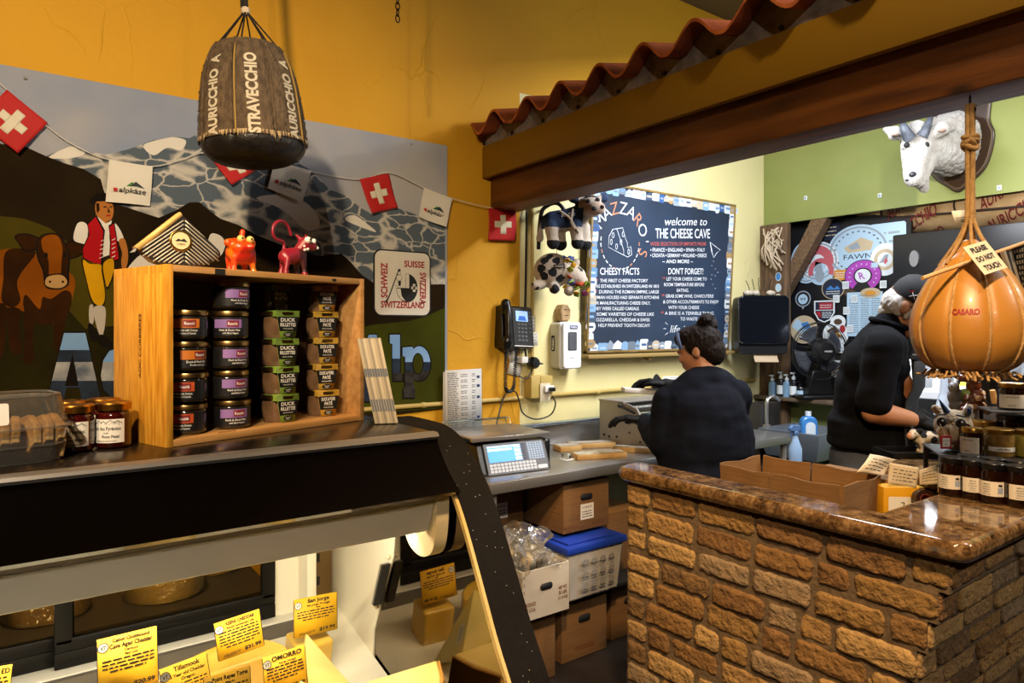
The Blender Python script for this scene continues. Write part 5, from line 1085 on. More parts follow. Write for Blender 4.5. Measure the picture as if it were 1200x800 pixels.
for k in range(44):
    a = rnd.random()*2*PI; c = V((.045+.022*rnd.uniform(-1, 1), -.03+.07*math.cos(a), -.015+.085*math.sin(a))); c.y = min(c.y, .05)-.012
    if rnd.random() < .3: c = V((.10+rnd.uniform(-.02, .05), -.08+rnd.uniform(-.03, .01), -.10+rnd.uniform(-.03, .03)))
    m.use(fl[k % 7]); q = Euler((rnd.uniform(-1, 1), rnd.uniform(-1, 1), rnd.uniform(0, 6))).to_matrix(); m.ell(c, (.02, .014, .006), seg=8, rot=q); m.ell(c, (.014, .02, .006), seg=8, rot=q)
m.build('flower_garland', t)
m = MB().use(ROPE); m.tube([pc+V((-.02, 0, .09)), pc+V((-.025, .0, .14)), pc+V((-.02, .0, .20))], .002, 6); tag(m.build('thread'), 'thin thread between the two plush cows', 'thread')

# ================================================================ STAINLESS WORKTOP AND WHAT STANDS ON IT
ZW = .92; WX0, WX1, WY0 = 1.64, 3.95, 2.405
t = thing('steel_worktop', 'long stainless steel worktop with backsplash along the yellow wall', 'worktop', (WX0, WY0, 0)); o_ = V((WX0, WY0, 0))
m = MB().use(STEEL); m.M = T(*-o_); m.box(WX0, WX1, WY0, YW-.03, ZW-.05, ZW, .006); m.build('top', t)
m = MB().use(STEEL); m.M = T(*-o_); m.box(WX0, WX1, YW-.055, YW-.028, ZW, ZW+.115, .004); m.use(mat('splash_cap', '9fb0c4', .25, metal=.9)); m.box(WX0, WX1, YW-.085, YW-.025, ZW+.115, ZW+.13, .004); m.build('backsplash', t)
for x in (WX0+.05, WX1-.05):
    for y in (WY0+.05, YW-.1): m = MB().use(STEELD); m.M = T(*-o_); m.tube([(x, y, 0.0), (x, y, ZW-.05)], .02, 12); m.build('leg', t)
m = MB().use(mat('dark_undershelf', '2a2724', .5, metal=.5)); m.M = T(*-o_); m.box(WX0+.02, WX1-.02, WY0+.02, YW-.06, .30, .32, .003); m.build('undershelf', t)
# scale
sc_o = V((1.69, 2.535, ZW)); t = thing('deli_scale', 'black deli scale with steel platter and blue lit touch screen', 'scale', sc_o, R(-6))
m = MB().use(BLACK); m.prism([(0, .0), (.06, .128), (.40, .128), (.40, .0)], 0, .37, frame((0.0, 0, .004), (0, 1, 0), (0, 0, 1)) ); m.box(.355, .40, .05, .38, .0, .135, .01); m.build('housing', t, bev=.006)
m = MB().use(STEEL); m.box(-.03, .385, .035, .395, .160, .168, .003); m.box(-.03, .385, .035, .06, .150, .166, .003); m.use(BLACK).box(.10, .27, .15, .3, .128, .16); m.build('platter', t)
m = MB().use(CLEAR); m.tube([(.0, .34, .166), (.0, .36, .20), (.34, .39, .20), (.34, .37, .166)], .004, 6); m.box(.0, .34, .375, .379, .168, .21); m.use(STEEL); m.tube([(-.02, .37, .168), (-.02, .385, .20), (.36, .385, .20), (.36, .37, .168)], .0035, 8); m.build('platter_guard', t)
slope = frame((0.0, -.052+.05, .0), (1, 0, 0), V((0, .06, .128)))
slope = frame((.185, -.004, .006), (1, 0, 0), V((0, .06, .128)))
m = MB().use(mat('scale_console_grey', '4b515a', .35)); m.prism(rrect(-.155, .165, -.004, .139, .005), 0, .006, slope); m.build('console', t)
m = MB().use(mat('scale_screen_blue', '1f7fd6', .3, emit=1.3)); m.flat([(-.14, .052), (.035, .052), (.035, .128), (-.14, .128)], .0065, slope); m.use(mat('screen_pale', 'bcd4ea', .3, emit=1.2)); m.flat([(-.138, .104), (-.01, .104), (-.01, .114), (-.138, .114)], .007, slope); m.flat([(-.138, .12), (.0, .12), (.0, .1265), (-.138, .1265)], .007, slope)
for k in range(4): m.flat([(.0, .055+k*.019), (.033, .055+k*.019), (.033, .069+k*.019), (.0, .069+k*.019)], .007, slope)
m.build('screen', t, ang=0)
m = MB().use(mat('key_white', 'b9c2cf', .4))
for r in range(3):
    for k in range(13): m.prism(rrect(-.143+k*.019, -.127+k*.019, .004+r*.0145, .016+r*.0145, .002), .006, .0085, slope)
m.use(mat('key_blue_grey', '8fa6c4', .35))
for r in range(8):
    for k in range(6): m.prism(rrect(.07+k*.0145, .0825+k*.0145, .05+r*.0105, .0585+r*.0105, .001), .006, .008, slope)
m.use(mat('key_navy', '2a3550', .4))
for r in range(6): m.prism(rrect(.043, .062, .053+r*.0135, .063+r*.0135, .002), .006, .0085, slope)
m.use(WHITE).prism(rrect(.108, .158, .004, .02, .004), .006, .008, slope); m.build('keys', t)
m = MB().use(mat('scale_plate_tan', '8c7554', .4, metal=.3)); m.box(-.0035, .001, .12, .30, .05, .095, .002); m.build('rating_plate', t)
m = MB().use(WHITE); m.box(.40, .406, .09, .2, .05, .075); m.use(STEEL).lathe([(.018, 0), (.018, .02)], 14, T(.40, .25, .09) @ RY(PI/2)); m.build('label_outlet', t)

# film wrapping machine
p = onZ(704, 531, ZW); wm = V((2.74, 2.45, ZW)); t = thing('wrapping_machine', 'boxy stainless steel film wrapping machine in front of the woman', 'kitchen machine', wm, R(0))
SP_ = [(0, 0), (.50, 0), (.50, .25), (.0, .175)]
m = MB().use(STEELD); pl_ = [(0.0, .004), (.44, .004), (.44, .25), (.22, .246), (.15, .225), (.03, .06)]
m.prism(pl_, 0, .012, frame((0, 0, 0), (0, 1, 0), (0, 0, 1))); m.use(INK)
for y, z in ((.40, .055), (.36, .05), (.30, .055), (.12, .05), (.08, .03), (.2, .14), (.2, .09)): m.lathe([(.008 if z < .056 and y > .28 else .004, 0), (.006, .004)], 10, T(-.001, y, z) @ RY(-PI/2))
m.build('side_panel', t)
m = MB().use(STEELD); m.prism(pl_, 0, .012, frame((.60, 0, 0), (0, 1, 0), (0, 0, 1))); m.build('side_panel', t)
m = MB().use(STEELD); m.box(.0, .62, .25, .45, .246, .256, .003); m.build('top_cover', t)
m = MB().use(BLACK); m.box(.012, .60, .03, .05, .0, .08, .003); m.build('front_panel', t)
m = MB().use(mat('hot_plate_teflon', '4a4540', .4, metal=.5)); m.box(.02, .60, .06, .30, .14, .15, .004); m.build('sealing_plate', t)
m = MB().use(STEEL); m.tube([(.01, .26, .215), (.60, .26, .215)], .012, 12); m.tube([(.01, .30, .24), (.60, .30, .24)], .010, 12); m.build('rollers', t)
m = MB().use(BLACK); m.ell((-.008, .27, .232), .012); m.tube([(-.006, .27, .23), (-.006, .16, .20)], .006, 8); m.build('side_lever', t)
m = MB().use(mat('film_roll', 'c9c6bd', .3)); m.lathe([(.035, 0), (.035, .5)], 24, T(.06, .38, .20) @ RY(PI/2)); m.build('film_roll', t)
# bundle of cable and a white paper cup thing behind the machine
m = MB().use(CORD)
for k in range(3): c = wallp(768, 452+k*2, .04); m.tube([(c.x+.03*math.cos(a), YW-.05-.012*k, c.z+.07*math.sin(a)) for a in [2*PI*i/20 for i in range(20)]], .008, 6, closed=True)
tag(m.build('cable_coil'), 'small coil of black cable on the wall behind the wrapping machine', 'cable')
note(786, 446, .15, .06, 'small white label plate on the wall behind the wrapping machine', 0, .03, prints=3)

# packs of sliced cheese on the worktop
PKT = mat('sliced_cheese_pack', 'b48a4c', .45, col2='c9a468', vs=12); PKF = mat('pack_film_top', 'd3cdbf', .25, coat=.6, col2='c3b79e', vs=20, bump=.4, bs=40)
def pack(loc, rz, w, d, h, label):
    t = thing('cheese_pack', label, 'cheese pack', loc, rz, 'cheese packs on the worktop'); m = MB().use(PKT); m.box(-w/2, w/2, -d/2, d/2, 0, h, .004); m.build('cheese', t); m = MB().use(PKF); m.surf(lambda u, v: (-w*.46+w*.92*u, -d*.46+d*.92*v, h+.0015+.002*noise.noise(V((u*6+loc[0]*9, v*6, 0)))), 12, 8); m.build('wrap', t)
g = lambda a, b: onZ(a, b, ZW)
q = g(694, 537); pack((q.x, q.y+.02, ZW), R(-20), .17, .10, .026, 'wrapped cheese pack at the front left of the worktop cluster'); q = g(719, 535); pack((q.x, q.y+.02, ZW), R(-22), .14, .10, .026, 'wrapped cheese pack at the front right of the worktop cluster')
q = g(672, 529); pack((q.x, q.y+.05, ZW), R(-14), .13, .10, .03, 'wrapped cheese pack behind, nearest the scale'); q = g(700, 525); pack((q.x, q.y+.05, ZW), R(-24), .26, .09, .028, 'long wrapped cheese pack at the back of the cluster'); q = g(742, 530); pack((q.x, q.y+.01, ZW), R(-60), .2, .05, .03, 'narrow wrapped cheese pack beside the wrapping machine')
m = MB().use(CLEAR); m.box(-.025, .025, -.02, .02, 0, .03, .008); m.use(WHITE); m.box(-.03, .04, -.03, .03, 0, .003); m.box(.0, .012, -.012, .012, .006, .028, .003); q = g(668, 539); tag(m.build('tape_dispenser', loc=(q.x, q.y+.03, ZW)), 'little clear tape dispenser on the worktop in front of the cheese packs', 'tape dispenser')

# ================================================================ BOXES UNDER THE WORKTOP
def carton(label, loc, w, d, h, rz=0, mt=CARD, hole=True, prints=(), flaps=False, group='cardboard cartons under the worktop', tagp=None):
    t = thing('cardboard_box', label, 'box', loc, rz, group)
    m = MB().use(mt); m.box(0, w, 0, d, 0, h, .003); m.use(CARDIN); m.box(-.001, w+.001, -.001, d+.001, h-.0015, h+.001); m.build('carton', t)
    M = FB((0, -.001, 0)); m = MB()
    if hole: m.use(INK); m.prism(rrect(w*.36, w*.62, h*.62, h*.75, h*.05), 0, .0012, M)
    for s, x, y, hh, c in prints: m.use(c); m.text(s, M @ T(x*w, y*h), hh, None, 'c', .02, .0008)
    if tagp: m.use(PAPER); x, y = tagp; m.flat([(x*w, y*h), (x*w+.085, y*h), (x*w+.085, y*h+.075), (x*w, y*h+.075)], .0008, M); m.use(INK); m.text('CHEESE', M @ T(x*w+.042, y*h+.054), .01, .06, z=.0012); squiggle(m, M, x*w+.01, x*w+.075, y*h+.035, .008, .0012, 3, .012)
    if len(m.bm.faces): m.build('printing', t, ang=0)
    return t
BR1 = mat('ink_brown', '6b3a12', .8)
carton('brown carton with white sticker on top of the blue-lidded bin', (2.096, 2.455, .612), .295, .43, .232, 0, prints=[('MADE IN', .12, .09, .012, BR1), ('USA', .12, .02, .012, BR1), ('NET WT.', .72, .1, .012, BR1)], tagp=(.36, .22))
carton('dark brown carton behind the white produce box', (1.80, 2.72, .32), .26, .26, .47, 0, hole=False, tagp=(.3, .72))
carton('shaded brown carton at the right behind the bin', (2.43, 2.55, .32), .28, .3, .31, 0, hole=False)
carton('dark carton on the floor at the left beneath the shelf', (1.70, 2.40, .002), .30, .35, .275, 0)
carton('dark carton on the floor to the right beneath the shelf', (2.09, 2.46, .002), .29, .35, .27, 0, prints=[('PRODUCE', .5, .15, .02, BR1)])
carton('darkest carton on the floor at the far right beneath the shelf', (2.45, 2.5, .002), .26, .35, .26, 0)
# bin with blue lid
t = thing('storage_bin', 'translucent storage bin with a blue lid under the worktop', 'bin', (2.04, 2.36, .322)); m = MB().use(mat('milky_plastic', 'b4b0a8', .35, col2='a39e95', vs=9, spec=.4))
for z0, z1, e in ((0, .23, .02),):
    m.add([(e, e, 0), (.36-e, e, 0), (.36-e, .45-e, 0), (e, .45-e, 0), (0, 0, z1), (.36, 0, z1), (.36, .45, z1), (0, .45, z1)], [(3, 2, 1, 0), (0, 1, 5, 4), (1, 2, 6, 5), (2, 3, 7, 6), (3, 0, 4, 7)])
m.build('tub', t, bev=.012)
m = MB().use(mat('lid_blue', '1b3aa0', .35)); m.box(-.012, .372, -.012, .462, .228, .262, .008); m.box(.02, .34, .02, .43, .262, .272, .005); m.build('lid', t)
m = MB().use(mat('bin_print_grey', '83807b', .7)); M = FB((0, .001, 0))
for r in range(3):
    for c in range(4): x, z = .10+c*.055, .05+r*.055; m.disc(x, z+.022, .02, .012, .0125-.02*.0, M); squiggle(m, M, x-.02, x+.02, z, .008, .013)
m.build('printed_marks', t, ang=0)
# white produce box of wrapped cheese balls
t = thing('produce_box', 'open white produce box printed PRODUCE OF U.S.A. full of wrapped balls', 'box', (1.765, 2.335, .322)); WC = mat('white_corrugated', 'c4bcac', .8, col2='b5ac9b', vs=6)
m = MB().use(WC); w, d, h = .262, .33, .215
m.box(0, w, 0, .005, 0, h); m.box(0, w, d-.005, d, 0, h); m.box(0, .005, .005, d-.005, 0, h); m.box(w-.005, w, .005, d-.005, 0, h); m.box(.005, w-.005, .005, d-.005, 0, .005); m.build('box_walls', t, bev=.001)
M = FB((0, -.0008, 0)); m = MB().use(BR1); m.text('PRODUCE', M @ T(.01, .062), .016, .06, 'l', .03); m.text('OF U.S.A.', M @ T(.01, .038), .016, .06, 'l', .03); m.text('NET WT.', M @ T(.225, .10), .014, .05, 'c', .03); m.text('25 LBS.', M @ T(.225, .078), .014, .05, 'c', .03); m.text('(11.34 KG)', M @ T(.225, .056), .012, .055, 'c', .03)
m.use(INK); m.prism(rrect(.095, .165, .115, .145, .014), 0, .001, M)
for k in range(6): m.flat([(.006, .02+k*.033), (.009, .02+k*.033), (.009, .033+k*.033), (.006, .033+k*.033)], .0006, M)
m.build('printing', t, ang=0)
BALL = mat('pale_cheese_ball', 'e3cfa4', .5, col2='cdb68a', vs=12, coat=.3); ro = V((1.765, 2.335, .322)); bi = 0
for k, (x, y, z) in enumerate([(.05, .07, .055), (.13, .06, .055), (.205, .07, .055), (.06, .16, .055), (.15, .16, .055), (.21, .15, .055), (.05, .25, .055), (.14, .26, .055), (.21, .25, .055), (.055, .08, .14), (.135, .085, .145), (.205, .1, .14), (.06, .18, .14), (.15, .2, .145), (.21, .21, .14), (.07, .27, .14), (.085, .08, .215), (.165, .10, .22), (.06, .19, .22), (.14, .21, .225), (.20, .2, .215)]):
    tt = thing('cheese_ball', 'pale round cheese in clear film heaped in the white produce box', 'cheese', ro+V((x, y, z)), 0, 'film wrapped cheese balls'); r_ = .040
    m = MB().use(BALL); m.ell((0, 0, 0), (r_, r_, r_*.93)); m.build('ball', tt)
    if z > .13:
        m = MB().use(WRAP); ph = rnd.random()*9; out = []
        ax = V((rnd.uniform(-.7, .5), rnd.uniform(-.8, .2), 1)).normalized(); q = ax.to_track_quat('Z', 'Y').to_matrix().to_4x4()
        def fn(u, v):
            a = 2*PI*u
            if v < .55: th_ = PI*(1-v/.55*.86); r2 = r_*1.05; rr2, zz = r2*math.sin(th_), r2*math.cos(th_)
            else: s = (v-.55)/.45; rr2, zz = .014+.045*s*s+.0, r_*.95+.085*s
            j = 1+.28*noise.noise(V((math.cos(a)*2+ph, math.sin(a)*2, v*5))) if v > .45 else 1+.04*noise.noise(V((math.cos(a)*3+ph, math.sin(a)*3, v*8)))
            return (rr2*j*math.cos(a), rr2*j*math.sin(a), zz+(0.02*noise.noise(V((math.cos(a)*3+ph, math.sin(a)*3, 7))) if v > .8 else 0))
        m.surf(fn, 20, 14, q); m.build('film', tt)
# ================================================================ BRICK COUNTER WITH GRANITE TOP
GX, GY0, GY1, ZG = 1.705, .625, 1.735, 1.10
def granite():
    m = mat('brown_granite', '6b5238', .07, coat=.3); nt = m.node_tree; N = nt.nodes; L = nt.links; b = N['Principled BSDF']
    tc = N.new('ShaderNodeTexCoord'); n1 = N.new('ShaderNodeTexNoise'); n1.inputs['Scale'].default_value = 24; n1.inputs['Detail'].default_value = 8; n1.inputs['Roughness'].default_value = .7; L.new(tc.outputs['Object'], n1.inputs['Vector'])
    r1 = N.new('ShaderNodeValToRGB'); e = r1.color_ramp.elements; e[0].position = .34; e[0].color = lin('241a12'); e[1].position = .72; e[1].color = lin('a98a60'); x = r1.color_ramp.elements.new(.5); x.color = lin('6f5334'); L.new(n1.outputs[0], r1.inputs[0])
    v = N.new('ShaderNodeTexVoronoi'); v.inputs['Scale'].default_value = 120; L.new(tc.outputs['Object'], v.inputs['Vector']); r2 = N.new('ShaderNodeValToRGB'); e = r2.color_ramp.elements; e[0].position = .35; e[0].color = (1, 1, 1, 1); e[1].position = .9; e[1].color = (.25, .2, .17, 1); L.new(v.outputs['Color'], r2.inputs[0])
    mx = N.new('ShaderNodeMixRGB'); mx.blend_type = 'MULTIPLY'; mx.inputs[0].default_value = .6; L.new(r1.outputs[0], mx.inputs[1]); L.new(r2.outputs[0], mx.inputs[2]); L.new(mx.outputs[0], b.inputs['Base Color']); return m
GRAN = granite()
t = thing('brick_counter', 'counter of old tan bricks under a polished brown granite top', 'counter', (GX, GY0, 0)); o_ = V((GX, GY0, 0))
def gpoly():
    a = [(GX+.045*(1-math.cos(R(k))), GY0+.045*(1-math.sin(R(k)))) for k in range(0, 91, 15)]   # near rounded corner
    return [(GX, GY1-.05)]+a+[(2.74, GY0), (2.74, 1.22), (2.42, 1.22), (2.42, .885), (1.85, .885), (1.85, GY1), (GX+.06, GY1), (GX+.015, GY1-.02)]
m = MB().use(GRAN); m.M = T(*-o_); m.prism(gpoly(), ZG-.048, ZG); m.build('granite_top', t, bev=.018, bseg=4)
# corbelled brickwork: every course near the end steps back under the top
CHT = .0775; NC = 13; FX = GX+.03
BRK = mat('old_tan_brick', '96713d', .9, island=['9c7a48', '7f5c30', 'b08c55', '6d4c2c', 'a88a5c', '90703c', 'bb9a62', '5a4630', '8f8068'], col2='6d5130', vs=26, vd=8, bump=1.0, bs=60, bdist=.012)
MORT = mat('tan_mortar', '6f5c42', .95, col2='5c4b36', vs=18, bump=.6, bs=60)
def brick(mb, L, H, D, M):
    nx, ny = max(4, int(L/.018)), 5; ph = rnd.random()*50
    def rough(p): return .0042*noise.noise(p*30+V((ph, 0, 0)))+.0022*noise.noise(p*90+V((0, ph, 0)))
    vs = []; fs = []
    def fn(u, v):
        x, z = (u-.5)*L, (v-.5)*H; ex = min((u)*L, (1-u)*L); ez = min(v*H, (1-v)*H); e = min(ex, ez); r = .008
        y = -D/2+(r-math.sqrt(max(0, r*r-(r-min(e, r))**2)))*.9
        j = .0045*noise.noise(V((x*45+ph, z*45, 3))); cx = 1-.10*max(0, (1-ez/.012))*max(0, 1-ex/.012)
        p = V((x*cx+j*(1 if ex < .01 else .2), y+rough(V((x, 0, z))), z*cx+j*(1 if ez < .01 else .2))); return p
    U = [0, .006/L*.5, .014/L]+[(.022/L)+(1-.044/L)*i/nx for i in range(nx+1)]+[1-.014/L, 1-.003/L, 1]
    W = [0, .05, .16]+[.27+.46*i/ny for i in range(ny+1)]+[.84, .95, 1]
    for w in W:
        for u in U: vs.append(fn(u, w))
    nU = len(U)
    for j in range(len(W)-1):
        for i in range(nU-1): fs.append((j*nU+i, j*nU+i+1, (j+1)*nU+i+1, (j+1)*nU+i))
    # sides back into the wall
    n = len(vs); loop = [i for i in range(nU)]+[j*nU+nU-1 for j in range(1, len(W))]+[(len(W)-1)*nU+i for i in range(nU-2, -1, -1)]+[j*nU for j in range(len(W)-2, 0, -1)]
    for k in loop: p = vs[k]; vs.append(V((p.x, D/2, p.z)))
    for k in range(len(loop)): fs.append((loop[(k+1) % len(loop)], loop[k], n+k, n+(k+1) % len(loop)))
    mb.add(vs, fs, M)
def step(c): return min(c, 6)*.0235                    # corbel offset of course c counted from the top
EXT = 2.71
mb = MB().use(BRK); mb.M = T(*-o_); mm = MB().use(MORT); mm.M = T(*-o_)
YB = GY1-.035
for c in range(NC):
    z = ZG-.048-.006-(c+.5)*CHT; y0 = GY0+.045+step(c); H = CHT-.013
    mm.box(FX+.007, FX+.12, y0+.10, YB-.004, max(.0, z-CHT/2), z+CHT/2); mm.box(FX+.006, EXT, y0+.007, y0+.12, max(0, z-CHT/2), z+CHT/2)
    # long face (looks to -X): bricks from the near corner to the far end
    y = y0; first = True
    while y < YB-.03:
        Lb = rnd.choice((.205, .195, .19, .21, .10)) if not first else ((.21 if c % 2 else .105)+rnd.uniform(-.012, .012)); first = False
        Lb = min(Lb, YB-y); 
        if YB-(y+Lb) < .05: Lb = YB-y
        M = frame((FX+.05+rnd.uniform(-.004, .004), y+Lb/2, z+rnd.uniform(-.003, .003)), (0, -1, 0), V((1, 0, 0))) @ RX(rnd.uniform(-.03, .03)) @ RY(rnd.uniform(-.014, .014))
        brick(mb, max(.03, Lb-.014), H+rnd.uniform(-.006, .004), .10, M); y += Lb
    x = FX+(.0 if c % 2 == 0 else .0); first = True
    while x < EXT-.03:
        Lb = .2+rnd.uniform(-.012, .012) if not first else (.205 if c % 2 == 0 else .1); first = False; Lb = min(Lb, EXT-x)
        M = frame((x+Lb/2, y0+.05+rnd.uniform(-.004, .004), z+rnd.uniform(-.003, .003)), (1, 0, 0), V((0, 1, 0))) @ RX(rnd.uniform(-.03, .03)) @ RY(rnd.uniform(-.014, .014))
        brick(mb, max(.03, Lb-.014), H+rnd.uniform(-.006, .004), .10, M); x += Lb
mb.build('brickwork', t, ang=60); mm.build('mortar', t)
m = MB().use(mat('counter_back_panel', '3a2f22', .8)); m.M = T(*-o_); m.box(FX+.1205, FX+.135, GY0+.35, YB-.01, 0, ZG-.05); m.box(2.43, 2.72, 1.15, 1.21, 0, ZG-.05); m.box(2.43, 2.72, GY0+.3, 1.15, .96, ZG-.05); m.build('inner_panel', t)
# lower prep table inside the counter
t = thing('prep_table', 'low steel prep table behind the brick counter under the cardboard box', 'table', (1.87, 1.0, 0)); m = MB().use(STEELD); m.box(0, .52, 0, .68, .915, .95, .004); m.build('top', t)
for x, y in ((.03, .03), (.48, .03), (.03, .65), (.48, .65)): m = MB().use(STEELD); m.tube([(x, y, 0), (x, y, .915)], .016, 10); m.build('leg', t)

# ---------------------------------------------------------------- open cardboard box on the prep table
t = thing('cardboard_box', 'open brown cardboard tray box standing behind the granite ledge', 'box', (2.035, 1.09, .951), R(2))
m = MB().use(CARD); w, d, h = .25, .42, .152; e = .02
def wall(a, b, hh, lean, n=8, gap=None):
    a, b = V(a), V(b); x = (b-a); nrm = V((x.y, -x.x, 0)).normalized()
    for s0, s1 in (gap or ((0, 1),)):
        p, q = a+x*s0, a+x*s1; k = 8; out = []
        for i in range(k+1):
            r_ = p.lerp(q, i/k); wv = .004*math.sin(i*1.3+s0*5); out.append((r_, r_+nrm*(lean+wv)+V((0, 0, hh+.003*math.sin(i*.9+a.x*30)))))
        vs = []; 
        for lo_, hi_ in out: vs += [lo_, hi_, lo_-nrm*.005, hi_-nrm*.005]
        fs = []
        for i in range(k): j = 4*i; fs += [(j, j+4, j+5, j+1), (j+2, j+3, j+7, j+6), (j+1, j+5, j+7, j+3), (j, j+2, j+6, j+4)]
        fs += [(0, 1, 3, 2), (4*k, 4*k+2, 4*k+3, 4*k+1)]
        m.add(vs, fs)
wall((0, d, 0), (0, 0, 0), h, .012, gap=((0, .44), (.455, 1))); wall((0, 0, 0), (w, 0, 0), h, .012); wall((w, 0, 0), (w, d, 0), h, .012, gap=((0, .54), (.56, 1))); wall((w, d, 0), (0, d, 0), h, .012); m.box(0, w, 0, d, 0, .005); m.build('walls', t, ang=40)
m = MB().use(INK); m.box(-.012, -.009, .003, .006, .05, .08); m.use(CARDIN); m.prism([(.02, 0), (.05, 0), (.05, .022), (.035, .014)], 0, .002, FB((.09, -.004, .015))); m.build('slots', t)
def paper(label, pts, ng=10, lines=4, curl=.012, mt=None):
    q = [V(p) for p in pts]; o = sum(q, V())/4; ph = rnd.random()*9
    def P(u, v, off=0):
        p = q[0].lerp(q[1], u).lerp(q[3].lerp(q[2], u), v)-o; n = (q[1]-q[0]).cross(q[3]-q[0]).normalized(); n = -n if n.dot(EYE-o) < 0 else n
        return p+n*(curl*math.sin(u*4+ph)*math.sin(v*3+ph*.5)+off)
    mb = MB().use(mt or PAPER); mb.surf(lambda u, v: P(u, v), ng, ng); mb.use(TEAL)
    for k in range(lines):
        v = .25+.5*k/max(1, lines-1); u = .15
        while u < .8: du = rnd.uniform(.05, .16); mb.surf(lambda a, b: P(u+du*a, v+.035*b, .0012), 2, 1); u += du+.05
    ob = mb.build('paper_note', ang=0, solid=.0008); ob.location = o; return tag(ob, label, 'paper')
AG = mat('aged_paper', 'c2b294', .85)
paper('aged handwritten paper draped over the corner of the open cardboard box', [atD(1019, 532, 2.22), atD(1052, 538, 2.25), atD(1036, 557, 2.2), atD(1004, 553, 2.17)], mt=AG)
t = thing('cardboard_box', 'brown cardboard carton with taped notes behind the open box', 'box', (2.31, 1.045, .951), R(-4)); m = MB().use(CARD); m.box(0, .085, 0, .30, 0, .135, .003); m.build('carton', t)
paper('handwritten note taped on the brown carton, left one', [atD(1043, 542, 2.20), atD(1077, 548, 2.18), atD(1074, 571, 2.17), atD(1040, 566, 2.19)], curl=.004, mt=AG)
paper('handwritten note on the brown carton just above the tape roll', [atD(1077, 551, 2.17), atD(1101, 543, 2.17), atD(1101, 567, 2.16), atD(1078, 568, 2.16)], curl=.003, mt=AG)
q = onZ(1063, 594, ZG); YEL = mat('tape_box_yellow', 'd59b10', .5)
t = thing('tape_box', 'small yellow and white carton under a roll of brown tape', 'box', (2.24, 1.06, .951), R(-38)); m = MB().use(YEL); m.box(0, .13, 0, .06, 0, .125, .003); m.use(CARD); m.box(.045, .15, -.05, -.001, 0, .06, .003); m.use(PAPER); m.box(.015, .115, -.001, .001, .0, .095); m.use(INK); m.text('2', FB((.06, -.0016, .06)), .02); m.build('carton', t)
t = thing('tape_roll', 'roll of dark brown packing tape leaning by the yellow carton', 'tape', (2.295, .965, .951+.0605+.034), 0); t.rotation_euler = (R(80), 0, R(-30)); m = MB().use(mat('brown_tape', '2a150c', .3, coat=.4)); m.lathe([(.020, -.012), (.034, -.012), (.034, .012), (.020, .012), (.020, -.012)], 28); m.build('roll', t); m = MB().use(mat('tape_core', '8a3a22', .7)); m.lathe([(.0185, -.012), (.0205, -.0122), (.0205, .0122), (.0185, .012), (.0185, -.012)], 28); m.build('core', t)
m = MB().use(BLACK); m.prism(rrect(-.10, .10, -.075, .075, .012), 0, .006); 
for a, b, c, d in ((-.10, .10, -.075, -.067), (-.10, .10, .067, .075), (-.10, -.092, -.075, .075), (.092, .10, -.075, .075)): m.box(a, b, c, d, .006, .022, .002)
o = m.build('tray', loc=tuple(onZ(1064, 533, ZG+.001)), rot=(0, 0, R(-36))); o.location.z = ZG+.001; tag(o, 'shallow black plastic tray on the granite beside the cow figurine', 'tray')

# ---------------------------------------------------------------- jars on the granite end
HON = mat('dark_honey', '120603', .08, coat=.8, col2='1c0a04', vs=15); LABP = mat('jar_label_cream', 'cfc6b4', .6); LIDB = mat('black_jar_lid', '0c0b0b', .3)
def honey(name='honey_jar'):
    t = thing(name, 'x', 'jar', (0, 0, 0)); r = .032
    m = MB().use(HON); m.lathe([(0, 0), (r-.003, 0), (r, .004), (r, .082), (r-.004, .092), (r-.005, .096)], 28); m.build('glass', t)
    m = MB().use(LIDB); m.lathe([(r-.004, .094), (r-.0015, .0945), (r-.0015, .108), (r-.003, .110), (0, .110)], 28); m.build('lid', t)
    m = MB().use(LABP); a = R(-160); curved(m, r+.0005, a-1.15, a+1.0, .022, .062, 18); m.use(TEAL)
    for k in range(5): ctext(m, ('MIELE', 'selezione', 'di castagno', 'italiano', 'net wt 14 oz')[k], r+.0009, a-.35, .052-k*.0065, .0036, .45+.08*(k % 3))
    m.use(mat('label_blue_print', '8b96ad', .6)); curved(m, r+.0009, a+.45, a+.85, .03, .046, 5); m.use(INK); curved(m, r+.001, a+.5, a+.8, .049, .055, 4); m.build('label', t, ang=0); return t
HJ = honey(); FACE = R(-66); pos = [(1111, 581, 'first'), (1137, 585, 'second'), (1161, 590, 'third'), (1191, 594.5, 'fourth')]; k = 0
for px, py, w in pos:
    p = onZ(px, py, ZG); loc = V((p.x+.022, p.y+.002, ZG+.0005)); lab = '%s dark honey jar from the left in the front row on the granite' % w
    o = HJ if k == 0 else dup(HJ, loc)
    o.location = loc; o['label'] = lab; o['group'] = 'dark honey jars'; o.rotation_euler = (0, 0, R((-6, 20, -8, 24)[k])); k += 1
for i, (dx, dy) in enumerate(((.078, -.02), (.082, -.08), (.088, -.14))):
    p = onZ(1111, 581, ZG); o = dup(HJ, V((p.x+.022+dx, p.y+.002+dy, ZG+.0005)), R(20*i), 'dark honey jar in the second row, %s from the left' % ('first', 'second', 'third')[i], 'dark honey jars')
t = thing('display_riser', 'two step clear display riser holding jars behind the honey jars', 'riser', (2.37, .925, ZG), R(-55)); RIS = mat('riser_dark_acrylic', '3d3a36', .35, metal=.1)
m = MB().use(RIS); m.box(-.03, .29, -.045, .20, .082, .088, .002); m.build('lower_shelf', t); m = MB().use(RIS); m.box(.13, .29, .05, .20, .215, .221, .002); m.build('upper_shelf', t)
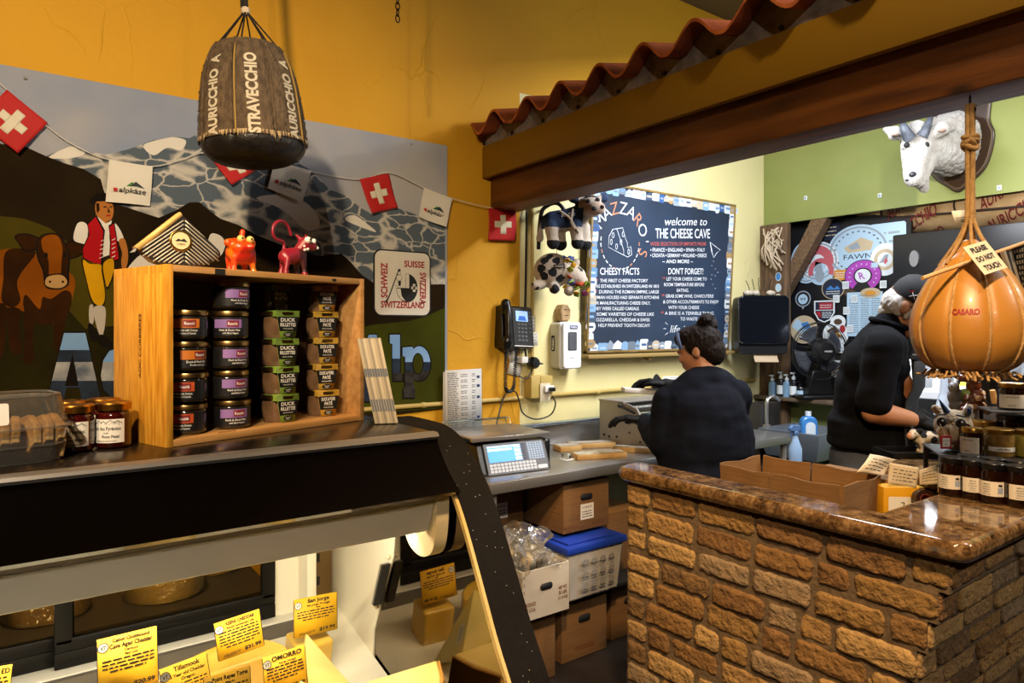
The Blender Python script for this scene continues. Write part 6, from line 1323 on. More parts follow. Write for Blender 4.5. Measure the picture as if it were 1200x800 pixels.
for x, y, z in ((-.02, -.035, .082), (-.02, .19, .082), (.28, -.04, .082), (.28, .19, .082), (.14, .19, .215), (.28, .06, .215)): m = MB().use(RIS); m.box(x-.006, x+.006, y-.006, y+.006, 0.0005, z); m.build('post', t)
def pot(loc, r, h, mt, lid, lab, label, rz=0, lh=.014, lab_=(.3, .62), ink=True, name='preserve_jar', grp='jars on the riser'):
    t = thing(name, label, 'jar', loc, rz, grp)
    m = MB().use(mt); m.lathe([(0, 0), (r-.004, 0), (r, .005), (r, h*.72), (r*.9, h*.82), (r*.9, h-lh)], 28); m.build('glass', t)
    m = MB().use(lid); m.lathe([(r*.9, h-lh-.001), (r*.94, h-lh), (r*.94, h-.002), (r*.9, h), (0, h)], 28); m.build('lid', t)
    if lab: m = MB().use(lab); a = R(-165); curved(m, r+.0005, a-1.1, a+.9, h*lab_[0], h*lab_[1], 14); m.use(TEAL); ctext(m, 'ARTICHOKE', r+.0009, a-.1, h*(lab_[1]-.12), h*.06, .9); ctext(m, 'paste', r+.0009, a-.1, h*(lab_[0]+.08), h*.05, .5); m.build('label', t, ang=0)
    return t
AMB = mat('amber_preserve', '8a6a34', .12, coat=.7, col2='5b4522', vs=40); OLI = mat('olive_preserve', '7d6f2c', .12, coat=.7, col2='a08d3a', vs=40)
RZ1 = ZG+.0885; RZ2 = ZG+.2215
def riser(px, py, z): return onZ(px, py, z)
def at_px(px, z, d): p = atD(px, 400, d); return V((p.x, p.y, z))
pot(at_px(1139, RZ1, 2.11), .031, .088, HON, GOLD, LABP, 'dark jar with white label and gold lid on the lower riser step', R(-10), lab_=(.12, .68)); pot(at_px(1171, RZ1, 2.11), .041, .085, AMB, GOLD, PAPER, 'wide jar of amber preserve with gold lid on the lower riser step', R(25), lab_=(.22, .38)); pot(at_px(1207, RZ1, 2.09), .040, .085, OLI, GOLD, None, 'jar of green olives with gold lid cropped by the right edge')
pot(at_px(1152, RZ1, 2.24), .040, .092, AMB, GOLD, None, 'gold-lidded jar peeking out behind the amber preserve'); pot(at_px(1184, RZ1, 2.23), .042, .112, HON, LIDB, None, 'dark squat jar standing beneath the upper riser step'); pot(at_px(1186, RZ2, 2.20), .040, .085, HON, GOLD, LABP, 'big dark jar with white label on the upper riser step', R(10), lab_=(.08, .58))
# black tins
m = MB().use(BLACK); m.lathe([(0, 0), (.034, 0), (.036, .004), (.036, .125), (.033, .128), (.033, .134), (.028, .14), (0, .14)], 28); m.use(STEEL); m.lathe([(.029, .139), (.033, .140), (.033, .144), (.029, .145), (.029, .139)], 28); o = m.build('black_tin', loc=at_px(1155, ZG+.1885, 2.49)); tag(o, 'round black tin with silver rim behind the brown cow ornament', 'tin')
m = MB().use(STEELD); m.box(-.13, .14, -.07, .06, 0, .187, .003); tag(m.build('steel_block', loc=at_px(1158, ZG+.0005, 2.47), rot=(0, 0, R(-62))), 'steel stand raising the black tins at the back of the granite', 'stand')
m = MB().use(BLACKM); m.box(-.05, .055, -.035, .035, 0, .115, .004); m.use(BLACK); m.box(-.055, .06, -.04, .04, .115, .125, .003); tag(m.build('black_carton', loc=at_px(1187, ZG+.1885, 2.49), rot=(0, 0, R(-62))), 'square black lidded carton behind the upper jar at the right edge', 'carton')
# red tag and small cow
t = thing('cow_figurine', 'black and white cow figurine standing on the granite behind the jars', 'figurine', V(tuple(onZ(1088, 531, ZG+.0005))), -math.atan2(SN, CS)); CWW = mat('figurine_white', 'c9bda8', .5); 
m = MB(); m.chain([((-.035, 0, .058), .024), ((.0, 0, .06), .026), ((.04, 0, .058), .025)]); m.chain([((-.04, 0, .066), .018), ((-.06, -.008, .078), .018), ((-.078, -.014, .068), .014)])
for x, y in ((-.035, -.014), (-.028, .014), (.042, -.014), (.05, .014)): m.chain([((x, y, .045), .012), ((x+.003, y, .02), .0075), ((x-.002, y, .006), .009)])
m.cap((-.05, -.012, .092), .006, (-.04, -.02, .09), .009); m.cap((-.062, .004, .095), .005, (-.055, .012, .098), .006); m.tube(spl([(.062, 0, .07), (.072, 0, .06), (.07, 0, .03)], 4), .005, 8)
sp = [V((-.03, -.02, .075)), V((.008, -.024, .055)), V((-.045, -.02, .09)), V((.02, -.01, .084)), V((.05, -.02, .05)), V((-.02, .0, .085)), V((-.055, -.0, .094))]
blob('body', m, [CWW, PLB, mat('figurine_muzzle', 'b98a68', .5)], .0032, 3, t, lambda c, n: 1 if any((c-s).length < .014 for s in sp) else (2 if c.x < -.078 else 0)); m = MB().use(INK); m.ell((-.066, -.024, .08), .0028); m.ell((-.086, -.02, .068), .002); m.build('eyes', t)
t = thing('swing_tag', 'small red framed tag hanging in front of the fluffy unicorn', 'tag', atD(1108, 518, 2.14)); m = MB().use(mat('tag_red', 'a3121c', .5)); M = frame((0, 0, 0), RT, UP); m.prism(rrect(-.016, .016, -.02, .02, .003), 0, .003, M); m.build('frame', t); m = MB().use(PAPER); m.prism(rrect(-.0115, .0115, -.014, .014, .001), .003, .0035, M); m.use(INK); m.text('LITTLE', M @ T(0, .003), .005, .018, z=.0040); m.ring(0, -.005, .003, .004, .0040, M, 12); m.build('card', t)
m = MB().use(ROPE); m.tube(spl([(0, 0, .02), (.004, .01, .04), (.01, .02, .055)], 4), .001, 5); m.build('cord', t)
# fluffy unicorn with big eyes
FLF = mat('plush_tan', 'c0a883', .95, bump=.8, bs=150, sheen=.4); t = thing('unicorn_plush', 'tan fluffy unicorn plush with big black eyes and a blue horn', 'plush toy', at_px(1117, ZG+.1205, 2.20), FACE+R(-14))
m = MB(); m.ell((0, 0, .048), (.055, .05, .052)); m.ell((.004, -.03, .03), (.044, .035, .032)); m.cap((.036, .0, .09), .016, (.046, .0, .112), .010); m.cap((-.036, .0, .088), .016, (-.05, .0, .10), .012); m.ell((0, .01, .0), (.045, .04, .0305))
blob('body', m, [FLF], .004, 4, t, disp=lambda c: .0022*noise.noise(c*220)); m = MB().use(INK)
for s in (-1, 1): m.ell((.004+s*.026, -.048, .062), (.0145, .007, .0155))
for s in (-1, 1): m.tube([(.004+s*.014, -.050, .088), (.004+s*.040, -.042, .084)], .003, 6)
m.use(WHITE)
for s in (-1, 1): m.ell((.008+s*.026, -.0545, .068), .003)
m.build('eyes', t); m = MB().use(mat('horn_blue', '35527f', .4, metal=.3)); m.tube([(-.012, -.02, .09), (-.022, -.03, .112), (-.032, -.036, .134)], [.010, .0065, .001], 10); m.ell((.045, -.012, .098), (.006, .005, .013)); m.build('horn', t); m = MB().use(mat('cheek_patch', '9a4f4a', .8)); m.ring(.044, .050, .008, .014, -.046, RX(R(90)) @ T(0, 0, 0) @ S(1, 1, -1), 20); m.build('cheek_button', t)
# brown cow ornament sitting
CH = mat('chocolate_glaze', '5a2a12', .25, coat=.6, col2='6b3518', vs=20); t = thing('cow_ornament', 'glazed brown spotted sitting cow ornament below the hanging cheese', 'figurine', at_px(1141, ZG+.188, 2.42), FACE)
m = MB(); m.ell((0, 0, .045), (.036, .034, .046)); m.ell((0, -.005, .09), (.024, .022, .025)); m.ell((-.004, -.012, .118), (.028, .026, .022)); m.ell((-.032, -.02, .118), (.02, .018, .015)); m.cap((-.01, .0, .132), .007, (-.016, .0, .148), .006); m.cap((.016, 0, .134), .008, (.024, 0, .143), .007)
for s in (-1, 1): m.cap((s*.026, -.022, .02), .014, (s*.036, -.042, .006), .012); m.cap((s*.024, -.016, .07), .010, (s*.026, -.036, .045), .009)
m.cap((0, 0, .03), .03, (0, 0, .028), .03)
sp = [V((.012, -.034, .05)), V((-.022, -.028, .07)), V((.03, -.02, .03)), V((-.028, -.026, .035)), V((.0, -.03, .02)), V((.026, -.02, .065))]
blob('body', m, [CH, mat('glaze_cream', 'b98e5c', .3, coat=.5)], .003, 3, t, lambda c, n: 1 if any((c-s).length < .0105 for s in sp) or c.x < -.046 and c.z > .1 else 0); m = MB().use(INK); m.ell((-.018, -.036, .124), .004); m.ell((.006, -.036, .124), .004); m.build('eyes', t)
m = MB().use(mat('cork_tan', 'b58d55', .8)); m.tube([(0, 0, 0), (.012, -.004, -.045)], [.009, .011], 12); o = m.build('wooden_peg', loc=at_px(1163, ZG+.235, 2.42)); tag(o, 'short tan wooden peg leaning on the black tin', 'peg'); o.location.z += .028
t = thing('grey_figurine', 'little grey and green mouse figure beside the brown cow ornament', 'figurine', at_px(1119, ZG+.188, 2.44), FACE); m = MB(); m.ell((0, 0, .05), (.024, .022, .03)); m.ell((-.004, -.006, .084), .018); m.cap((-.014, 0, .10), .007, (-.016, 0, .112), .006); m.cap((.01, 0, .10), .007, (.013, 0, .11), .006); m.ell((.03, -.004, .06), (.022, .02, .02)); m.cap((0, 0, .02), .02, (.02, 0, .02), .02); blob('body', m, [mat('grey_glaze', '7d8089', .4), mat('leaf_green_glaze', '78963a', .4)], .003, 3, t, lambda c, n: 1 if c.x > .018 and c.z > .04 else 0); m = MB().use(INK); m.ell((-.010, -.022, .088), .003); m.build('eyes', t)

# ================================================================ HANGING PEAR CHEESE
pc = V(atD(1137, 371, 1.90)); t = thing('hanging_cheese', 'big amber pear-shaped cheese printed CASARO hanging on a beige rope', 'cheese', pc, R(-70))
CZ = mat('amber_cheese_skin', 'b5823a', .38, coat=.12, col2='a5722e', vs=3, bump=.05, bs=40); RP = mat('beige_rope', 'b8945f', .85, bump=.5, bs=260, col2='a07c4a', vs=60)
pf = spl2([(0, -.152), (.05, -.151), (.088, -.142), (.120, -.118), (.142, -.075), (.148, -.03), (.142, .015), (.124, .065), (.098, .112), (.068, .150), (.038, .182), (.018, .21), (0, .214)], 5, False)
m = MB().use(CZ); n = 96; vs = []; fs = []
NR = 10
def cr(r, a, z): s = abs(math.sin(a*NR/2)); return r*(1-.05*(1-s)**3*min(1, max(0, (z+.165)/.05))) 
for r, z in pf:
    for k in range(n): a = 2*PI*k/n; q = cr(r, a, z); vs.append((q*math.cos(a), q*math.sin(a), z))
for i in range(len(pf)-1):
    for k in range(n): fs.append((i*n+k, i*n+(k+1) % n, (i+1)*n+(k+1) % n, (i+1)*n+k))
m.add(vs, fs); m.build('cheese_body', t, ang=0)
m = MB().use(RP)
for k in range(NR):
    a = 2*PI*k/NR; m.tube([((r*.952+.002)*math.cos(a), (r*.952+.002)*math.sin(a), z-.002) for r, z in pf if r > .03 and z > -.146], .0042, 7)
for k in range(7): a = 2*PI*k/7+.3; m.tube(spl([(.075*math.cos(a), .075*math.sin(a), .145), (.03*math.cos(a), .03*math.sin(a), .215), (.008*math.cos(a), .008*math.sin(a), .27)], 5), .0045, 7)
rt = 2.222-pc.z
for k in range(4):
    a = PI/2*k+.4; m.tube(spl([(.008*math.cos(a), .008*math.sin(a), .255), (.007*math.cos(a+.2), .007*math.sin(a+.2), .36), (.009*math.cos(a+.4), .009*math.sin(a+.4), .45), (.007*math.cos(a), .007*math.sin(a), rt-.02)], 5), .0062, 8)
for k, (dz, ti) in enumerate(((.472, .5), (.483, -.5), (.495, .3), (.478, 1.2), (.49, -1.1))): q = Euler((ti*.6, ti*.4, k)).to_matrix(); m.tube([V((0, 0, dz))+q @ V((.017*math.cos(a), .017*math.sin(a), .004*math.sin(2*a))) for a in [2*PI*i/18 for i in range(18)]], .0068, 8, closed=True)
m.ell((0, 0, .483), .016)
for k in range(90):
    a = rnd.random()*2*PI; r0 = rnd.uniform(.06, .105); m.tube([(r0*math.cos(a), r0*math.sin(a), -.148), ((r0+rnd.uniform(-.01, .02))*math.cos(a+.05), (r0+rnd.uniform(-.01, .02))*math.sin(a+.05), -.156-rnd.uniform(0, .008)), ((r0+rnd.uniform(-.02, .03))*math.cos(a+.1), (r0+rnd.uniform(-.02, .03))*math.sin(a+.1), -.158-rnd.uniform(0, .014))], .003, 5)
m.build('rope_net', t)
m = MB().use(mat('casaro_red', '8e1518', .6)); a0 = R(-90-4); vs, fs, x0, x1 = textmesh('CASARO', .045); k = .062/(x1-x0); out = []
for v in vs:
    z = .004+v.y*.015/.72; r = cr(.1435, 0.3, 0); an = a0+((v.x-x0)*k-.031)/.143
    r = None
    for (ra, za), (rb, zb) in zip(pf, pf[1:]):
        if za <= z <= zb and zb > za: r = ra+(rb-ra)*(z-za)/(zb-za)
    r = cr(r, an, z)+.0012; out.append((r*math.cos(an), r*math.sin(an), z))
m.add(out, fs, smooth=False); m.build('printed_name', t, ang=0)
m = MB().use(mat('dark_hook', '2d1c10', .4, metal=.8)); m.tube(spl([(0, 0, rt+.008), (0, 0, rt-.02), (.012, 0, rt-.035), (.0, 0, rt-.05), (-.008, 0, rt-.04)], 5), .0028, 7); m.build('hook', t)
def hangtag(label, quad, d, lines):
    q = [atD(a, b, d+e) for (a, b), e in zip(quad, (0, .03, 0, -.03))]; o = sum(q, V())/4; t = thing('hanging_tag', label, 'tag', o); w, h = (q[1]-q[0]).length, (q[0]-q[3]).length; M = frame(q[3]-o, q[2]-q[3], q[0]-q[3]); m = MB().use(mat('tag_card', 'cfc2a6', .7)); m.box(0, w, 0, h, -.001, 0, 0, M); m.build('card', t); m = MB().use(INK)
    for i, s in enumerate(lines): m.text(s, M @ T(w*.5, h*(.72-.31*i)), h*.17, w*(.74 if i == 1 else .66), bold=.05, z=.0008)
    m.build('lettering', t, ang=0)
hangtag('cream tag reading PLEASE DO NOT TOUCH tied on the hanging pear cheese', [(1125, 291), (1152, 284), (1181, 313), (1154, 322)], 1.785, ['PLEASE', 'DO NOT', 'TOUCH'])
m = MB().use(PAPER); q = [atD(a, b, 1.93) for a, b in ((1115, 247), (1135, 246), (1134, 259), (1119, 261))]; o = sum(q, V())/4; m.add([p-o for p in q], [(3, 2, 1, 0)]); m.use(TEAL); M = frame(q[3]-o, q[2]-q[3], q[0]-q[3]); squiggle(m, M, .004, .032, .012, .003, .0006, 2, .006); ob = m.build('rope_label', ang=0, solid=.0006); ob.location = o; tag(ob, 'tiny white label on the rope above the pear cheese', 'label')
# flag on a dowel behind the cheese
t = thing('striped_flag', 'striped dark cloth flag on a wooden dowel behind the pear cheese', 'flag', atD(1140, 305, 2.10)); o_ = atD(1140, 305, 2.10); m = MB().use(mat('dowel_wood', 'c9a06a', .6)); a, b = atD(1081, 326, 1.79)-o_, atD(1216, 279, 1.93)-o_; m.tube([a, b], .0055, 10); m.build('dowel', t)
stripes = [('c9bfae', .10), ('4a1414', .12), ('c9bfae', .10), ('1c1814', .13), ('c9bfae', .07)]; m = MB()
A0, A1 = atD(1158, 300, 1.855), atD(1213, 281, 1.945); B0, B1 = atD(1190, 372, 2.03), atD(1228, 378, 2.02)
def P(u, v): return A0.lerp(A1, u).lerp(B0.lerp(B1, u), v)-o_+FW*(.008*math.sin(u*16))
u = 0
for c, w in stripes: m.use(mat('flag_stripe_'+c, c, .85)); m.surf(lambda a, b: P(u+w*a, b), 5, 8); u += w
m.use(mat('flag_black_cloth', '191613', .9)); m.surf(lambda a, b: P(u+(1-u)*a, b), 12, 8)
m.use(mat('flag_dot', '9a9488', .9))
for i in range(14):
    for j in range(14):
        uu, vv = u+(1-u)*(i+.5+.5*(j % 2))/14, (j+.5)/14
        if uu < .99: m.surf(lambda a, b: P(uu+.022*a, vv+.045*b)-FW*.001, 1, 1)
m.build('cloth', t, ang=0)
# ================================================================ STICKER BOARD IN THE NICHE
XB_ = 4.74
m = MB().use(mat('black_board', '0e0f13', .45, bump=.05, bs=60)); m.box(XB_, XB_+.03, 2.07, YW-.003, 1.089, 2.356); tag(m.build('sticker_board'), 'black board in the wall niche covered with round cheese stickers', 'board')
LB = mat('sticker_pale_blue', 'a9c6da', .4, coat=.3); LW = mat('sticker_white', 'd5dde0', .4, coat=.3); LG = mat('sticker_grey', '8c98a3', .5); PK = mat('sticker_pink', 'b85a62', .5); MG = mat('sticker_magenta', 'a03fa6', .5); NV = mat('sticker_navy', '1c2438', .4, coat=.3); ORS = mat('sticker_orange', 'c98a2c', .5); TNS = mat('sticker_tan', 'b9a98a', .5); RDS = mat('sticker_red', '97232b', .5); BRS = mat('sticker_brown', '4a3524', .6); BLS = mat('sticker_blue', '3b78b8', .5)
layer = [0]
def stick(px, py, rx, ry, label, fn, rot=0):
    layer[0] += 1; x = XB_-.002-.0016*layer[0]*.5; p = onX(px, py, x); d = (p-EYE).dot(FW); h = ry*d/F
    cosv = abs(ray(px, py).normalized().x); w = h*rx/ry if rx/ry > 1.6 else h*max(.8, min(1.25, rx/ry*1.15))
    m = MB(); fn(m, FL((0, 0, 0)) @ RZ(rot), w, h); o = m.build('cheese_sticker', ang=30); o.location = (x, p.y, p.z); tag(o, label, 'sticker', 'stickers on the black board')
def ringy(c0, c1, c2, words=None, extra=None):
    def f(m, M, w, h):
        m.use(c0); m.disc(0, 0, w, h, 0, M, 36); m.use(c1); m.ring(0, 0, h*.86, h*.93, .001, M @ S(w/h, 1, 1), 40); m.use(c2); m.disc(0, 0, w*.62, h*.62, .0012, M, 32); m.use(TEAL)
        for k in range(26): a = 2*PI*k/26; m.flat([(w*.74*math.cos(a)+.004*math.cos(a), h*.74*math.sin(a)), (w*.78*math.cos(a+.12), h*.78*math.sin(a+.12)), (w*.70*math.cos(a+.12), h*.70*math.sin(a+.12))], .001, M)
        if extra: extra(m, M, w, h)
        if words: m.use(INK); m.text(words, M @ T(0, -h*.3), h*.2, w*.9, z=.0018)
    return f
def ex_cow(m, M, w, h): m.use(TNS); m.flat([(-.45*w, .15*h), (.1*w, .5*h), (.5*w, .3*h), (.42*w, 0), (-.3*w, -.05*h)], .0016, M); m.use(LG); m.flat([(-.3*w, .2*h), (0, .35*h), (.1*w, .1*h), (-.2*w, .05*h)], .0018, M)
def ex_pinkring(m, M, w, h): m.use(PK); m.ring(0, -.05*h, h*.4, h*.85, .0014, M, 30, R(-10), R(190)); m.use(LB); m.disc(.05*w, -.25*h, w*.38, h*.34, .0016, M); m.use(LG); m.flat([(-.15*w, -.5*h), (.25*w, -.5*h), (.2*w, -.1*h), (-.1*w, 0)], .0018, M)
def f_mag(m, M, w, h):
    m.use(INK); m.disc(0, 0, w, h, 0, M, 36); m.use(MG); m.ring(0, 0, h*.50, h*.95, .001, M @ S(w/h, 1, 1), 40, R(-60), R(235)); m.use(LW); m.disc(0, 0, w*.42, h*.42, .001, M, 30); m.use(MG); m.text('R', M @ T(0, -h*.2), h*.42, None, z=.0016, bold=.02, shear=-.3)
    m.use(LB); m.flat([(w*.45, h*.45), (w*.8, h*.45), (w*.8, h*.75), (w*.45, h*.75)], .0014, M); m.use(LW)
    for k in range(12): a = R(-40+k*22); m.flat([(w*.72*math.cos(a), h*.72*math.sin(a)), (w*.8*math.cos(a+.06), h*.8*math.sin(a+.06)), (w*.66*math.cos(a+.1), h*.66*math.sin(a+.1))], .0014, M)
def f_shield(m, M, w, h):
    q = [(-w, h), (w, h), (w, -.1*h), (.6*w, -.75*h), (0, -h), (-.6*w, -.75*h), (-w, -.1*h)]
    m.use(LW); m.flat(q, 0, M); q = [(x*.86, y*.88) for x, y in q]; m.use(NV); m.flat(q, .001, M); m.use(RDS); m.flat([(-.5*w, .8*h), (.8*w, .8*h), (.8*w, .2*h), (-.5*w, .2*h)], .0014, M); m.flat([(-.8*w, 0), (-.3*w, 0), (-.3*w, -.6*h), (-.7*w, -.3*h)], .0014, M); m.use(LW); m.flat([(-.8*w, .1*h), (.84*w, .1*h), (.84*w, .16*h), (-.8*w, .16*h)], .0016, M); squiggle(m, M, -.2*w, .7*w, -.1*h, .1*h, .0016, 4, .15*h); squiggle(m, M, -.4*w, .7*w, .55*h, .1*h, .0018, 2, .2*h)
def f_band(m, M, w, h):
    m.use(TNS); m.disc(0, 0, w, h, 0, M, 32); m.use(LB); m.flat([(-.9*w, .2*h), (-.5*w, .8*h), (.9*w, -.3*h), (.6*w, -.75*h)], .001, M); m.use(BLS); m.flat([(-.2*w, .45*h), (.3*w, .55*h), (.5*w, .1*h), (0, .0)], .0014, M); m.use(LW); squiggle(m, M, -.5*w, .6*w, -.1*h, .08*h, .0016, 3, .18*h)
def f_medal(m, M, w, h): m.use(LG); m.disc(0, 0, w, h, 0, M, 28); m.use(INK); m.disc(0, 0, w*.86, h*.86, .0008, M, 28); m.use(LB); m.disc(0, -.05*h, w*.62, h*.62, .0012, M, 24); m.use(INK); m.text('99', M @ T(0, -.2*h), h*.34, w*.7, z=.0016); m.use(LG); m.flat([(-.2*w, -h), (.2*w, -h), (0, -1.35*h)], .0004, M)
def f_navy(m, M, w, h): m.use(TNS); m.disc(0, 0, w, h, 0, M, 28); m.use(NV); m.disc(0, 0, w*.93, h*.93, .0008, M, 28); m.use(BLS); m.flat([(-.6*w, -.1*h), (-.2*w, .3*h), (.1*w, 0), (.4*w, .25*h), (.65*w, -.1*h)], .0012, M); m.use(LW); squiggle(m, M, -.6*w, .6*w, -.3*h, .12*h, .0014, 2, .2*h)
def f_bird(m, M, w, h): m.use(LW); m.disc(0, 0, w, h, 0, M, 32); m.use(TNS); m.ring(0, 0, h*.45, h*.66, .0008, M, 24); m.use(LG); m.flat([(-.4*w, -.2*h), (.0, .3*h), (.25*w, .3*h), (.1*w, -.15*h)], .0012, M); m.use(PK); m.flat([(-.1*w, -.1*h), (.1*w, .15*h), (.2*w, -.1*h), (.02*w, -.3*h)], .0016, M)
def f_plain(c, c2):
    def f(m, M, w, h): m.use(c); m.disc(0, 0, w, h, 0, M, 24); m.use(c2); m.disc(0, .0, w*.55, h*.45, .0008, M, 20); m.use(TEAL); squiggle(m, M, -.5*w, .5*w, -.6*h, .1*h, .001, 1)
    return f
def f_rect(c, c2):
    def f(m, M, w, h): m.use(c); m.flat(rrect(-w, w, -h, h, min(w, h)*.15), 0, M); m.use(c2); squiggle(m, M, -.8*w, .8*w, .4*h, .22*h, .001, 3, .45*h)
    return f
def f_list(m, M, w, h):
    m.use(LB); m.flat([(-w, -h), (w, -h), (w, h), (-w, h)], 0, M); m.use(TEAL); m.text('CHEESE LIST', M @ T(.1*w, .82*h), .07*h, w*.9, z=.0008)
    for k in range(16): squiggle(m, M, -.85*w, -.35*w, .68*h-k*.1*h, .045*h, .0008); squiggle(m, M, -.2*w, .25*w, .68*h-k*.1*h, .045*h, .0008); squiggle(m, M, .4*w, .85*w, .68*h-k*.1*h, .045*h, .0008)
def f_photo(m, M, w, h): m.use(LW); m.disc(0, 0, w, h, 0, M, 28); m.use(BRS); m.flat([(-.7*w, .3*h), (-.1*w, .65*h), (.3*w, .2*h), (-.4*w, .0)], .0008, M); m.use(RDS); m.disc(.55*w, .45*h, .22*w, .3*h, .001, M); m.use(ORS); m.flat([(-.5*w, -.1*h), (.2*w, .2*h), (.5*w, -.1*h), (0, -.4*h)], .0012, M); m.use(LG); m.flat([(-.6*w, -.3*h), (.3*w, -.35*h), (.1*w, -.8*h), (-.3*w, -.8*h)], .0012, M)
stick(966, 272, 18, 10, 'blue and cream folded label at the top left of the sticker board', f_rect(NV, TNS)); stick(1040, 283, 18, 22, 'pale blue label sheet at the top right corner of the sticker board', f_rect(LB, LG))
stick(945, 307, 17, 25, 'pale round label mostly covered by the ring patterned ones', ringy(LB, LG, LW)); stick(1005, 294, 32, 31, 'largest pale blue round label reading FAWN on the sticker board', ringy(LB, LG, LB, 'FAWN', ex_cow)); stick(958, 306, 22, 23, 'white ring patterned plate label at the left of the sticker board', ringy(LW, LG, LW, None, ex_pinkring)); stick(962, 318, 14, 16, 'pink arched round label overlapping the white ring plate', lambda m, M, w, h: (m.use(LB), m.disc(0, 0, w, h, 0, M), m.use(PK), m.ring(0, 0, h*.6, h*.98, .001, M, 30, R(-20), R(200)), m.use(LG), m.disc(-.1*w, -.3*h, .35*w, .5*h, .0012, M)))
stick(1037, 304, 15, 19, 'white round label with a red breasted bird', f_bird); stick(987, 322, 10, 6, 'orange half hidden label above the navy one', f_rect(ORS, LW)); stick(994, 338, 11, 8, 'small brown animal shaped label between navy and magenta ones', f_plain(BRS, BRS))
stick(1011, 323, 19, 19, 'magenta and black round label with an R in its centre', f_mag); stick(976, 338, 12, 12.5, 'navy blue round label below the white ring plate', f_navy); stick(941, 350, 8.5, 9.5, 'medal shaped label numbered 99', f_medal); stick(966, 365, 11, 13, 'red and navy shield shaped label', f_shield); stick(942, 386, 15, 16.5, 'tan round label crossed by blue bands left of the fan', f_band); stick(982, 377, 8, 8, 'small white round label beside the shield label', f_plain(LW, BRS)); stick(979, 392, 13.5, 15, 'white food photo round label right of the fan', f_photo)
stick(1013, 368, 17, 26, 'pale blue printed cheese list pinned behind the man', f_list); stick(1020, 343, 12, 6, 'cream half round label just above the cheese list', f_plain(TNS, ORS))
for i, (a, b) in enumerate(((991, 334), (980, 350), (1001, 350), (992, 364), (1035, 333), (985, 409), (996, 385))): stick(a, b, 3.4, 4.4, 'tiny white magnet stuck among the labels of the black board', f_rect(LW, NV))
stick(982, 432, 6, 10, 'orange and white pennant at the bottom of the sticker board', f_rect(LW, ORS))
for i, (y, c, w) in enumerate(((324, BLS, 'bright blue'), (337, LB, 'pale blue'), (349, TNS, 'tan'))):
    p = onX(912, y, 4.553); m = MB().use(LW); m.disc(0, 0, .024, .031, 0, FL((0, 0, 0))); m.use(c); m.disc(0, 0, .020, .027, .001, FL((0, 0, 0))); o = m.build('oval_sticker', ang=30); o.location = (4.5535, min(p.y, 3.0), p.z); tag(o, '%s oval sticker on the rough wooden post' % w, 'sticker', 'oval stickers on the post')

# ---------------------------------------------------------------- paper towel dispenser
pc = atD(889, 381, 4.83); t = thing('towel_dispenser', 'black paper towel dispenser on the post right of the chalkboard', 'dispenser', pc, R(-40)); 
m = MB().use(BLACK); m.prism(rrect(-.165, .165, -.20, .20, .03), -.06, .11, FB((0, 0, 0))); m.build('back', t, bev=.006)
m = MB().use(mat('smoked_black_plastic', '0d1016', .12, coat=.7)); m.prism(rrect(-.17, .17, -.13, .205, .035), .11, .135, FB((0, 0, 0))); m.build('cover', t, bev=.008);
m = MB().use(mat('towel_tan', 'b09a7c', .85)); n = 14; m.surf(lambda u, v: (-.06+.16*u, -.09-.035*v*v, -.2-.05*v-(.007 if int(u*28+.01) % 2 else 0)*(v > .95)), 28, 6); m.build('paper_towel', t, ang=0, solid=.001)
m = MB().use(LW); bb_ = pc+V((0, .0, .205))
t2 = thing('ornament_cluster', 'little jumble of white ornaments on top of the towel dispenser', 'ornament', pc+V((0, 0, .206)), R(-40)); m = MB().use(mat('ornament_cream', 'b9ad98', .6))
for k in range(9): m.ell((rnd.uniform(-.1, .12), rnd.uniform(-.05, .04), .02), (.028, .022, .02), seg=10)
m.use(INK)
for k in range(5): x = -.06+.035*k; m.tube(spl([(x, 0, .02), (x-.01, 0, .07), (x-.03+.01*k, 0, .11+.01*(k % 3))], 4), .0025, 5)
m.build('ornaments', t2)

# ---------------------------------------------------------------- desk fan, bottles
p = onX(962, 462, 4.66); fo = V((4.575, 2.62, 1.0885)); t = thing('desk_fan', 'black desk fan with wire grille standing on the niche ledge', 'fan', fo, -math.atan2(SN, CS)+R(6))
m = MB().use(BLACK); m.box(-.14, .17, -.08, .08, 0, .03, .01); m.prism([(-.09, .03), (.11, .03), (.06, .20), (-.05, .20)], -.035, .035, FB((0, 0, 0))); m.build('base', t, bev=.006)
hc = V((0, -.03, .335)); m = MB().use(BLACK); m.lathe([(0, -.05), (.05, -.048), (.088, -.02), (.09, .06), (.06, .10), (0, .11)], 28, frame(hc, (1, 0, 0), (0, 0, 1)) @ S(1, 1, 1)); m.use(WHITE); m.text('HOLMES', frame(hc+V((0, -.112, -.004)), (1, 0, 0), (0, 0, 1)), .012, .055); m.build('motor_hub', t)
m = MB().use(mat('fan_wire', '1a1a1c', .4)); M = frame(hc, (1, 0, 0), (0, 0, 1)); R0 = .20
for r, z in ((R0, 0), (R0*.985, .03), (R0*.985, -.03)): m.tube([(r*math.cos(a), r*math.sin(a), z) for a in [2*PI*k/48 for k in range(48)]], .004 if z == 0 else .0025, 6, M, closed=True)
for k in range(30): a = 2*PI*k/30; m.tube(spl([(.06*math.cos(a), .06*math.sin(a), .085), (.14*math.cos(a), .14*math.sin(a), .075), (R0*math.cos(a), R0*math.sin(a), 0)], 4), .0011, 4, M)
m.build('grille', t)
m = MB().use(mat('fan_blade_smoke', '3a3d42', .2, coat=.4))
for k in range(4):
    a = 2*PI*k/4+.5; m.surf(lambda u, v: ((.05+.125*v)*math.cos(a+(u-.5)*1.15*(.6+.4*v)), (.05+.125*v)*math.sin(a+(u-.5)*1.15*(.6+.4*v)), -.012+.03*(u-.5)), 8, 6, M)
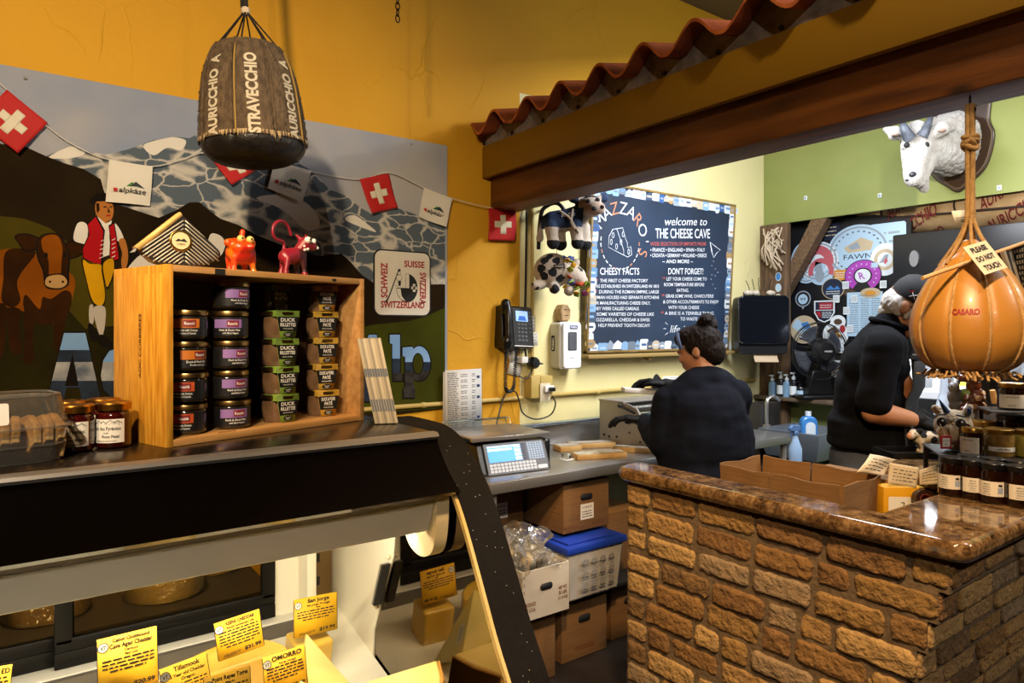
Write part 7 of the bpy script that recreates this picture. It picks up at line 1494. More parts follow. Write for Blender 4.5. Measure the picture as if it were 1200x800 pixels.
m.build('blades', t, solid=.002)
def bottle(px, mt, lab, label, h=.15, pump=True, y=462):
    p = onX(px, 461, 4.515); loc = V((4.515, p.y, 1.0885)); t = thing('pump_bottle', label, 'bottle', loc, 0, 'bottles on the niche ledge'); r = .028
    m = MB().use(mt); m.lathe([(0, 0), (r, 0), (r, h*.62), (r*.8, h*.72), (r*.4, h*.76), (r*.4, h*.8)], 20); m.build('body', t); m = MB().use(LW if pump else BLACK)
    m.lathe([(r*.45, h*.78), (r*.5, h*.9), (r*.25, h*.92), (.005, h*.93), (.005, h*1.03)], 14); m.box(-.03, .008, -.009, .009, h*1.02, h*1.09, .003); m.build('pump', t)
    if lab: m = MB().use(lab); curved(m, r+.0006, R(100), R(250), h*.12, h*.5, 12); m.build('label', t, ang=0)
SAN = mat('blue_gel', '6f8faa', .1, coat=.5); DKB = mat('dark_bottle', '10131a', .25, coat=.3)
bottle(905, SAN, None, 'clear blue gel bottle at the left end of the niche ledge', .14); bottle(915, DKB, LW, 'dark pump bottle with white label, second on the ledge', .165); bottle(922, SAN, None, 'pale blue pump bottle between the two dark ones', .15); bottle(930, DKB, LW, 'dark pump bottle nearest the desk fan', .165); bottle(938, DKB, LB, 'short black bottle hiding beside the fan base', .11, False)

# ================================================================ GOAT HEAD TROPHY
GF = mat('goat_white_fur', 'a9a7a2', .95, bump=.9, bs=90, col2='97928a', vs=14, sheen=.3); NOSE = mat('goat_nose', '22252b', .4); HORN = mat('goat_horn', '565c66', .5, bump=.3, bs=60, col2='33373d', vs=20)
gw = V((XR, 1.74, 2.70)); t = thing('goat_head', 'mounted white goat head with grey horns on a wall plaque', 'animal trophy', gw); G = lambda a, b, d: atD(a, b+4, d)-gw
m = MB(); NK = G(1122, 172, 4.06)
m.chain([(V((-.175, -.02, .0)), .15), (G(1112, 172, 3.98), .15), (G(1094, 172, 3.88), .115), (G(1078, 168, 3.80), .085)])
m.chain([(G(1074, 155, 3.80), .082), (G(1073, 176, 3.76), .072), (G(1071, 198, 3.70), .052), (G(1070, 205, 3.68), .045)]); m.chain([(G(1080, 185, 3.80), .075), (G(1077, 208, 3.72), .036)]); m.cap(G(1077, 205, 3.76), .05, G(1083, 217, 3.78), .025)
m.cap(G(1062, 166, 3.74), .03, G(1086, 167, 3.74), .032)
m.chain([(G(1090, 155, 3.74), .03), (G(1103, 147, 3.72), .042), (G(1118, 146, 3.74), .014)]); m.chain([(G(1060, 154, 3.76), .03), (G(1049, 152, 3.76), .040), (G(1037, 147, 3.78), .012)])
blob('head', m, [GF], .008, 3, t, disp=lambda c: (.009*noise.noise(c*45)+.006*noise.noise(c*120))*(1 if c.x > -.42 else .35))
m = MB().use(HORN); m.tube(spl([G(1066, 158, 3.72), G(1061, 149, 3.71), G(1058, 141, 3.72), G(1055, 130, 3.74)], 4), [.033-.0021*k for k in range(13)], 12); m.tube(spl([G(1080, 156, 3.72), G(1085, 148, 3.71), G(1089, 138, 3.72), G(1092, 127, 3.74)], 4), [.033-.0021*k for k in range(13)], 12); m.build('horns', t)
m = MB().use(NOSE); m.ell(G(1070, 201, 3.655), (.027, .018, .018)); m.cap(G(1062, 207, 3.665), .005, G(1078, 207, 3.665), .005); m.build('nose', t); m = MB().use(INK); m.ell(G(1085, 166, 3.71), .017); m.ell(G(1062.5, 166, 3.72), .015); m.build('eyes', t)
m = MB().use(mat('ear_inner', '9b8274', .8)); 
for q in ((1104, 149, 3.685), (1049, 154, 3.725)): m.ell(G(*q), (.022, .02, .010))
m.build('inner_ears', t)
m = MB().use(mat('plaque_wood', '37261a', .35, coat=.4)); sh = [(-.17, .24), (-.1, .26), (0, .29), (.1, .26), (.17, .24), (.165, .1), (.19, 0), (.15, -.17), (.06, -.26), (0, -.30), (-.06, -.26), (-.15, -.17), (-.19, 0), (-.165, .1)]; m.prism(spl2(sh, 4), .001, .022, FL((0, 0, 0))); pl_ = m.build('plaque', t, bev=.006); m = MB().use(mat('plaque_trim', '6b5a45', .4)); q = spl2(sh, 4); m.tube([(x*.93, y*.93, .023) for x, y in q], .004, 6, FL((0, 0, 0)), closed=True); m.build('plaque_trim', t)
# small screws/clips on the soffit
for i, (a, b) in enumerate(((944, 232), (1031, 229), (1171, 220))):
    p = onX(a, b, XR-.004); m = MB().use(LW); m.box(-.004, .003, -.012, .012, -.015, .015, .002); m.use(LG); m.box(-.006, -.004, -.006, .006, -.008, .008); o = m.build('wall_clip', loc=tuple(p)); tag(o, ('left', 'middle', 'right')[i]+' one of three small white clips on the green wall', 'clip', 'clips on the green wall')

# ================================================================ GIANT PAPER WRAPPED PROVOLONE UNDER THE GREEN WALL
PW = mat('wrapped_provolone', 'c4a579', .8, col2='a98a5c', vs=6, bump=.25, bs=30); RDT = mat('print_maroon', '6e1f1a', .8)
ax0, ax1 = V((4.95, 2.50, 2.475)), V((4.93, .55, 2.425)); t = thing('provolone_log', 'giant tan roped provolone lettered AURICCHIO hanging under the green wall', 'cheese', ax0); ax = ax1-ax0; Mx = frame((0, 0, 0), (0, 0, 1), V((0, 0, 1)).cross(ax).normalized()); Mx = frame((0, 0, 0), V((0, 0, 1)).cross(ax), ax.cross(V((0, 0, 1)).cross(ax))); LL = ax.length
prf = [(0, 0), (.12, .01), (.20, .07), (.24, .22), (.26, .6), (.27, 1.1), (.265, 1.5), (.2, LL-.06), (0, LL)]
m = MB().use(PW); m.lathe([(p.x, p.z) for p in spl([(a, 0, b) for a, b in prf], 4)], 48, Mx); m.build('wrapped_body', t)
m = MB().use(mat('dark_cord', '2a1a10', .8, bump=.4, bs=150))
for k in range(10): a = 2*PI*k/10; m.tube([Mx @ V(((r+.004)*math.cos(a), (r+.004)*math.sin(a), z)) for r, z in [(p.x, p.z) for p in spl([(a_, 0, b_) for a_, b_ in prf[1:-1]], 4)]], .007, 6)
for z, r in ((.3, .247), (.75, .265), (1.2, .272), (1.6, .258)): m.tube([Mx @ V((r*math.cos(a), r*math.sin(a), z+.05*math.sin(3*a))) for a in [2*PI*k/40 for k in range(40)]], .006, 6, closed=True)
m.build('cords', t)
m = MB().use(RDT)
for a in [R(k) for k in range(0, 360, 36)]:
    for j, zc in enumerate((.35, .9, 1.45)):
        vs, fs, x0, x1 = textmesh('AURICCHIO', .02); L_t = .42; k = L_t/(x1-x0); z0 = zc+.1*(int(a*10) % 2)
        out = []
        for v in vs:
            s = (v.x-x0)*k-L_t/2; zz = z0+s*.75; r = .272 if zz > .5 else .25+.022*max(0, zz)/.5; an = a+.3-(v.y*.085/.72+s*.45)/r*1; out.append(Mx @ V(((r+.006)*math.cos(an), (r+.006)*math.sin(an), zz)))
        m.add(out, fs, smooth=False)
m.build('lettering', t, ang=0)
m = MB().use(CORD)
for f in (.12, .8): p = ax*f; m.tube([p+V((0, 0, .2)), V((p.x, p.y, 3.799-ax0.z))], .006, 6)
m.build('hanging_cords', t)

# ================================================================ REFRIGERATED CASE FAR RIGHT
mc = V((4.42, .2, 0)); t = thing('refrigerated_case', 'bright open refrigerated case with black canopy in the far right background', 'refrigerator', mc); BK = mat('case_black', '121316', .4); IN = mat('case_interior_white', 'e6e8ea', .4)
def RM(): m = MB(); m.M = T(*-mc); return m
m = RM().use(BK); m.box(4.42, 5.3, .2, 2.04, 1.80, 2.16, .01); m.build('canopy', t)
m = RM().use(mat('silver_badge', 'b8bcc0', .25, metal=.8)); p = onX(1071, 303, 4.415); m.prism([(.026*math.cos(a), .05*math.sin(a)) for a in [2*PI*k/20 for k in range(20)]], 0, .008, FL((4.42, p.y, p.z))); m.build('badge', t)
m = RM().use(IN); m.box(5.2, 5.3, .2, 2.04, .9, 1.80); m.box(4.5, 5.2, 2.0, 2.04, .9, 1.8); m.box(4.5, 5.2, .2, .24, .9, 1.8); m.box(4.46, 5.2, .24, 2.0, 1.16, 1.20); m.build('interior', t)
m = RM().use(BK); m.box(4.44, 5.2, .2, 2.04, 0, 1.16, .01); m.build('base', t)
for z, x in ((1.42, 4.52),): 
    m = RM().use(IN); m.box(x, 5.2, .24, 2.0, z, z+.02); sh_ = m.build('shelf', t); m = RM().use(BK); m.box(x-.02, x, .24, 2.0, z-.03, z+.03, .004); m.use(STEEL); m.box(x-.022, x-.02, .24, 2.0, z-.004, z+.004); m.build('shelf_edge', t)
m = RM().use(mat('case_lamp', 'f4f8ff', .4, emit=40)); m.box(4.55, 4.60, .26, 1.98, 1.775, 1.79); m.box(4.56, 4.60, .26, 1.98, 1.40, 1.41); m.build('lamps', t)
fc = ['c9a21c', 'e0e0da', 'b07a3a', 'd8d2c0', '93402a', 'dcdcd8', 'e8c84a']
for r_, (z, n) in enumerate(((1.2005, 11), (1.4405, 11))):
    for k in range(n):
        y = .35+k*.15; c = rnd.choice(fc); m = MB().use(mat('packet_'+c, c, .5)); h = rnd.uniform(.05, .14); m.prism([(-.05, 0), (.05, 0), (.045, h), (-.04, h*.9)], -.05, .05, frame((0, 0, 0), (0, 1, 0), (0, 0, 1))); m.use(LW); m.box(-.052, -.05, -.03, .03, h*.2, h*.6)
        o = m.build('cheese_packet', loc=(4.66+rnd.uniform(-.02, .06), y, z), bev=.004); tag(o, 'wrapped cheese packet on the %s of the bright refrigerated case' % ('lower deck', 'upper shelf')[r_], 'cheese packet', 'packets on the %s of the case' % ('lower deck', 'upper shelf')[r_])
# white horse statue in front of it
HW = mat('statue_white', 'b9c3cf', .3, coat=.4); t = thing('white_statue', 'glossy white animal statue behind the jars, only legs visible', 'statue', atD(1150, 470, 3.45), -math.atan2(SN, CS)); so = atD(1150, 470, 3.45); zb = so.z-1.10
so.z = 1.101; t.location = so; k = 3.45/F
Pp = lambda a, b, dy=0: V(((a-1150)*k, dy, EYE.z+(HOR-b)*k-1.101))
m = MB(); m.chain([(Pp(1117, 400, .0), .05), (Pp(1112, 432), .032), (Pp(1107, 462), .026), (Pp(1103, 486), .036)]); m.chain([(Pp(1122, 400, .08), .05), (Pp(1124, 432, .08), .034), (Pp(1119, 466, .08), .027), (Pp(1117, 486, .08), .036)])
m.chain([(Pp(1115, 395, .04), .075), (Pp(1150, 385, .04), .085), (Pp(1190, 385, .04), .08)]); m.chain([(Pp(1188, 395), .05), (Pp(1194, 415), .032), (Pp(1186, 432), .026), (Pp(1168, 441), .026), (Pp(1168, 470), .028), (Pp(1168, 486), .036)]); m.chain([(Pp(1200, 395, .08), .05), (Pp(1205, 440, .08), .03), (Pp(1204, 486, .08), .035)]); m.chain([(Pp(1113, 390, .04), .06), (Pp(1085, 350, .05), .05), (Pp(1078, 340, .05), .05)]) if False else None
m.box(-.20, .24, -.06, .14, -.0005+.0, .012)
blob('body', m, [HW], .008, 4, t)
# prep shelf carrying blue tray and statue beyond the granite
m = MB().use(STEELD); m.box(-.25, .42, -.15, .22, -.03, 0, .004)
for x in (-.22, .39):
    for y in (-.12, .19): m.tube([(x, y, -1.098), (x, y, -.03)], .015, 8)
o = m.build('steel_table', loc=(so.x, so.y, 1.10), rot=(0, 0, -math.atan2(SN, CS))); tag(o, 'steel side table carrying the white statue behind the counter', 'table')
bt = V((3.17, .99, 0)); m = MB().use(mat('tray_blue', '1c3b86', .35)); m.box(-.16, .10, -.12, .12, 0, .01); m.box(-.16, .10, -.12, -.11, 0, .09, .003); m.box(-.16, .10, .11, .12, 0, .09, .003); m.box(-.16, -.15, -.12, .12, 0, .07, .003); m.box(.09, .10, -.12, .12, 0, .07, .003); o = m.build('blue_tub', loc=(bt.x, bt.y, 1.1005), rot=(0, 0, R(-64))); tag(o, 'blue plastic tub by the gloved hands of the man', 'tub')
m = MB().use(BLACKM); m.box(-.18, .14, -.14, .14, 1.06, 1.10, .004); m.box(-.16, .12, -.12, .12, .0, 1.06); o = m.build('prep_stand', loc=(bt.x, bt.y, 0), rot=(0, 0, R(-64))); tag(o, 'dark work stand under the blue tub in front of the man', 'stand')

# ================================================================ SINK CORNER
sk = V((4.14, 2.36, 0)); t = thing('hand_sink', 'dark steel hand sink basin below the niche ledge', 'sink', sk); DS = mat('sink_steel', '8a929c', .35, metal=.6); m = MB().use(DS); w, d, h = .46, .44, .18; z0 = .72
m.add([(0, 0, z0+h), (w, 0, z0+h), (w, d, z0+h), (0, d, z0+h), (.03, .03, z0+h), (w-.03, .03, z0+h), (w-.03, d-.03, z0+h), (.03, d-.03, z0+h), (.06, .06, z0+.03), (w-.06, .06, z0+.03), (w-.06, d-.06, z0+.03), (.06, d-.06, z0+.03), (0, 0, z0+h-.05), (w, 0, z0+h-.05), (w, d, z0+h-.05), (0, d, z0+h-.05), (.04, .04, z0), (w-.04, .04, z0), (w-.04, d-.04, z0), (.04, d-.04, z0)],
      [(0, 1, 5, 4), (1, 2, 6, 5), (2, 3, 7, 6), (3, 0, 4, 7), (4, 5, 9, 8), (5, 6, 10, 9), (6, 7, 11, 10), (7, 4, 8, 11), (8, 9, 10, 11), (0, 12, 13, 1), (1, 13, 14, 2), (2, 14, 15, 3), (3, 15, 12, 0), (12, 16, 17, 13), (13, 17, 18, 14), (14, 18, 19, 15), (15, 19, 16, 12), (19, 18, 17, 16)], smooth=False); m.build('basin', t)
m = MB().use(mat('sink_cabinet_dark', '1b1916', .6)); m.box(.16, w-.12, .14, d-.14, .0, z0); m.build('pedestal', t)
m = MB().use(STEEL); m.tube(spl([(.06, .41, z0+h), (.06, .41, z0+h+.16), (.08, .41, z0+h+.20), (.13, .40, z0+h+.21), (.18, .39, z0+h+.18)], 6), .012, 10); m.lathe([(.025, 0), (.025, .02)], 14, T(.06, .41, z0+h)); m.build('faucet', t)
p = V((4.24, 2.02, .0)); 
def spray(px, py, d, label, c1, hd):
    p = atD(px, py, d); t = thing('spray_bottle', label, 'bottle', (p.x, p.y, p.z), -math.atan2(SN, CS)+R(20), 'spray bottles by the sink'); m = MB().use(c1); m.lathe([(0, 0), (.036, 0), (.038, .01), (.038, .10), (.02, .15), (.014, .17), (.014, .185)], 22); m.build('body', t); m = MB().use(hd); m.lathe([(.018, .18), (.018, .20), (.01, .205)], 14); m.prism([(-.045, .205), (-.045, .225), (-.02, .24), (.03, .235), (.03, .205), (.01, .2)], -.012, .012, FB((0, 0, 0))); m.prism([(-.03, .206), (-.022, .205), (-.03, .165), (-.038, .166)], -.006, .006, FB((0, 0, 0))); m.build('trigger_head', t, bev=.003)
SB = mat('spray_blue_white', '8fa9c4', .2, coat=.4); spray(932, 545, 4.05, 'pale blue spray bottle with dark trigger between woman and man', SB, mat('trigger_slate', '4a6a92', .4)) 
m = MB().use(mat('stool_dark', '191715', .6)); q = atD(932, 545, 4.05); m.box(-.2, .12, -.12, .12, q.z-.03, q.z-.0005, .004); m.box(-.18, .1, -.1, .1, 0, q.z-.03); tag(m.build('waste_cabinet', loc=(q.x, q.y, 0)), 'low dark cabinet in front of the sink carrying the spray bottle', 'cabinet')
t = thing('soap_tub', 'blue and white detergent bottle standing in the sink basin', 'bottle', (4.36, 2.56, .751)); m = MB().use(mat('detergent_blue', '3f82c4', .3, coat=.4)); m.prism(rrect(-.055, .055, 0, .24, .05), -.03, .03, frame((0, 0, 0), RT, UP)); m.build('body', t, bev=.012); m = MB().use(LW); m.prism(rrect(-.03, .035, .03, .2, .03), .0305, .033, frame((0, 0, 0), RT, UP)); m.lathe([(.02, .24), (.02, .27), (0, .27)], 14); m.build('label', t)
# dark side cabinet between woman and sink with switch plates
m = MB().use(mat('side_panel_dark', '2a2622', .5)); m.box(4.22, 4.46, 2.83, 2.95, 0, 1.055, .004); m.use(LW); m.box(4.27, 4.305, 2.826, 2.83, .98, 1.03, .003); m.box(4.27, 4.305, 2.826, 2.83, .87, .92, .003); tag(m.build('control_cabinet'), 'dark narrow cabinet with two white switches beside the sink', 'cabinet')
# ================================================================ PEOPLE
SKN = mat('skin_fair', 'b58260', .55, col2='a8724f', vs=9); GLV = mat('black_glove', '08090a', .6, bump=.15, bs=120, spec=.2); NAVY = mat('navy_fleece', '080b14', .95, bump=.2, bs=160, col2='0a0f1a', vs=6, spec=.15); BLKC = mat('black_cotton', '06080c', .95, bump=.15, bs=150, col2='080a10', vs=5, spec=.15)
TROU = mat('grey_trousers', '3b4352', .85, bump=.15, bs=150); HAIRB = mat('dark_brown_hair', '150b06', .75, spec=.2, bump=.6, bs=90, stretch=(1, 1, .25)); HAIRW = mat('white_hair', 'b9b4ad', .7, bump=.6, bs=110, stretch=(1, 1, .3)); SHOE = mat('black_shoe', '0d0c0c', .5)
def hand(mb, wrist, fwd, back, side, s=1.0, g=0.0, curl=.5, spread=1.0):
    """wrist point, finger direction, back-of-hand normal, side=+1 when the thumb lies towards fwd x back"""
    y = V(fwd).normalized(); z = V(back); z = (z-y*z.dot(y)).normalized(); x = y.cross(z)*side; W = V(wrist)
    P = lambda a, b, c: W+(x*a+y*b+z*c)*s
    for k, (xx, L, r) in enumerate(((.030, .095, .0105), (.010, .100, .0108), (-.010, .096, .0105), (-.029, .088, .0098))):
        mb.cap(P(xx*.55, .0, 0), .017*s+g, P(xx, L*.92, .004), .0125*s+g, 12)
        fl = (.042, .046, .043, .034)[k]; a = curl*.55; p = P(xx, L, .003); d = [y*math.cos(a)-z*math.sin(a)]; pts = [(p, r*s+g)]; ang = a
        dirx = x*(.10*spread*(1.5-k)/1.5)
        for q, f in enumerate((1.0, .68, .55)):
            d = (y*math.cos(ang)-z*math.sin(ang)+dirx).normalized(); p = p+d*fl*f*s; pts.append((p, (r-.0012*(q+1))*s+g)); ang += curl*.9
        mb.chain(pts, None, 10)
    mb.chain([(P(.020, .012, -.004), .015*s+g), (P(.044, .040, -.010), .013*s+g), (P(.055, .068, -.016), .0108*s+g), (P(.052, .094, -.024), .0092*s+g)], None, 10)
    mb.cap(P(0, -.02, 0), .022*s+g, P(0, .03, 0), .024*s+g, 12)
def head(mb, c, yaw, pitch, s=1.0, g=0.0, face=True):
    """head centred at c; yaw turns left (+), pitch nods down (+)"""
    M = Matrix.Translation(V(c)) @ RZ(yaw) @ RX(-pitch); e = lambda p, r: mb.ell(p, tuple(q*s+g for q in r), M)
    P = lambda a, b, c_: (a*s, b*s, c_*s)
    e(P(0, -.018, .03), (.076, .094, .090)); e(P(0, .03, -.02), (.062, .068, .085)); e(P(0, .052, -.080), (.038, .034, .030)); e(P(0, .01, -.06), (.056, .06, .05))
    if face:
        e(P(0, .086, .022), (.05, .016, .012)); e(P(0, .096, -.022), (.013, .013, .012)); mb.cap(M @ V(P(0, .088, .018)), .011*s, M @ V(P(0, .099, -.020)), .0125*s)
        e(P(.03, .078, -.02), (.022, .016, .02)); e(P(-.03, .078, -.02), (.022, .016, .02)); e(P(0, .088, -.050), (.022, .012, .007)); e(P(0, .086, -.060), (.018, .011, .007))
        for sx in (-1, 1): e(P(sx*.077, -.008, -.004), (.010, .020, .030)); e(P(sx*.082, -.014, .006), (.006, .016, .020))
    return M
def eyes(parent, M, s=1.0):
    m = MB().use(WHITE)
    for sx in (-1, 1): m.ell((sx*.031*s, .0805*s, .004*s), .0105*s, M)
    m.use(INK)
    for sx in (-1, 1): m.ell((sx*.031*s, .0885*s, .003*s), (.0055*s, .0035*s, .0055*s), M)
    return m.build('eyes', parent)
def legs(mb, hipz, sx, r0, r1, r2, foot=False, spread=.1, y0=0, z0=.09):
    for s in (-1, 1): mb.chain([((s*spread*.95, y0, hipz), r0), ((s*spread*1.1, y0+.02, .50), r1), ((s*spread*1.15, y0-.01, z0), r2)])
def shoes(parent, spread, y0=0):
    m = MB()
    for s in (-1, 1): m.chain([((s*spread*1.15, y0-.04, .048), .044), ((s*spread*1.2, y0+.08, .044), .042), ((s*spread*1.25, y0+.16, .036), .034)])
    blob('shoes', m, [SHOE], .008, 4, parent)

# ---------------------------------------------------------------- the woman at the wrapping machine
wl = V((2.572, 2.02, 0)); t = thing('person', 'person with dark hair bun in navy fleece and black gloves, back turned', 'person', wl, R(-16.2))
LH, RH = V((-.115, .34, 1.12)), V((.045, .385, 1.29)); LE, RE = V((-.195, .03, 1.055)), V((.25, .16, 1.06)); LS, RS = V((-.155, .05, 1.24)), V((.165, .0, 1.265)); HC = V((-.005, .035, 1.475)); yw = R(38); pt = R(16)
lf = V((-.8, .6, .08)); rf = V((-.7, .7, .1))
m = MB(); M_h = head(m, HC, yw, pt, .95); m.chain([((0, -.01, 1.32), .062), ((0, .0, 1.38), .055), ((0, .012, 1.43), .052)])
m.chain([((0, 0, .90), .15), ((0, .03, 1.05), .15), ((0, .02, 1.20), .145), ((0, 0, 1.30), .09)]); m.ell((0, .02, 1.12), (.19, .14, .26))
for S_, E_, H_ in ((LS, LE, LH), (RS, RE, RH)): m.chain([((S_*.4+V((0, 0, .78))), .07), (S_, .062), (E_, .044), (H_, .028)])
legs(m, .88, 0, .10, .062, .042); hand(m, LH, lf, (0, 0, 1), 1, .95); hand(m, RH, rf, (.35, .1, .9), -1, .95)
m.chain([((-.115, -.03, .05), .036), ((-.12, .12, .035), .03)]); m.chain([((.115, -.03, .05), .036), ((.12, .12, .035), .03)])
blob('body', m, [SKN], .0075, 3, t); eyes(t, M_h, .95)
m = MB(); m.ell((0.01, .01, 1.05), (.24, .19, .28)); m.ell((0, .0, 1.17), (.205, .165, .20)); m.ell((0, -.01, .90), (.225, .19, .16)); m.chain([((-.12, .02, 1.262), .078), ((-.06, -.01, 1.318), .078), ((.0, -.015, 1.34), .078), ((.06, -.012, 1.325), .078), ((.13, -.005, 1.28), .08)])
m.chain([(LS, .080), (LE, .070), (LE.lerp(LH, .5), .062), (LE.lerp(LH, .80), .052)]); m.chain([(RS, .086), (RE, .074), (RE.lerp(RH, .5), .062), (RE.lerp(RH, .82), .052)])
m.chain([((0, -.012, 1.335), .070), ((0, -.006, 1.352), .066)])
blob('fleece_jacket', m, [NAVY], .009, 6, t, disp=lambda c: .006*noise.noise(c*14)+.003*noise.noise(V((c.x*9, c.y*9, c.z*34)))); 
m = MB().use(NAVY); m.tube([(.072*math.cos(a), -.006+.07*math.sin(a), 1.370+.012*math.sin(a)) for a in [2*PI*k/24 for k in range(24)]], .011, 8, closed=True); m.build('collar', t)
m = MB(); m.ell((0, 0, .87), (.185, .16, .13)); legs(m, .88, 0, .125, .088, .07, z0=.10); blob('trousers', m, [BLKC], .01, 4, t)
m = MB(); hand(m, LH, lf, (0, 0, 1), 1, .95, .003); m.cap(LH, .034, LH-V(lf).normalized()*.05, .033); blob('glove', m, [GLV], .0035, 2, t)
m = MB(); hand(m, RH, rf, (.35, .1, .9), -1, .95, .003); m.cap(RH, .034, RH-V(rf).normalized()*.05, .033); blob('glove', m, [GLV], .0035, 2, t)
m = MB(); mh = M_h; e = lambda p, r: m.ell(p, r, mh)
e((0, -.030, .036), (.081, .092, .092)); e((0, -.06, -.01), (.068, .062, .075)); e((0, .02, .075), (.068, .075, .05)); e((.055, -.01, .03), (.028, .05, .05)); e((-.055, -.01, .03), (.028, .05, .05))
blob('hair', m, [HAIRB], .005, 3, t, disp=lambda c: .003*noise.noise(c*70))
m = MB(); bc = mh @ V((.0, -.075, .115)); 
for k in range(10): a = 2*PI*k/10; m.ell(bc+V((.024*math.cos(a), .01*math.sin(2*a), .022*math.sin(a))), (.025, .034, .025))
m.ell(bc, .036); blob('hair_bun', m, [HAIRB], .004, 3, t, disp=lambda c: .004*noise.noise(c*60))
m = MB().use(mat('headband_slate', '27364f', .8)); m.tube([mh @ V((.079*math.cos(a), .052+.03*math.sin(a)*.3, .03+.074*math.sin(a)+.008)) for a in [R(-10+200*k/20) for k in range(21)]], .010, 8); m.build('headband', t); shoes(t, .105)
shoes_done = True
pk = wl+RZ(R(-16.2)).to_3x3() @ (RH+V((-.09, .075, .0))); m = MB().use(mat('white_pack', 'cfcac0', .5)); m.box(-.11, .07, -.035, .035, -.012, .014, .006); o = m.build('cheese_slice_pack', loc=tuple(pk+V((0, 0, -.035))), rot=(0, R(4), R(-30))); tag(o, 'flat white wrapped pack held in the right glove of the woman', 'cheese pack')

# ---------------------------------------------------------------- the man working at the right
ml = V((2.95, 1.434, 0)); t = thing('person', 'person in black cap and short sleeved black polo bending over the counter', 'person', ml, R(-154.1))
RS, LS = V((.175, .03, 1.50)), V((-.165, .03, 1.505)); RE, LE = V((.215, -.005, 1.25)), V((-.21, -.01, 1.25)); RH, LH = V((.12, .155, 1.215)), V((-.06, .165, 1.215)); HC = V((0.01, .135, 1.662)); yw, pt = R(-12), R(34)
rf, lf = V((-.18, .95, -.35)), V((.12, .9, -.3))
m = MB(); M_h = head(m, HC, yw, pt, 1.0); m.chain([((0, .0, 1.48), .072), ((0, .055, 1.57), .062), ((0, .10, 1.62), .06)])
m.chain([((0, -.02, .98), .15), ((0, -.01, 1.15), .15), ((0, .0, 1.32), .15), ((0, .01, 1.46), .11)]); m.chain([((-.15, .05, 1.49), .05), ((0, .0, 1.49), .08), ((.15, .02, 1.49), .05)])
for S_, E_, H_ in ((LS, LE, LH), (RS, RE, RH)): m.chain([(S_, .055), (S_.lerp(E_, .5), .050), (E_, .045), (E_.lerp(H_, .3), .045), (H_, .029)])
legs(m, .95, 0, .10, .065, .045, y0=-.03); hand(m, RH, rf, (.3, .2, .9), -1, 1.0, curl=.7); hand(m, LH, lf, (-.3, .2, .9), 1, 1.0, curl=.7)
m.chain([((-.115, -.07, .05), .036), ((-.12, .10, .035), .03)]); m.chain([((.115, -.07, .05), .036), ((.12, .10, .035), .03)])
blob('body', m, [SKN], .0075, 3, t); eyes(t, M_h)
m = MB(); m.ell((0, -.01, 1.28), (.185, .150, .22)); m.ell((0, .0, 1.42), (.19, .135, .14)); m.ell((0, -.01, 1.19), (.18, .165, .12)); m.prism(spl2([(.187*math.cos(a), -.015+.168*math.sin(a)) for a in [2*PI*k/12 for k in range(12)]], 2), 1.085, 1.2)
m.chain([((-.13, .07, 1.50), .085), ((0, .01, 1.515), .09), ((.13, .04, 1.50), .085)])
for S_, E_ in ((LS, LE), (RS, RE)): m.chain([(S_, .076), (S_.lerp(E_, .45), .070), (S_.lerp(E_, .84), .070)])
m.chain([((0, .03, 1.55), .076), ((0, .06, 1.59), .072)])
blob('polo_shirt', m, [BLKC], .009, 6, t, disp=lambda c: .006*noise.noise(c*12)+.003*noise.noise(V((c.x*9, c.y*9, c.z*30))))
m = MB().use(BLKC); m.tube([V((.077*math.cos(a), .062+.074*math.sin(a), 1.60-.022*math.sin(a))) for a in [2*PI*k/24 for k in range(24)]], .012, 8, closed=True); m.build('collar', t)
m = MB().use(mat('apron_black', '121416', .8, bump=.2, bs=120)); m.surf(lambda u, v: ((u-.5)*(.26+.16*v), .138+.015*math.cos((u-.5)*3)-.02*abs(u-.5)*2+.012*math.sin(v*5+u*3)+(.02 if v < .2 else 0), 1.45-.75*v), 14, 14); m.build('apron', t, solid=.003, ang=0)
m = MB(); m.ell((0, -.025, 1.02), (.172, .152, .16)); legs(m, .95, 0, .12, .088, .075, y0=-.03, z0=.10); blob('trousers', m, [TROU], .01, 4, t)
m = MB(); hand(m, RH, rf, (.3, .2, .9), -1, 1.0, .003, .7); m.cap(RH, .036, RH-rf.normalized()*.03, .034); blob('glove', m, [GLV], .0035, 2, t); m = MB(); hand(m, LH, lf, (-.3, .2, .9), 1, 1.0, .003, .7); m.cap(LH, .036, LH-lf.normalized()*.03, .034); blob('glove', m, [GLV], .0035, 2, t)
mh = M_h; m = MB(); e = lambda p, r: m.ell(p, r, mh)
e((0, -.055, -.005), (.074, .065, .072)); e((.058, -.035, -.005), (.026, .045, .045)); e((-.058, -.035, -.005), (.026, .045, .045)); e((0, -.06, -.055), (.055, .045, .04)); e((.066, .012, -.01), (.012, .014, .035)); e((-.066, .012, -.01), (.012, .014, .035))
blob('white_hair', m, [HAIRW], .005, 3, t, disp=lambda c: .003*noise.noise(c*70))
CAPM = mat('black_cap', '0b0d12', .85, bump=.15, bs=200); m = MB().use(CAPM); m.lathe([(.0835, 0), (.085, .012), (.083, .045), (.07, .078), (.045, .098), (.015, .106), (0, .107)], 32, mh @ T(0, -.012, .030) @ RX(R(-4)) @ S(1, 1.16, 1)); m.ell((0, -.012, .138), (.008, .008, .006), mh); m.build('cap_crown', t)
m = MB().use(CAPM); m.surf(lambda u, v: ((u-.5)*.16*(1-.25*v*v), .075+.085*v*(1-1.6*(u-.5)**2)+.0, .040-.02*v-.03*(2*(u-.5))**2), 14, 6, mh); m.build('visor', t, solid=.004)
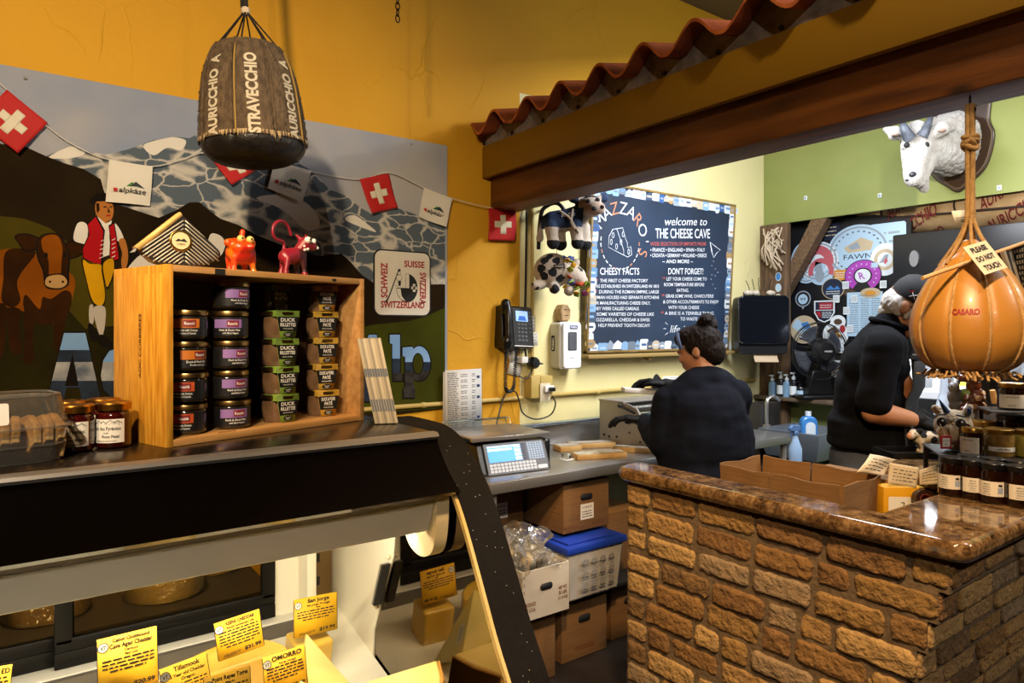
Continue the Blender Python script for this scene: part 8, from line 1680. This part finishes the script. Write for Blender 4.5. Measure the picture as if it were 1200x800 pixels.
m = MB().use(WHITE); Mc = frame(mh @ V((.0845, -.01, .055)), mh.to_3x3() @ V((0, 1, 0)), mh.to_3x3() @ V((0, 0, 1))); m.tube([(-.012, -.012, .002), (.012, .010, .002)], .0012, 5, Mc); m.tube([(.012, -.012, .002), (-.012, .010, .002)], .0012, 5, Mc); m.use(RED); m.flat([(-.024, .006), (-.008, .006), (-.008, .017), (-.024, .017)], .003, Mc); m.flat([(.017, .004), (.026, .004), (.026, .014), (.017, .014)], .003, Mc); m.use(WHITE); m.flat([(.008, .004), (.017, .004), (.017, .014), (.008, .014)], .003, Mc)
m.use(mat('flag_blue', '24386b', .8)); m.flat([(-.024, .012), (-.016, .012), (-.016, .017), (-.024, .017)], .0034, Mc); m.build('cap_pin', t, ang=0)
m = MB().use(mat('glasses_black', '101012', .3))
for s in (-1, 1): m.tube([mh @ V((s*.033+.026*math.cos(a), .101-.006*math.cos(a)*s, .002+.018*math.sin(a))) for a in [2*PI*k/18 for k in range(18)]], .0018, 6, closed=True); m.tube([mh @ V((s*.058, .096, .006)), mh @ V((s*.080, .05, .010)), mh @ V((s*.082, -.012, .012)), mh @ V((s*.082, -.026, -.006))], .0022, 6)
m.tube([mh @ V((-.008, .106, .006)), mh @ V((.008, .106, .006))], .002, 6); m.build('glasses', t); shoes(t, .105, -.03)

# ================================================================ LIGHT
def area(name, loc, target, size, power, col, spread=None, sy=None):
    l = bpy.data.lights.new(name, 'AREA'); l.energy = power; l.color = lin(col)[:3]; l.size = size
    if sy: l.shape = 'RECTANGLE'; l.size_y = sy
    if spread: l.spread = R(spread)
    o = bpy.data.objects.new(name, l); COL.objects.link(o); o.location = loc; o.rotation_euler = (V(target)-V(loc)).to_track_quat('-Z', 'Y').to_euler(); return o
def spot(name, loc, target, power, col, ang=60, blend=.5, rad=.05):
    l = bpy.data.lights.new(name, 'SPOT'); l.energy = power; l.color = lin(col)[:3]; l.spot_size = R(ang); l.spot_blend = blend; l.shadow_soft_size = rad
    o = bpy.data.objects.new(name, l); COL.objects.link(o); o.location = loc; o.rotation_euler = (V(target)-V(loc)).to_track_quat('-Z', 'Y').to_euler(); return o
WARM, WARM2, COOL = 'ffe4bc', 'ffd29a', 'f2f6ff'
spot('track_light', (-.75, -.3, 2.9), (.25, 3.07, 1.95), 400, WARM, 64, .8, .06)
spot('track_light', (-.7, .75, 3.2), (.25, 1.6, 1.45), 150, WARM2, 60, .6, .05)
spot('track_light', (.35, .1, 3.3), (1.75, 1.05, .70), 450, WARM2, 60, .7, .07)
spot('track_light', (1.15, -.1, 3.7), (2.1, .9, 2.0), 110, WARM, 62, .7, .08)
area('ceiling_panel', (2.95, 1.75, 2.82), (3.4, 2.3, 1.2), .5, 80, COOL, sy=.9)
area('ceiling_panel', (3.1, .2, 3.2), (3.6, 1.6, 1.6), .6, 45, COOL, sy=.6)
spot('fill_spot', (-1.3, -1.9, 3.6), (.4, 1.4, .9), 200, 'ffeeda', 80, .8, .025)  # this and the next: added fill from the camera side, no known lamps
spot('fill_spot', (4.2, -1.8, 3.6), (2.0, 1.0, .9), 190, 'ffeeda', 80, .8, .025)
spot('back_shelf_fill', (.1, 2.35, 3.6), (.15, 2.2, .8), 160, WARM, 24, .7, .04)  # added unseen fill that brightens the shelf behind the case doors
spot('provolone_fill', (2.6, .9, 2.37), (4.9, 1.5, 2.28), 170, 'fff4e6', 46, .7, .03)  # added fill hidden behind the beam, brightens the provolone log
area('case_lamp', (-.1, 1.365, 1.15), (-.1, 1.45, .7), 1.65, 8, 'fff0d2', sy=.04).rotation_euler = (R(38), 0, 0)
w = bpy.data.worlds.new('world'); SC.world = w; w.use_nodes = True; w.node_tree.nodes['Background'].inputs[0].default_value = lin('b8a68a'); w.node_tree.nodes['Background'].inputs[1].default_value = .05
vs_ = SC.view_settings; vs_.view_transform = 'Standard'; vs_.look = 'None'; vs_.exposure = 0; vs_.gamma = 1; vs_.use_curve_mapping = False
cy = SC.cycles; cy.max_bounces = 8; cy.transparent_max_bounces = 24; cy.diffuse_bounces = 3; cy.glossy_bounces = 4; cy.sample_clamp_indirect = 4; cy.use_denoising = True; cy.caustics_reflective = False; cy.caustics_refractive = False
